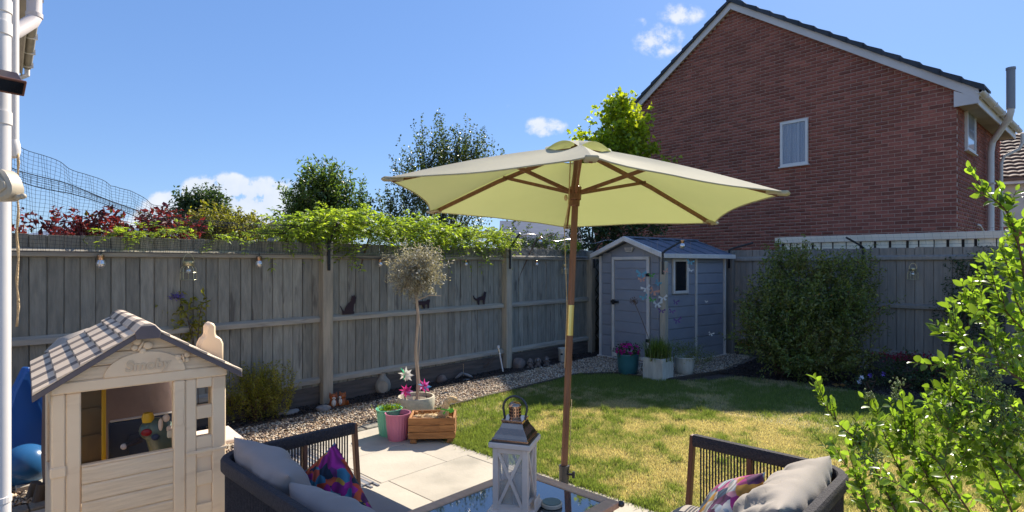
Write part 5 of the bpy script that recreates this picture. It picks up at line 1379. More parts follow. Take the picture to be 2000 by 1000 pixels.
mb.tube([(.06, 0, .04), (.095, 0, .09), (.105, 0, .15), (.12, 0, .19), (.155, 0, .212), (.19, 0, .205), (.205, 0, .19)], [.045, .040, .034, .031, .031, .029, .016], 12)
mb.build('body', 'straw', gz, smooth=True)
P = np.array([[rnd.uniform(-.16, .12), rnd.uniform(-.05, .05), .05 + rnd.random() * .03] for _ in range(260)]); D = nr.normal(size=(260, 3)) * np.array([1, .5, .35])
leaves('straw_wisps', P, D, .05, 'straw', gz, aspect=.07)
mb = MB(); mb.tube([(.2, 0, .197), (.235, -.004, .196), (.262, -.006, .194)], [.012, .007, .003], 8); mb.build('beak', 'palebark', gz, smooth=True)
mb = MB(); mb.ball((.175, -.027, .212), .005, 6, 5); mb.ball((.175, .027, .212), .005, 6, 5); mb.build('eye', 'black', gz)
mb = MB(); mb.tube([(.102 + .036 * math.cos(i * math.tau / 12), .036 * math.sin(i * math.tau / 12), .125 + .006 * math.sin(i)) for i in range(13)], .006, 6)
mb.add([(.125, -.034, .125), (.17, -.045, .145), (.185, -.045, .115), (.15, -.04, .095), (.11, -.036, .12), (.08, -.045, .10), (.10, -.045, .085)], [(0, 1, 2, 3), (4, 5, 6)]); mb.build('ribbon', 'ribbon', gz)

# ================================================================ things along the soil strip
def base_at(px, py): return at(px, py)
p = base_at(745, 769)
chm = thing('chiminea', 'small grey clay chiminea with an orange mouth by the fence', 'chiminea', (p.x, p.y + .05, 0), R(10))
mb = MB(); mb.lathe([(.0, .0), (.07, .0), (.095, .05), (.10, .10), (.085, .15), (.055, .185), (.038, .215), (.036, .245), (.044, .255), (.034, .257), (.028, .22), (0, .20)], 24); mb.build('body', 'clay', chm, smooth=True, auto=1.0)
mb = MB(); mb.lathe([(.0, -.004), (.046, -.002), (.054, .004), (.060, .0), (.060, -.02)], 20, c=(.012, -.098, .098), rot=Matrix.Rotation(R(90), 3, 'X') @ Matrix.Diagonal((1, 1.25, -1))); mb.build('mouth_ring', 'clay', chm, smooth=True, auto=1.0)
mb = MB(); mb.lathe([(.0, 0), (.044, .0), (.044, .004), (0, .004)], 18, c=(.012, -.105, .098), rot=Matrix.Rotation(R(90), 3, 'X') @ Matrix.Diagonal((1, 1.25, 1))); mb.build('mouth', 'terracotta', chm)
def fox(px, py, label, face, m1='fox', hgt=.115):
    p = base_at(px, py); root = thing('fox_figurine', label, 'figurine', (p.x, p.y, 0), R(face), 'glazed animal figurines at the post foot')
    s = hgt / .11
    mb = MB(); mb.tube([(0, 0, 0), (0, 0, .03), (0, 0, .06), (0, 0, .078)], [.030, .034, .026, .018], 12); mb.ball((0, -.004, .088), (.032, .028, .024), 12, 8)
    for sx in (-1, 1): mb.tube([(sx * .02, 0, .098), (sx * .026, 0, .122)], [.012, .002], 8)
    mb.tube([(.02, .02, .01), (.045, .01, .02), (.05, 0, .05)], [.012, .014, .006], 8); mb.build('body', m1, root, smooth=True, auto=1.2)
    mb = MB(); mb.ball((0, -.028, .045), (.017, .012, .028), 10, 8); mb.ball((0, -.034, .082), (.014, .012, .009), 10, 6)
    for sx in (-1, 1): mb.ball((sx * .014, -.026, .004), (.011, .018, .007), 8, 5)
    mb.build('belly', 'foxwhite', root, smooth=True)
    mb = MB(); mb.ball((0, -.046, .085), .004, 6, 5)
    for sx in (-1, 1): mb.ball((sx * .012, -.029, .095), .0035, 6, 5)
    mb.build('eyes', 'black', root); root.scale = (s, s, s)
fox(651, 797, 'orange glazed fox with white bib beside the fence post', 25, hgt=.155)
fox(669, 794, 'orange glazed bear cub beside the fox figurine', -20, hgt=.15)
def rock(px, py, r, seed, label, m='stone'):
    p = base_at(px, py); mb = MB(); lumpy(mb, (0, 0, r[2] * .6), r, seed, .22, 16, 10); o = mb.build('stone', m, smooth=True, auto=1.0, loc=(p.x, p.y + r[1] * .6, 0), rz=GA); tag(o, label, 'stone')
rock(630, 806, (.085, .05, .045), 1, 'pale flat stone at the foot of the netting post')
rock(562, 812, (.10, .05, .035), 2, 'low grey stone between the shrub and the netting post')
rock(1013, 722, (.10, .085, .10), 3, 'round mottled boulder right of the solar stake', 'darkstone')
rock(862, 748, (.07, .06, .06), 4, 'dark round stone behind the olive pot', 'darkstone')
rock(911, 745, (.055, .03, .018), 7, 'small white stone below the fallen shell ornament')
# fallen wings of a broken ornament
p = base_at(905, 741); sh = thing('shell_ornament', 'two pale curved shell halves leaning together near the fence', 'ornament', (p.x, p.y, 0), R(10))
for sx, an in ((-1, 38), (1, -22)):
    mb = MB(); rt = Matrix.Rotation(R(-an * 1.0), 3, 'Y'); mb.ball((sx * .058, 0, .055), (.075, .035, .020), 14, 8, rt); mb.build('shell', 'stone', sh, smooth=True)
mb = MB(); mb.tube([(0, 0, .05), (.002, 0, .21)], .003, 5); mb.build('stick', 'straw', sh)
sd = thing('seated_statue', 'small dark statue in the shade behind the pinwheels', 'statue', (at(836, 748).x, at(836, 748).y + .05, 0), R(20))
mb = MB(); mb.ball((0, 0, .035), (.055, .045, .035), 12, 8); mb.ball((0, 0, .09), (.035, .028, .045), 12, 8); mb.ball((0, 0, .15), (.022, .022, .027), 12, 8); mb.ball((0, 0, .178), .010, 8, 6); mb.build('figure', 'darkstone', sd, smooth=True)
# solar stake
p = base_at(983, 729); st = thing('solar_stake_light', 'thin silvery solar stake light leaning by the second post', 'garden light', (p.x, p.y, 0))
mb = MB(); mb.tube([(0, 0, 0), (-.05, 0, .27)], .011, 10); mb.build('stake', 'upvc', st, smooth=True, auto=1)
mb = MB(); mb.tube([(-.05, 0, .27), (-.054, 0, .29)], .018, 12); mb.tube([(-.068, 0, .36), (-.073, 0, .395)], .019, 12); mb.build('head', 'upvc', st, smooth=True, auto=.7)
mb = MB(); mb.tube([(-.054, 0, .29), (-.068, 0, .36)], .014, 12); mb.build('lens', 'bulb', st, smooth=True, auto=.7)
# three little monkeys
def monkey(px, py, label, k):
    p = base_at(px, py); root = thing('monkey_figurine', label, 'figurine', (p.x, p.y + .03, 0), R(-8), 'three small seated figurines')
    mb = MB(); mb.ball((0, 0, .05), (.042, .036, .050), 12, 8); mb.ball((0, -.005, .115), (.034, .032, .034), 12, 8)
    for sx in (-1, 1):
        mb.ball((sx * .034, -.03, .018), (.022, .032, .017), 8, 6); mb.ball((sx * .034, 0, .118), (.009, .007, .012), 6, 5)
        hand = [(sx * .012, -.034, .128), (sx * .030, -.018, .120), (sx * .010, -.036, .105)][k]
        mb.tube([(sx * .036, -.005, .07), (sx * .046, -.03, .075), hand], [.012, .011, .009], 8)
    mb.build('body', 'darkstone', root, smooth=True)
    mb = MB(); mb.ball((0, -.026, .112), (.020, .012, .022), 10, 8); mb.build('face', 'stone', root, smooth=True)
for k, (px, py, lab) in enumerate([(1036, 720, 'left of the three seated figurines, paws at its eyes'), (1051, 718, 'middle of the three seated figurines, paws at its ears'), (1068, 716, 'right of the three seated figurines, paws at its mouth')]): monkey(px, py, lab, k)
p = base_at(1103, 709); tu_ = thing('white_tub', 'small white tub with a dark hole behind the parasol pole', 'tub', (p.x, p.y + .08, 0))
mb = MB(); mb.lathe([(0, 0), (.08, 0), (.09, .03), (.098, .20), (.104, .21), (.104, .225), (.092, .225), (.09, .19), (0, .18)], 22); mb.build('body', 'concpot', tu_, smooth=True, auto=.7)
mb = MB(); mb.ball((-.045, -.083, .14), (.024, .010, .014), 12, 8); mb.build('hole', 'black', tu_, smooth=True)

# ================================================================ pots by the shed
p = base_at(1230, 735); tp_ = thing('teal_pot', 'tall teal glazed pot of magenta petunias in front of the shed door', 'pot', (p.x, p.y + .12, 0))
mb = MB(); mb.lathe([(0, 0), (.105, 0), (.13, .03), (.148, .14), (.152, .27), (.158, .285), (.154, .30), (.14, .30), (.138, .26), (0, .25)], 30); mb.build('body', 'teal', tp_, smooth=True, auto=.8)
mb = MB(); mb.tube([(0, 0, .25), (0, 0, .27)], .137, 20); mb.build('soil', 'soil', tp_)
pet = thing('petunias', 'magenta petunias filling the teal pot', 'flowers', (tp_.location.x, tp_.location.y, .27))
P, D, T = shoots([((0, 0, .06), (.15, .15, .07))], 60, .08, .02, up=.5, out=.8, jit=.4, spread=.015); leaves('foliage', P, D, .035, 'leaf_dark', pet, aspect=.55)
P = []; D = []; 
for k in range(46):
    q = unit(nr.normal(size=3) * np.array([1, 1, .8]) + np.array([0, -.35, .35])); c_ = np.array([0, 0, .07]) + q * np.array([.16, .16, .095]); ax_ = unit(q + nr.normal(size=3) * .15)
    s_ = unit(np.cross(ax_, [0.1, .3, .9])); t_ = np.cross(ax_, s_)
    for j in range(5):
        a = j * math.tau / 5; P.append(c_); D.append(s_ * math.cos(a) + t_ * math.sin(a) + ax_ * .25)
leaves('blooms', P, D, .030, 'petal_mag', pet, aspect=1.0, fold=.1)
# square concrete planter, its corner towards us
pc_ = at(1294, 747); sq = thing('square_planter', 'square white concrete planter full of grassy leaves beside the shed', 'planter', (pc_.x, pc_.y, 0), R(46))
mb = MB(); o_ = .30; t_ = .03; hh = .30
for (x0, x1, y0, y1) in [(0, o_, 0, t_), (0, o_, o_ - t_, o_), (0, t_, t_, o_ - t_), (o_ - t_, o_, t_, o_ - t_)]: mb.bb(x0, x1, y0, y1, 0, hh)
mb.bb(t_, o_ - t_, t_, o_ - t_, .2, .26); mb.build('body', 'concpot', sq, bevel=.006)
cc = sq.matrix_basis @ Vector((o_ / 2, o_ / 2, 0)); cc = Vector((pc_.x, pc_.y, 0)) + Matrix.Rotation(R(46), 3, 'Z') @ Vector((o_ / 2, o_ / 2, 0))
cg = thing('grassy_plant', 'arching grassy leaved plant in the square concrete planter', 'plant', (cc.x, cc.y, .26))
def blades(n, r, L, m, parent, droop=1.0, w=.012):
    vs = []; fsx = []
    for i in range(n):
        a = rnd.uniform(0, math.tau); x, y = rnd.gauss(0, r), rnd.gauss(0, r); l = L * rnd.uniform(.5, 1.1); out = rnd.uniform(.1, .75) * droop; d_ = Vector((math.cos(a), math.sin(a), 0)); s_ = Vector((-d_.y, d_.x, 0)); o0 = len(vs)
        for j in range(5):
            f = j / 4; c_ = Vector((x, y, 0)) + d_ * (l * out * f * f) + Vector((0, 0, l * (f - .45 * out * f * f))); ww = w * (1 - f) ** .6 * .5
            vs += [c_ - s_ * ww, c_ + s_ * ww]
        fsx += [(o0 + 2 * j, o0 + 2 * j + 1, o0 + 2 * j + 3, o0 + 2 * j + 2) for j in range(4)]
    return np_mesh('leaf_blades', np.array([tuple(v_) for v_ in vs]), np.array(fsx), m, parent, {'rnd': np.repeat(nr.random(n), 4)}, kind='stuff')
blades(520, .075, .36, 'grassblade_pot', cg)
al = thing('dry_allium', 'dry brown allium head on a thin curved stem before the shed door', 'plant', (cc.x - .1, cc.y - .05, .27))
top_ = far(1238, 588, cc.y - .1); tl = Vector((top_.x - al.location.x, top_.y - al.location.y, top_.z - .27))
mb = MB(); mb.tube([Vector((0, 0, 0)), tl * .35 + Vector((.05, 0, 0)), tl * .7 + Vector((.03, 0, 0)), tl], .004, 6); mb.build('stem', 'twig', al)
mb = MB()
for k in range(60):
    q = Vector(unit(nr.normal(size=3))); mb.tube([tl, tl + q * .055], .0012, 3, False); mb.ball(tl + q * .055, .004, 4, 3)
mb.build('seed_head', 'twig', al)
p = base_at(1341, 736); rpt = thing('round_pot', 'round speckled white pot with a sprawling plant beside the square planter', 'pot', (p.x, p.y + .1, 0))
mb = MB(); mb.lathe([(0, 0), (.075, 0), (.105, .025), (.125, .08), (.135, .17), (.14, .245), (.145, .255), (.14, .265), (.128, .26), (.125, .22), (0, .21)], 28); mb.build('body', 'concpot', rpt, smooth=True, auto=.8)
rpp = thing('sprawling_plant', 'sprawling green plant spilling from the round white pot', 'plant', (p.x + .02, p.y + .12, .22))
P, D, T = shoots([((.02, 0, .08), (.18, .15, .10)), ((.2, -.03, -.02), (.14, .08, .07))], 150, .14, .018, up=.5, out=.8, jit=.5, spread=.015); leaves('foliage', P, D, .022, 'leaf_bush', rpp, aspect=.4)
# butterfly strings hanging from the corner post
bfs = [(1253, 535, 'bf_blue', 1.3), (1254, 546, 'bf_pink', .9), (1262, 563, 'bf_white', 1.2), (1276, 569, 'bf_pink', 1.4), (1258, 580, 'bf_blue', 1.0), (1274, 586, 'bf_green', .9), (1283, 594, 'bf_white', 1.4), (1295, 582, 'bf_white', 1.1), (1272, 538, 'bf_green', .8),
       (1284, 552, 'bf_blue', 1.0), (1319, 590, 'bf_purple', 1.0), (1322, 626, 'bf_purple', 1.2), (1312, 608, 'bf_purple', .8), (1292, 607, 'bf_purple', .9), (1388, 652, 'bf_white', .8), (1379, 589, 'bf_white', .4), (1348, 512, 'bf_blue', .9), (1349, 528, 'bf_white', .6), (1300, 530, 'bf_pink', .8)]
bd = thing('butterfly_mobile', 'string of pastel hanging butterflies in front of the shed corner', 'butterfly mobile', (2.05, 8.02, 0))
for (px, py, m_, s_) in bfs:
    c_ = far(px, py, 8.02) - Vector((2.05, 8.02, 0)); rt = Matrix.Rotation(rnd.uniform(-.6, .6), 3, 'Y') @ Matrix.Rotation(rnd.uniform(-.5, .5), 3, 'Z'); w = .058 * s_
    mb = MB()
    for sx in (-1, 1):
        pts_ = [Vector((0, 0, 0)), Vector((sx * w * .9, -w * .35, w * .75)), Vector((sx * w * 1.05, -w * .3, w * .2)), Vector((sx * w * .35, -w * .1, 0)), Vector((sx * w * .75, -w * .25, -w * .45)), Vector((sx * w * .3, -w * .1, -w * .65))]
        mb.add([rt @ q + c_ for q in pts_], [(0, 1, 2, 3), (0, 3, 4, 5)])
    mb.build('butterfly', m_, bd)
mb = MB()
for px in (1256, 1272, 1284, 1320, 1349): a = far(px, 470, 8.03) - Vector((2.05, 8.02, 0)); b = far(px, 628, 8.03) - Vector((2.05, 8.02, 0)); mb.tube([a, b], .0012, 3, False)
mb.build('hanging_thread', 'palebark', bd)

# ================================================================ playhouse
PH0 = Vector((-2.108, 2.577, 0)); PW, PD = .756, .93
PRZ = R(41); PU = Vector((math.cos(PRZ), math.sin(PRZ), 0)); PV = Vector((math.sin(PRZ), -math.cos(PRZ), 0))
ph = thing('toy_playhouse', 'cream plastic toy playhouse with striped tiled roof and half door', 'playhouse', PH0, PRZ); ph.scale = (.972, 1, 1)
def pbox(name, x0, x1, y0, y1, z0, z1, m='ph', par_=ph, bevel=.006):
    mb = MB(); mb.bb(x0, x1, y0, y1, z0, z1); return mb.build(name, m, par_, bevel=bevel)
T = .045
pbox('corner_post', 0, .052, 0, T, .0, .958)
pbox('door_jamb', .0525, .112, .006, T, 0, .957)
pbox('post_clamp', -.006, .056, -.008, .03, .575, .625)
pbox('door_post', .50, .555, -.006, T, 0, .957)
mb = MB(); n = 10
cap_ = [(.512 + .0, .745), (.543, .745)]; rr_ = .0155
pts_ = [(.5275 + rr_ * math.cos(math.pi * i / n), .80 + rr_ * math.sin(math.pi * i / n)) for i in range(n + 1)] + [(.5275 - rr_ * math.cos(math.pi * i / n), .745 - rr_ * math.sin(math.pi * i / n)) for i in range(n + 1)]
mb.prism(pts_, -.0095, -.0062); mb.build('badge', 'ph', ph, bevel=.001)
# right hand panel with two window holes and two recesses
xs_ = [.556, .610, .686, PW]; 
pbox('side_panel', .556, .610, 0, T, 0, .957); pbox('side_panel', .686, PW, 0, T, 0, .957)
for a, b in [(.906, .957), (.742, .811), (.585, .648)]: pbox('side_panel', .6102, .6858, 0.001, T, a, b, bevel=.003)
pbox('side_panel', .6102, .6858, .012, T, 0, .5848, bevel=.003)
for a, b in [(0, .10), (.20, .29), (.39, .46), (.54, .5848)]: pbox('side_panel', .6104, .6856, 0.001, .0115, a, b, bevel=.002)
pbox('belt_rail', .557, PW + .004, -.007, -.0002, .560, .578, bevel=.003)
# half door with moulded planks
for k in range(7):
    a = .02 + k * .083; mb = MB(); mb.prism([(-.003, 0), (-.008, .008), (-.009, .074), (-.005, .0825), (.012, .0825), (.012, 0)], .114, .499, fn=lambda y, x, z: (x, y + .006, z + a)); mb.build('door_plank', 'ph_wood', ph, bevel=.002)
pbox('door_top', .113, .4995, -.004, .03, .602, .612, m='ph', bevel=.003)
pbox('door_latch', .478, .512, .03, .05, .66, .70, m='beige')
# beam, gable boards, arch plate
pbox('beam', -.004, PW + .006, -.006, T, .958, 1.012)
apx, apz = PW / 2, 1.243; slp = (apz - .965) / (PW / 2 + .07)
def roofline(x): return apz - abs(x - apx) * slp
z = 1.0125; k = 0
while z < apz - .02:
    z1 = min(z + .062, apz - .005); w0 = (apz - z) / slp - .02; w1 = max((apz - z1) / slp - .02, .004)
    w0 = min(w0, apx); w1 = min(w1, apx)
    mb = MB(); mb.prism([(apx - w0, z), (apx + w0, z), (apx + w1, z1 - .003), (apx - w1, z1 - .003)], .002, T, fn=lambda x, y, z_: (x, y + (.003 * (z_ - z) / .06), z_)); mb.build('gable_board', 'ph_wood', ph, bevel=.003)
    z += .062; k += 1
n = 24; mb = MB(); mb.prism([(apx + .178 * math.cos(math.pi * i / n), 1.0125 + .112 * math.sin(math.pi * i / n)) for i in range(n + 1)], -.008, .002); arch = mb.build('arch_plate', 'ph', ph, bevel=.002)
cu = bpy.data.curves.new('smoby_text', 'FONT'); cu.body = 'Smoby'; cu.size = .072; cu.extrude = .003; cu.offset = .0022; cu.align_x = 'CENTER'; cu.shear = .15
to = bpy.data.objects.new('tmp', cu); COL.objects.link(to); bpy.context.view_layer.update()
me = bpy.data.meshes.new_from_object(to.evaluated_get(bpy.context.evaluated_depsgraph_get())); bpy.data.objects.remove(to)
M['ph_letter'] = mat('cream_moulded_lettering', (.70, .54, .37), rough=.5)
lo = bpy.data.objects.new('lettering', me); COL.objects.link(lo); me.materials.clear(); me.materials.append(M['ph_letter']); lo.parent = arch
lo.location = (apx + .005, -.0095, 1.034); lo.rotation_euler = (R(90), 0, 0)
def bfly(x, z, s_, rot):
    mb = MB(); ro = Matrix.Rotation(rot, 3, 'Y')
    for sx in (-1, 1):
        mb.ball(ro @ Vector((sx * .022 * s_, 0, .011 * s_)) + Vector((x, -.004, z)), (.019 * s_, .008, .016 * s_), 12, 8, ro @ Matrix.Rotation(-sx * .5, 3, 'Y'))
        mb.ball(ro @ Vector((sx * .016 * s_, 0, -.016 * s_)) + Vector((x, -.004, z)), (.013 * s_, .007, .012 * s_), 12, 8)
    mb.ball(Vector((x, -.008, z)), (.005 * s_, .007, .024 * s_), 8, 8, ro); mb.build('moulded_butterfly', 'ph', ph, smooth=True)
bfly(.355, 1.155, 1.25, .5); bfly(.545, 1.075, .95, -.2)
# sides and back: frames with openings so that the garden shows through
for (x0, x1, tag_) in [(0, T, 'l'), (PW - T, PW, 'r')]:
    pbox('side_wall', x0, x1, T + .001, PD, 0, .45); pbox('side_wall', x0, x1, T + .001, .20, .451, .957); pbox('side_wall', x0, x1, PD - .16, PD, .451, .957); pbox('side_wall', x0, x1, .201, PD - .161, .86, .957)
pbox('back_wall', T + .001, PW - T - .001, PD - T, PD, .0, .12); pbox('back_wall', T + .001, .10, PD - T, PD, .121, .90); pbox('back_wall', PW - .09, PW - T - .001, PD - T, PD, .121, .90); pbox('back_wall', T + .001, PW - T - .001, PD - T, PD, .93, .957)
mb = MB(); mb.prism([(.01, .958), (PW - .01, .958), (apx, apz - .02)], PD - T, PD - .005); mb.build('back_gable', 'ph_wood', ph)
# roof: two slabs and rows of moulded tiles, light and dark
for sg in (-1, 1):
    ex = apx + sg * (PW / 2 + .07)
    def rp2(f, up_): return (apx + (ex - apx) * f, apz + .01 + (.965 - apz - .0) * f + up_)
    mb = MB(); mb.prism([rp2(0, .0), rp2(1, 0), rp2(1, -.030), rp2(0, -.030)], -.052, PD + .09); mb.build('roof_slab', 'ph_roof', ph, bevel=.003)
    L = 5; cw_ = [.17, .085] * 8
    for r_ in range(L):
        y = -.056; f0, f1 = .02 + r_ / L * .97, .02 + (r_ + 1.04) / L * .97; order = [[.17, .10, .03, .14, .08][r_]] + [.085, .17] * 6
        for c_i, w in enumerate(order):
            y1 = min(y + w, PD + .094)
            if y1 - y < .01: break
            dark = (c_i + (0)) % 2 == 1
            mb = MB(); mb.prism([rp2(f0, .004), rp2(f1, .015), rp2(f1, .0005), rp2(f0, .0005)], y + .0008, y1 - .0008)
            mb.build('roof_tile', 'ph_tile_d' if dark else 'ph_tile_l', ph, bevel=.002); y = y1
y = -.06
for k, w in enumerate([.16, .11, .2, .1, .2, .1, .14, .14]):
    y1 = min(y + w, PD + .098); mb = MB()
    mb.prism([(apx - .058, apz - .012), (apx - .030, apz + .018), (apx - .012, apz + .027), (apx + .012, apz + .027), (apx + .030, apz + .018), (apx + .058, apz - .012), (apx + .045, apz - .020), (apx, apz + .01), (apx - .045, apz - .020)], y, y1 - .001)
    mb.build('ridge_tile', 'ph_tile_d' if k % 2 else 'ph_tile_l', ph, bevel=.003); y = y1
mb = MB(); mb.prism([(apx - .056, apz - .016), (apx - .03, apz + .015), (apx + .03, apz + .015), (apx + .056, apz - .016), (apx + .05, apz - .05), (apx - .05, apz - .05)], -.066, -.0605); mb.build('ridge_end', 'ph_roof', ph, bevel=.002)
# chimney stub with rounded top
mb = MB(); o_ = [(-.065, 0), (.07, 0), (.07, .13), (.055, .165), (.03, .178), (.026, .20), (.026, .235), (.012, .26), (-.012, .26), (-.026, .235), (-.026, .20), (-.03, .178), (-.05, .165), (-.065, .13)]
mb.prism(o_, -.045, .045); o = mb.build('chimney', 'ph', ph, smooth=True, auto=.7, bevel=.010); o.location = (.765, .40, .955); 
# picnic shelf on the right side
mb = MB(); mb.bb(PW + .002, PW + .24, .52, .86, .43, .455); mb.bb(PW + .002, PW + .03, .55, .83, .33, .43); mb.prism([(0, .33), (.03, .33), (.20, .43), (0, .43)], .60, .63, fn=lambda x, y, z: (PW + x, y, z)); mb.build('side_shelf', 'white', ph, bevel=.006)

# ---------------------------------------------------------------- toys and clutter round the playhouse
def ploc(x, y, z=0): p = PH0 + PU * x - PV * y; return Vector((p.x, p.y, z))
cb_ = thing('covered_barbecue', 'barbecue under a crumpled brown and cream cover behind the playhouse', 'barbecue cover', (-2.80, 3.95, 0), PRZ + R(12))
mb = MB(); s0 = 0
prof3 = [(.36, .02), (.37, .3), (.36, .7), (.34, .98), (.28, 1.06), (.15, 1.10), (.0, 1.11)]
vs = []; n = 40
for i, (r_, z) in enumerate(prof3):
    for k in range(n):
        a = math.tau * k / n; sq_ = (abs(math.cos(a)) ** 5 + abs(math.sin(a)) ** 5) ** (-1 / 5); q = mnoise.noise(Vector((math.cos(a) * 2, math.sin(a) * 2, z * 3))) * .06
        vs.append((r_ * sq_ * math.cos(a) * (1 + q) , r_ * .72 * sq_ * math.sin(a) * (1 + q), z + (.03 * mnoise.noise(Vector((a, z * 4, 1))) if i > 2 else 0)))
mb.add(vs[:4 * n], [(i * n + k, i * n + (k + 1) % n, (i + 1) * n + (k + 1) % n, (i + 1) * n + k) for i in range(3) for k in range(n)]); mb.build('cover_skirt', 'cover', cb_, smooth=True, auto=.8)
mb = MB(); vs2 = vs[3 * n:]
mb.add([(x * 1.01, y * 1.01, z + .004) for x, y, z in vs2], [(i * n + k, i * n + (k + 1) % n, (i + 1) * n + (k + 1) % n, (i + 1) * n + k) for i in range(3) for k in range(n)]); mb.build('cover_top', 'coverlite', cb_, smooth=True, auto=.8)
mb = MB()
mb.tube([(.20, -.30, 1.03), (.24, -.31, .8), (.29, -.31, .5)], .012, 8); mb.build('piping', 'white', cb_, smooth=True)
fo_ = thing('folding_table', 'dark navy plastic folded panel with pale rim seen through the playhouse', 'folded table', ploc(.34, .72), PRZ + R(2))
mb = MB(); mb.bb(-.06, .37, 0, .03, .25, .625); mb.build('panel', 'navy', fo_, bevel=.012, bseg=2)
mb = MB(); mb.bb(-.05, .36, .003, .027, .626, .636); mb.build('rim', 'upvc', fo_, bevel=.004)
mb = MB(); mb.bb(.04, .34, -.006, -.0005, .53, .538); mb.bb(.04, .34, -.006, -.0005, .40, .408); mb.bb(.04, .048, -.006, -.0005, .41, .528); mb.build('moulding', 'navy', fo_)
yb = thing('yellow_toy_frame', 'tall amber yellow plastic frame inside the playhouse doorway', 'toy', ploc(.20, .55), PRZ)
mb = MB(); mb.bb(.035, .055, 0, .16, .25, .93); mb.build('side_frame', 'yellow', yb, bevel=.004)
M['amber'] = mat('amber_plastic', (.26, .19, .10), (.15, .13, .09), scale=4, rough=.3, transl=(.6, .35, .08, .25), stretch=(3, 3, .8))
mb = MB(); mb.bb(-.099, .034, .02, .03, .26, .92); mb.build('panel', 'amber', yb)
mb = MB()
for z in (.45, .60, .75):
    mb = MB(); mb.bb(-.099, .034, .008, .018, z, z + .012); mb.build('shelf_bar', 'amber', yb)
ty = thing('ride_on_toy', 'grey green ride on toy with yellow lamp and red badge in the playhouse', 'toy', ploc(.42, .30), PRZ - R(12))
mb = MB(); mb.tube([(.09, .1, .50), (.07, .04, .60), (.03, -.01, .67), (.0, -.03, .70)], [.09, .085, .06, .03], 14); mb.ball((.03, .0, .655), (.075, .06, .062), 14, 10); mb.build('body', 'toy', ty, smooth=True, auto=1.2)
mb = MB(); mb.tube([(-.03, -.03, .615), (-.10, -.06, .598)], [.017, .013], 10); mb.build('handlebar', 'rope', ty, smooth=True, auto=.8)
mb = MB(); mb.ball((-.105, -.062, .597), (.016, .016, .016), 8, 6); mb.ball((.085, -.05, .72), (.018, .012, .022), 8, 6); mb.ball((.06, -.06, .69), (.012, .010, .035), 8, 6); mb.ball((.10, -.05, .66), (.016, .01, .018), 8, 6); mb.build('grip_end', 'white', ty, smooth=True)
mb = MB(); mb.lathe([(0, 0), (.026, .005), (.030, .03), (.022, .055), (0, .06)], 14, c=(.0, -.03, .70)); mb.build('lamp', 'yellow', ty, smooth=True, auto=1)
mb = MB(); mb.ball((-.005, -.058, .655), (.026, .008, .020), 12, 8); mb.build('badge', 'red', ty, smooth=True)
mb = MB(); mb.ball((.035, -.06, .625), (.020, .010, .018), 10, 8); mb.build('side_knob', 'navy', ty, smooth=True)
# blue slide, ball, red and yellow bits at the far left
ps = Vector((-3.60, 4.20, 0)); sl2 = thing('toy_slide', 'tall blue plastic toy slide with red knob left of the playhouse', 'slide', ps, GA + R(20))
mb = MB(); mb.prism([(-.20, .0), (.16, .0), (.17, .35), (.12, .55), (.10, .75), (-.02, .80), (-.10, .62), (-.17, .35)], -.02, .06); mb.build('slide_side', 'blue', sl2, bevel=.012, smooth=True, auto=.6)
mb = MB(); mb.prism([(-.04, .78), (.04, .76), (.17, .38), (.28, .1), (.22, .06), (.10, .36)], -.10, -.03); mb.build('slide_chute', 'blue', sl2, bevel=.012, smooth=True, auto=.6)
mb = MB(); mb.ball((.20, -.10, .46), (.055, .035, .05), 12, 8); mb.build('knob', 'red', sl2, smooth=True)
mb = MB(); mb.tube([(.05, -.11, .44), (.06, -.12, .37), (.11, -.12, .36), (.13, -.12, .43), (.145, -.12, .50)], .012, 8); mb.box((.095, -.12, .40), (.06, .02, .06)); mb.build('clip', 'yellow', sl2, bevel=.004)
bp_ = Vector((-3.22, 3.75, 0)); bp_ = far(50, 905, 3.95); bl = MB().ball((0, 0, 0), .145, 32, 24).build('play_ball', 'ballblue', smooth=True, loc=(bp_.x, bp_.y, .150)); tag(bl, 'large glossy dark blue play ball beside the slide', 'ball')
for k, (px, py) in enumerate([(62, 975), (74, 985), (90, 972)]):
    p = at(px, py); mb = MB(); mb.tube([(0, 0, 0), (.02, .01, .10 + .02 * k)], [.035, .030], 9); o = mb.build('log_piece', 'bark', smooth=True, auto=.7, loc=(p.x, p.y, 0.01)); tag(o, ['split log standing nearest the drainpipe', 'short dark log in the middle of the log pieces', 'taller log piece next to the playhouse corner'][k], 'log', 'log pieces at the bottom left')
p = at(80, 948); mb = MB(); mb.bb(-.14, .14, -.10, .10, .012, .05); tag(mb.build('loose_slab', 'concrete', loc=p, rz=GA, bevel=.005), 'loose pale paving slab lying left of the playhouse', 'slab')

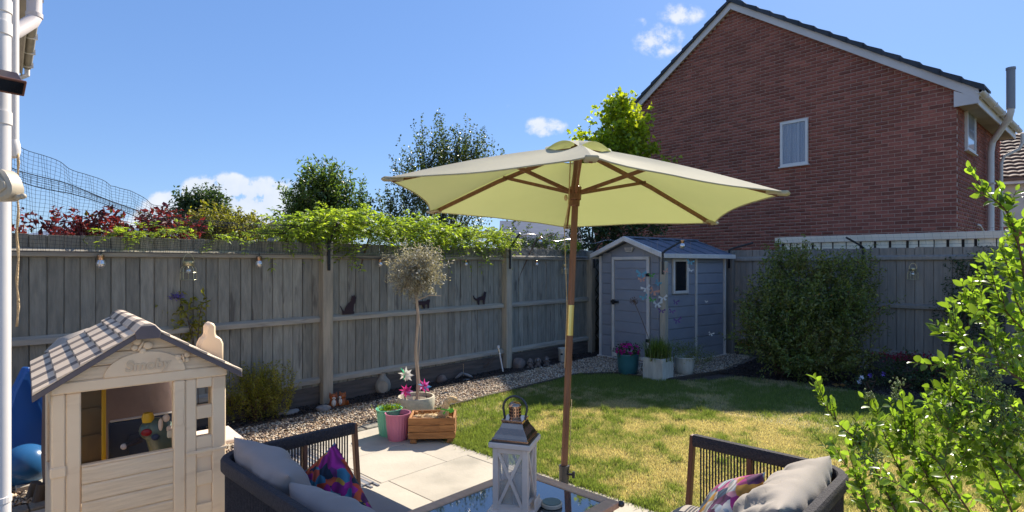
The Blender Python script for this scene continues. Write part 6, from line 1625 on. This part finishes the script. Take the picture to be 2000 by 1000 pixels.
# ================================================================ vegetation
def col_leaves(name, m, ells, n, L, sp, size, loc, label, cat='shrub', group=None, aspect=.5, twig='twig', stems=5, base_r=.015, extra=None, part='foliage', stem_base=(0, 0, 0), trunk_name='stems', **k):
    root = thing(name, label, cat, loc, 0, group)
    P, D, T = shoots(ells, n, L, sp, **k)
    leaves(part, P, D, size * (.7 + .6 * nr.random(len(P))), m, root, aspect=aspect)
    if extra:
        m2, frac, s2 = extra; kk = max(4, int(len(P) * frac)); ids = nr.choice(len(P), kk); leaves('turned_' + part, P[ids] + nr.normal(size=(kk, 3)) * .012, D[ids], s2, m2, root, aspect=aspect)
    mb = MB(); sb_ = Vector(stem_base)
    for i in range(stems):
        c_, r_ = ells[i % len(ells)]; tgt = Vector(c_) + Vector((rnd.uniform(-.5, .5) * r_[0], rnd.uniform(-.5, .5) * r_[1], rnd.uniform(0, .6) * r_[2])); b0 = sb_ + Vector((rnd.gauss(0, .03), rnd.gauss(0, .03), 0))
        mid = (b0 + tgt) / 2 + Vector((rnd.gauss(0, .05), rnd.gauss(0, .05), .08)); mb.tube([b0, b0 * .6 + mid * .4, mid, tgt], [base_r, base_r * .8, base_r * .6, base_r * .25], 6)
    for pts_ in T[::3]: 
        if len(pts_) > 1: mb.tube([Vector(pts_[0]), Vector(pts_[-1])], [.0035 * (base_r / .015), .001], 3, False)
    mb.build(trunk_name, twig, root, smooth=True, auto=1.2)
    return root
def E(px, py, Y, rpx, rpy, o, ry=None):     # an ellipsoid given by its place and size at depth Y, relative to o
    c_ = far(px, py, Y) - Vector(o); k = Y / FPX; return ((c_.x, c_.y, c_.z), (rpx * k, ry if ry else rpx * k * .8, rpy * k))
# yellow green shrub by the left fence
o = Vector((-2.55, 5.62, 0))
col_leaves('border_shrub', 'leaf_yel', [E(500, 790, 5.6, 50, 42, o, .22), E(475, 780, 5.6, 35, 45, o, .2), E(548, 775, 5.6, 24, 42, o, .15), E(510, 760, 5.6, 36, 30, o, .15)], 330, .16, .012, .026, o, 'wispy yellow green shrub against the left fence beside the playhouse', aspect=.34, up=1.3, out=.5, jit=.25, spread=.008, stems=14, base_r=.008)
# low dry stalks
o = Vector(at(940, 728)); dry = thing('dry_stalks', 'thin dry brown stalks by the fence beside the solar stake', 'plant', o)
mb = MB()
for i in range(40):
    a = rnd.uniform(-1.5, 1.5); mb.tube([(rnd.gauss(0, .06), rnd.gauss(0, .03), 0), (rnd.gauss(0, .12), rnd.gauss(0, .04), rnd.uniform(.1, .3))], .0018, 3, False)
mb.build('stalks', 'twig', dry)
# purple flowered climber over the playhouse
o = Vector((g(ft(372), .10).x, g(ft(372), .10).y, 0)); Yc = o.y
cl = thing('flowering_climber', 'thin green climber with a purple flower behind the playhouse chimney', 'plant', o)
P, D, T = shoots([E(350, 600, Yc, 26, 14, o, .06), E(395, 598, Yc, 16, 16, o, .06), E(366, 630, Yc, 22, 14, o, .06), E(385, 650, Yc, 18, 12, o, .05)], 26, .14, .02, up=.5, out=.8, jit=.6, spread=.012)
leaves('foliage', P, D, .055, 'leaf_yel', cl, aspect=.42)
mb = MB()
for tx, tz in ((350, 590), (395, 590), (366, 625), (388, 650)):
    q = far(tx, tz, Yc) - o; mb.tube([(.05, 0, 0), (.03, .0, .6), tuple((Vector((.02, 0, .9)) + q) / 2), tuple(q)], .003, 5)
mb.build('stems', 'twig', cl)
q = far(341, 579, Yc - .05) - o; P = np.array(q)[None] + nr.normal(size=(160, 3)) * np.array([.042, .02, .016]); leaves('flower_head', P, nr.normal(size=(160, 3)), .014, 'petal_purple', cl, aspect=.8)

# wisteria and climbers over the fence top
def pinnate(ells, n, L, m, name, parent, size=.045, droop=.5, pairs=7):
    # feathery leaves: paired leaflets along an arching stalk
    P, D = [], []
    w = np.array([e_[1][0] * e_[1][1] * e_[1][2] for e_ in ells]) ** .6; w /= w.sum(); mb = MB()
    for i in range(n):
        c_, r_ = ells[nr.choice(len(ells), p=w)]; q = unit(nr.normal(size=3)); s_ = np.array(c_) + q * np.array(r_) * (.25 + .75 * nr.random() ** .6)
        d_ = unit(q * np.array([.8, 1, .5]) + np.array([0, 0, .55]) + nr.normal(size=3) * .45); l = L * (.6 + .7 * nr.random()); sd_ = unit(np.cross(d_, [0, 0, 1.0]) + nr.normal(size=3) * .1); pts_ = []
        for j in range(pairs):
            f = (j + 1) / pairs; p = s_ + d_ * l * f - np.array([0, 0, droop * l * f * f]); pts_.append(Vector(p)); tg = unit(d_ - np.array([0, 0, 2 * droop * f]))
            for sx in (-1, 1): P.append(p); D.append(unit(sd_ * sx + tg * .5 + nr.normal(size=3) * .12))
        P.append(pts_[-1]); D.append(tg); mb.tube([Vector(s_)] + pts_[::3], .0015, 3, False)
    P = np.array([tuple(p) for p in P]); D = np.array([tuple(p) for p in D]); leaves(name, P, D, size * (.7 + .5 * nr.random(len(P))), m, parent, aspect=.36, fold=.15)
    mb.build('leaf_stalks', 'twig', parent, kind='stuff')
o = g(1.2, -.15); wi = thing('wisteria', 'bright green wisteria spilling over the top of the left fence', 'climbing plant', o)
def ET(px, py, dd, rx_, rz_, ry_): t = ft(px); p = g(t, dd); Y = p.y; q = far(px, py, Y) - Vector(o); return ((q.x, q.y, q.z), (rx_, ry_, rz_))
ells = [ET(x_, y_, -.05, .30, .12, .22) for x_, y_ in [(565, 455), (610, 448), (660, 445), (705, 448), (745, 452), (790, 458), (835, 460), (880, 466), (925, 468), (965, 470)]] + [ET(640, 430, -.1, .2, .1, .2), ET(700, 428, -.1, .2, .08, .2), ET(820, 440, -.1, .3, .08, .2), ET(690, 478, .12, .07, .16, .05), ET(860, 484, .1, .16, .06, .06), ET(925, 488, .1, .1, .06, .06), ET(975, 478, 0, .14, .08, .1)]
pinnate(ells, 1050, .24, 'leaf_wist', 'foliage', wi, size=.055)
mb = MB()
for i in range(9):
    a = g(-.6 + i * .45, -.12 + .1 * math.sin(i)) - o; b = g(-.4 + i * .5, .02) - o; mb.tube([(a.x, a.y, .6), (a.x * .6 + b.x * .4, a.y * .6 + b.y * .4, 1.4), (b.x, b.y, 1.95), (b.x + .3, b.y + .3, 2.05)], [.02, .016, .01, .005], 6)
q = ET(693, 512, .13, 0, 0, 0)[0]; mb.tube([tuple(Vector(q) + Vector((.03, 0, .2))), q, tuple(Vector(q) + Vector((.03, 0, -.05))), tuple(Vector(q) + Vector((.05, 0, -.03)))], .005, 5)
mb.build('stems', 'twig', wi, smooth=True)
o = g(-1.6, -.1); wl_ = thing('fence_vine', 'yellow green vine tips curling over the fence left of the wisteria', 'climbing plant', o)
ells = [ET(x_, y_, -.02, .12, .04, .10) for x_, y_ in [(235, 462), (262, 458), (300, 455), (335, 456), (400, 463), (440, 465), (480, 465), (530, 462)]]
pinnate(ells, 80, .15, 'leaf_wist', 'foliage', wl_, size=.05, pairs=5)
mb = MB(); q0 = ET(225, 460, .02, 0, 0, 0)[0]; mb.tube([ET(x_, y_, .05, 0, 0, 0)[0] for x_, y_ in ((300, 458), (240, 459), (190, 459), (170, 461), (162, 468), (166, 474), (172, 476))], .004, 5); mb.build('stems', 'leaf_wist', wl_, smooth=True)
# smoke bush
o = Vector((g(-1.9, -.9).x, g(-1.9, -.9).y, 0)); Yb = o.y
col_leaves('smoke_bush', 'leaf_red', [E(75, 460, Yb, 26, 18, o, .25), E(150, 462, Yb, 30, 22, o, .3), E(215, 458, Yb, 45, 24, o, .3), E(280, 460, Yb, 45, 22, o, .3), E(340, 465, Yb, 22, 16, o, .2), E(330, 455, Yb, 30, 20, o, .2)], 130, .17, .022, .062, o, 'purple red smoke bush rising behind the left fence', aspect=.52, up=.9, out=.6, jit=.35, spread=.01, stems=10, extra=('leaf_redgreen', .10, .055))
o = Vector((g(-.5, -1.1).x, g(-.5, -1.1).y, 0)); Yb = o.y
col_leaves('bronze_shrub', 'leaf_yel', [E(430, 450, Yb, 40, 24, o, .35), E(470, 460, Yb, 40, 22, o, .35), E(400, 455, Yb, 25, 22, o, .3)], 260, .18, .018, .045, o, 'green shrub with bronze tips behind the fence below the far tree', up=.9, out=.6, jit=.4, stems=8, extra=('leaf_redgreen', .45, .048))
# trees
def tree(name, label, m, base, ells_px, Y, n, L, sp, size, trunk_r=.09, aspect=.5, limbs=12, extra=None, **k):
    o_ = Vector(base); el = [E(a, b, Y + dy, rx_, rz_, o_) for a, b, rx_, rz_, dy in ells_px]
    root = thing(name, label, 'tree', o_); P, D, T = shoots(el, n, L, sp, **k)
    leaves('crown', P, D, size * (.7 + .6 * nr.random(len(P))), m, root, aspect=aspect)
    if extra:
        m2, frac, s2 = extra; kk = int(len(P) * frac); ids = nr.choice(len(P), kk); leaves('turned_leaves', P[ids] + nr.normal(size=(kk, 3)) * .03, D[ids], s2, m2, root, aspect=aspect)
    mb = MB(); zt = max(e_[0][2] for e_ in el); mb.tube([(0, 0, 0), (.05, 0, zt * .35), (-.03, .04, zt * .65), (0, 0, zt * .95)], [trunk_r, trunk_r * .75, trunk_r * .5, trunk_r * .12], 8)
    for i in range(limbs):
        c_, r_ = el[i % len(el)]; z0_ = zt * rnd.uniform(.3, .7); tg = Vector(c_) + Vector((rnd.uniform(-.6, .6) * r_[0], rnd.uniform(-.6, .6) * r_[1], rnd.uniform(-.2, .8) * r_[2])); s_ = Vector((0, 0, z0_)); mb.tube([s_, (s_ + tg) / 2 + Vector((0, 0, .15)), tg], [trunk_r * .4, trunk_r * .25, trunk_r * .06], 6)
    for pts_ in T[::2]:
        if len(pts_) > 1: mb.tube([Vector(pts_[0]), Vector(pts_[-1])], [trunk_r * .05, .002], 3, False)
    mb.build('trunk', 'bark', root, smooth=True, auto=1.2); return root
tree('laurel_tree', 'dense glossy green tree beyond the fence left of the parasol', 'leaf_laurel', (-4.0, 11.3, 0), [(620, 411, 46, 55, 0), (585, 426, 28, 38, 0), (655, 401, 30, 40, 0), (630, 371, 30, 32, 0), (700, 426, 30, 38, .4), (600, 456, 40, 25, 0), (660, 456, 60, 25, 0)], 11.3, 520, .42, .035, .085, up=1.3, out=.5, jit=.25, spread=.03, aspect=.42)
tree('birch_tree', 'tall airy tree with small leaves behind the left half of the parasol', 'leaf_birch', (-1.5, 12.4, 0), [(860, 378, 62, 70, 0), (815, 378, 40, 62, 0), (905, 368, 45, 55, 0), (845, 313, 32, 45, 0), (905, 333, 36, 42, 0), (790, 448, 45, 32, 0), (940, 358, 30, 34, 0), (965, 353, 22, 26, 0), (770, 433, 28, 30, 0), (860, 458, 90, 35, 0), (975, 488, 40, 18, 0)], 12.4, 520, .70, .045, .060, up=1.5, out=.35, jit=.22, spread=.035, aspect=.62, trunk_r=.07)
tree('maple_tree', 'bright yellow green maple beside the brick house gable', 'leaf_maple', (2.25, 12.6, 0), [(1215, 260, 34, 45, 0), (1200, 305, 42, 40, 0), (1245, 270, 18, 42, 0), (1205, 225, 22, 24, 0), (1150, 288, 16, 10, 0), (1122, 282, 8, 8, 0), (1230, 310, 30, 30, 0), (1180, 340, 50, 30, 0), (1310, 320, 8, 8, 0)], 12.6, 420, .36, .045, .105, up=.8, out=.6, jit=.35, spread=.04, aspect=.8)
tree('dark_conifer', 'dark leafy tree filling the gap between shed roof and parasol', 'leaf_dark', (1.9, 13.2, 0), [(1160, 455, 45, 30, 0), (1230, 440, 55, 35, 0), (1180, 410, 60, 30, 0), (1270, 430, 30, 30, 0), (1140, 480, 30, 20, 0)], 12.2, 420, .30, .04, .075, up=.5, out=.7, jit=.4, spread=.04, extra=('leaf_orange', .015, .06))
tree('round_tree', 'small round dark tree far behind the netting', 'leaf_dark', (-18.6, 33, 0), [(392, 412, 44, 26, 0), (365, 420, 24, 20, 0), (415, 415, 28, 20, 0), (395, 395, 22, 14, 0)], 33, 330, .7, .10, .22, up=.6, out=.7, jit=.4, spread=.08, trunk_r=.2)
o = Vector((g(3.9, -.5).x, g(3.9, -.5).y, 0)); Yb = o.y
col_leaves('low_hedge', 'leaf_lime', [E(1035, 486, Yb, 40, 12, o, .3), E(1075, 482, Yb, 30, 14, o, .3), E(1010, 488, Yb, 20, 12, o, .3), E(1110, 488, Yb, 22, 10, o, .3)], 240, .14, .018, .042, o, 'light green shrub top behind the fence left of the pole', aspect=.45, up=.8, out=.7, jit=.5, stems=8, extra=('petal_white', .012, .03))
# the big shaded bush against the back fence
o = at(1575, 752) + Vector((0, .75, 0)); o.z = 0; Yb = 7.9
col_leaves('big_bush', 'leaf_bush', [E(1558, 545, Yb + .2, 40, 38, o), E(1655, 550, Yb + .1, 30, 40, o), E(1600, 590, Yb, 40, 40, o), E(1505, 605, Yb, 38, 36, o), E(1560, 625, Yb - .2, 48, 44, o), E(1640, 640, Yb - .3, 46, 48, o), E(1485, 665, Yb - .1, 28, 38, o), E(1540, 690, Yb - .4, 52, 36, o), E(1610, 705, Yb - .5, 44, 28, o), E(1670, 705, Yb - .4, 28, 26, o), E(1530, 530, Yb + .3, 16, 16, o), E(1690, 600, Yb + .1, 14, 24, o)],
           1150, .30, .022, .050, o, 'big rounded shaded bush in the corner against the back fence', aspect=.42, up=.8, out=.8, jit=.35, spread=.02, stems=16, base_r=.02, extra=('leaf_orange', .03, .045))
o = PC + V * 4.9 - U * .35; o.z = 0; Yb = o.y
col_leaves('corner_shrub', 'leaf_dark', [E(1900, 570, Yb, 34, 55, o, .25), E(1890, 640, Yb, 50, 45, o, .3), E(1930, 600, Yb, 34, 60, o, .25), E(1910, 520, Yb, 16, 20, o, .2)], 330, .20, .022, .04, o, 'dark shrub in shade against the right end of the back fence', aspect=.4, up=.8, out=.7, jit=.4, stems=9)
# red flowers and petunias in the bed
o = at(1785, 770) + Vector((0, .25, 0)); o.z = 0; Yb = o.y
col_leaves('red_flower_plant', 'leaf_dark', [E(1780, 735, Yb, 52, 30, o, .25), E(1830, 750, Yb, 34, 26, o, .2)], 170, .14, .02, .035, o, 'dark leaved plant topped with crimson flowers in the back bed', 'flowers', aspect=.5, up=.8, out=.6, jit=.4, stems=8)
kk = 260; P = np.concatenate([np.array(E(1775, 698, Yb, 1, 1, o)[0])[None] + nr.normal(size=(kk, 3)) * np.array([.15, .08, .025]), np.array(E(1820, 720, Yb, 1, 1, o)[0])[None] + nr.normal(size=(90, 3)) * np.array([.10, .06, .04])])
ff = leaves('blooms', P, nr.normal(size=(len(P), 3)) + np.array([0, 0, .6]), .030, 'petal_red', COL.objects['red_flower_plant'], aspect=.8)
o = at(1690, 762); o.z = 0
col_leaves('low_petunia', 'leaf_dark', [((0, 0, .07), (.28, .12, .06))], 50, .09, .02, .03, o, 'low petunias with pale and violet flowers at the lawn edge', 'flowers', aspect=.5, up=.5, out=.7, jit=.4, stems=4)
P, D, F2 = [], [], []
for (px, py) in [(1682, 738), (1699, 733), (1678, 745), (1725, 730)]:
    q = far(px, py, o.y - .05) - o
    for j in range(6): a = j * math.tau / 6; P.append(tuple(q)); D.append((math.cos(a), -.3, math.sin(a)))
leaves('blooms', P[:6] + P[12:18], D[:12], .036, 'petal_white', COL.objects['low_petunia'], aspect=.9); leaves('violet_blooms', P[6:12] + P[18:], D[:12], .034, 'petal_purple', COL.objects['low_petunia'], aspect=.9)
tag(leaves('fallen_leaf', [tuple(at(1640, 757) + Vector((0, 0, .03)))] * 3, [(1, .1, .05), (-1, .2, .1), (.2, 1, .1)], .09, 'leaf_orange', None, kind=None), 'pale fallen leaf lying on the shaded lawn', 'leaf')

# ---------------------------------------------------------------- privet in the foreground right
def twiggy(ctrl, r0):
    pts_ = [Vector(c_) for c_ in ctrl]; out = []
    for a in range(len(pts_) - 1):
        p0 = pts_[max(a - 1, 0)]; p1 = pts_[a]; p2 = pts_[a + 1]; p3 = pts_[min(a + 2, len(pts_) - 1)]
        for i in range(8):
            t = i / 8; out.append(.5 * ((2 * p1) + (p2 - p0) * t + (2 * p0 - 5 * p1 + 4 * p2 - p3) * t * t + (3 * p1 - p0 - 3 * p2 + p3) * t ** 3))
    out.append(pts_[-1]); return out
def F_(px, py, Y): return far(px, py, Y)
pv = thing('privet_bush', 'sunlit privet bush with glossy leaves and bud clusters at lower right', 'shrub', (2.1, 2.2, 0)); PO = Vector((2.1, 2.2, 0))
LP, LD, LS = [], [], []; SP_ = []
bm_ = MB()
def add_twig(pts_, r0, leaf, sp, rec=0, start=.0):
    bm_.tube([p - PO for p in pts_], [max(.0009, r0 * (1 - .8 * i / len(pts_))) for i in range(len(pts_))], 5 if r0 > .003 else 4, False)
    dist = 0; nxt = sp * .5; tot = sum((b - a).length for a, b in zip(pts_, pts_[1:])); alt = rnd.random() * 3
    for a, b in zip(pts_, pts_[1:]):
        l = (b - a).length; d_ = (b - a).normalized() if l > 1e-6 else Vector((0, 0, 1))
        while nxt < dist + l:
            f = nxt / tot; p = a + (b - a) * ((nxt - dist) / l); alt += 1.57
            if f > start:
                s_ = d_.cross(Vector((math.sin(alt), math.cos(alt * 1.3), .4))).normalized()
                for sx in (-1, 1):
                    LP.append(p - PO); LD.append(s_ * sx * .8 + d_ * .75 + Vector((0, 0, .12))); LS.append(leaf * (.6 + .6 * rnd.random()) * (1 - .35 * max(0, f - .85) / .15))
            if rec and rnd.random() < (.35 if rec > 1 else .40) and f > .12:
                d2 = (d_ * .7 + Vector((rnd.gauss(-.12, .6), rnd.gauss(0, .6), .30 + rnd.gauss(0, .35)))).normalized(); ln = rnd.uniform(.05, .15) * (1 if rec == 1 else 1.2)
                q = [p, p + d2 * ln * .5 + Vector((0, 0, .01)), p + d2 * ln + Vector((0, 0, .03))]
                add_twig(twiggy(q, 0)[::3], r0 * .5, leaf * .85, sp * .9, rec - 1)
            nxt += sp
        dist += l
    e_ = pts_[-1]; d_ = (pts_[-1] - pts_[-2]).normalized()
    LP.append(e_ - PO); LD.append(d_); LS.append(leaf * .7)
main = [
    ([F_(2010, 620, 2.2), F_(1998, 520, 2.2), F_(1975, 430, 2.2), F_(1945, 393, 2.2), F_(1906, 372, 2.18)], .006, .042, .024, 1),
    ([F_(1985, 470, 2.22), F_(1968, 420, 2.2), F_(1985, 372, 2.2)], .003, .034, .02, 0),
    ([F_(2060, 760, 2.3), F_(2010, 660, 2.3), F_(1960, 600, 2.28), F_(1935, 530, 2.25)], .005, .036, .020, 1),
    ([F_(2060, 800, 2.4), F_(1990, 700, 2.4), F_(1935, 640, 2.35), F_(1905, 590, 2.3)], .005, .036, .020, 2),
    ([F_(2050, 700, 2.5), F_(1990, 600, 2.5), F_(1975, 540, 2.45), F_(1960, 500, 2.4)], .005, .036, .020, 1),
    ([F_(2040, 900, 2.2), F_(1950, 820, 2.15), F_(1880, 790, 2.1), F_(1815, 757, 2.05)], .005, .040, .026, 1),
    ([F_(2050, 780, 2.2), F_(1960, 720, 2.15), F_(1905, 690, 2.1), F_(1862, 712, 2.05)], .005, .038, .024, 2),
    ([F_(1900, 1060, 2.3), F_(1830, 960, 2.25), F_(1775, 860, 2.2), F_(1762, 775, 2.15)], .005, .036, .024, 2),
    ([F_(1860, 1080, 2.3), F_(1790, 980, 2.3), F_(1735, 870, 2.25), F_(1710, 790, 2.2)], .005, .036, .024, 2),
    ([F_(1800, 1100, 2.2), F_(1740, 980, 2.15), F_(1690, 880, 2.1), F_(1640, 830, 2.08), F_(1606, 785, 2.05)], .005, .036, .026, 1),
    ([F_(1950, 1080, 2.1), F_(1880, 980, 2.05), F_(1830, 900, 2.0), F_(1790, 870, 2.0)], .005, .036, .022, 2),
    ([F_(2000, 1060, 2.2), F_(1960, 960, 2.15), F_(1920, 880, 2.1), F_(1870, 830, 2.1)], .005, .036, .022, 2),
    ([F_(2060, 1000, 2.0), F_(1990, 930, 2.0), F_(1940, 880, 2.0), F_(1900, 860, 1.95)], .005, .034, .022, 2),
    ([F_(2040, 860, 2.4), F_(1970, 790, 2.35), F_(1910, 760, 2.3), F_(1870, 765, 2.3)], .005, .036, .021, 1),
    ([F_(1760, 1100, 1.9), F_(1700, 1000, 1.9), F_(1670, 930, 1.9), F_(1630, 890, 1.9)], .004, .032, .024, 1),
    ([F_(1720, 1090, 2.1), F_(1690, 980, 2.1), F_(1665, 880, 2.1), F_(1690, 830, 2.1)], .004, .032, .022, 1),
    ([F_(1880, 1090, 1.8), F_(1820, 1000, 1.8), F_(1760, 950, 1.8), F_(1720, 930, 1.8)], .004, .032, .022, 1),
    ([F_(2000, 1100, 2.4), F_(1930, 980, 2.4), F_(1880, 900, 2.4), F_(1850, 850, 2.4)], .004, .034, .022, 1),
    ([F_(2080, 640, 2.35), F_(2020, 560, 2.35), F_(1995, 520, 2.3)], .005, .036, .020, 2),
]
for pts_, r0, leaf, sp, rec in main:
    leaf *= 1.3; sp *= 1.15
    add_twig(twiggy(pts_, r0), r0, leaf, sp, rec)
LP = np.array([tuple(p) for p in LP]); LD = np.array([tuple(p) for p in LD]); LS = np.array(LS)
bm_.build('twigs', 'twig', pv, smooth=True, auto=1.4)
# the 300 largest leaves are pieces of their own, the rest one part
dist = np.linalg.norm(LP + np.array(PO) - np.array([0, 0, CAM_H]), axis=1); order = np.argsort(-(LS / dist))
V0, F0_ = leaf_arrays(np.zeros((1, 3)), np.array([[0, 0, 1.0]]), 1.0, aspect=.52, fold=.22, curl=.18, nrm=np.array([[0, 1.0, 0]]))
vars_ = []
for i in range(8):
    V0, F0_ = leaf_arrays_round(np.zeros((1, 3)), np.array([[0, 0, 1.0]]), 1.0, aspect=.46 + .03 * i, fold=.12 + .03 * (i % 4), curl=.06 + .07 * (i % 5), nrm=np.array([[0, 1.0, 0]]))
    vars_.append(np_mesh('leaf', V0, F0_, 'leaf_priv', pv, {'rnd': [.05 + .125 * i] * 10}, smooth=True))
for i, k in enumerate(order[:300]):
    o = vars_[i] if i < 8 else vars_[i % 8].copy()
    if i >= 8: COL.objects.link(o)
    d_ = Vector(LD[k]).normalized(); nn = Vector((rnd.gauss(0, .6), rnd.gauss(0, .6), 1)); sd_ = d_.cross(nn).normalized(); nn = sd_.cross(d_)
    m_ = Matrix((sd_, nn, d_)).transposed().to_4x4() @ Matrix.Diagonal((LS[k],) * 3 + (1,)); m_.translation = Vector(LP[k]); o.matrix_local = m_
rest = order[300:]
leaves('small_leaves', LP[rest], LD[rest], LS[rest] * (.7 + .6 * nr.random(len(rest))), 'leaf_priv', pv, aspect=.54, fold=.2, rnd_leaf=True)
# bud clusters
P = []
for (px, py, Y, n, s_) in [(1757, 752, 2.15, 40, .035), (1752, 772, 2.15, 30, .03), (1703, 778, 2.2, 40, .03), (1925, 745, 2.1, 260, .075), (1890, 790, 2.08, 220, .07), (1960, 790, 2.1, 200, .07), (1940, 830, 2.1, 200, .07), (1680, 860, 2.1, 150, .05), (1980, 700, 2.2, 120, .06), (1700, 900, 2.0, 120, .05), (1905, 730, 2.1, 120, .05), (1985, 840, 2.1, 130, .05)]:
    c_ = np.array(F_(px, py, Y) - PO)
    n = int(n * 1.4); nsp = max(3, n // 14)
    for j in range(nsp):
        d_ = unit(nr.normal(size=3) + np.array([-.3, 0, .6]));
        for i in range(n // nsp): P.append(c_ + d_ * s_ * (i / (n / nsp)) + nr.normal(size=3) * .007)
P = np.array(P); N = len(P); oc = octv * .0042; V_ = (oc[None] * (0.7 + .6 * nr.random((N, 1, 1))) + P[:, None]).reshape(-1, 3); F2 = (octf[None] + (np.arange(N) * 6)[:, None, None]).reshape(-1, 3)
np_mesh('bud_clusters', V_, F2, 'seed', pv, {'rnd': np.repeat(nr.random(N), 8)}, kind='stuff')
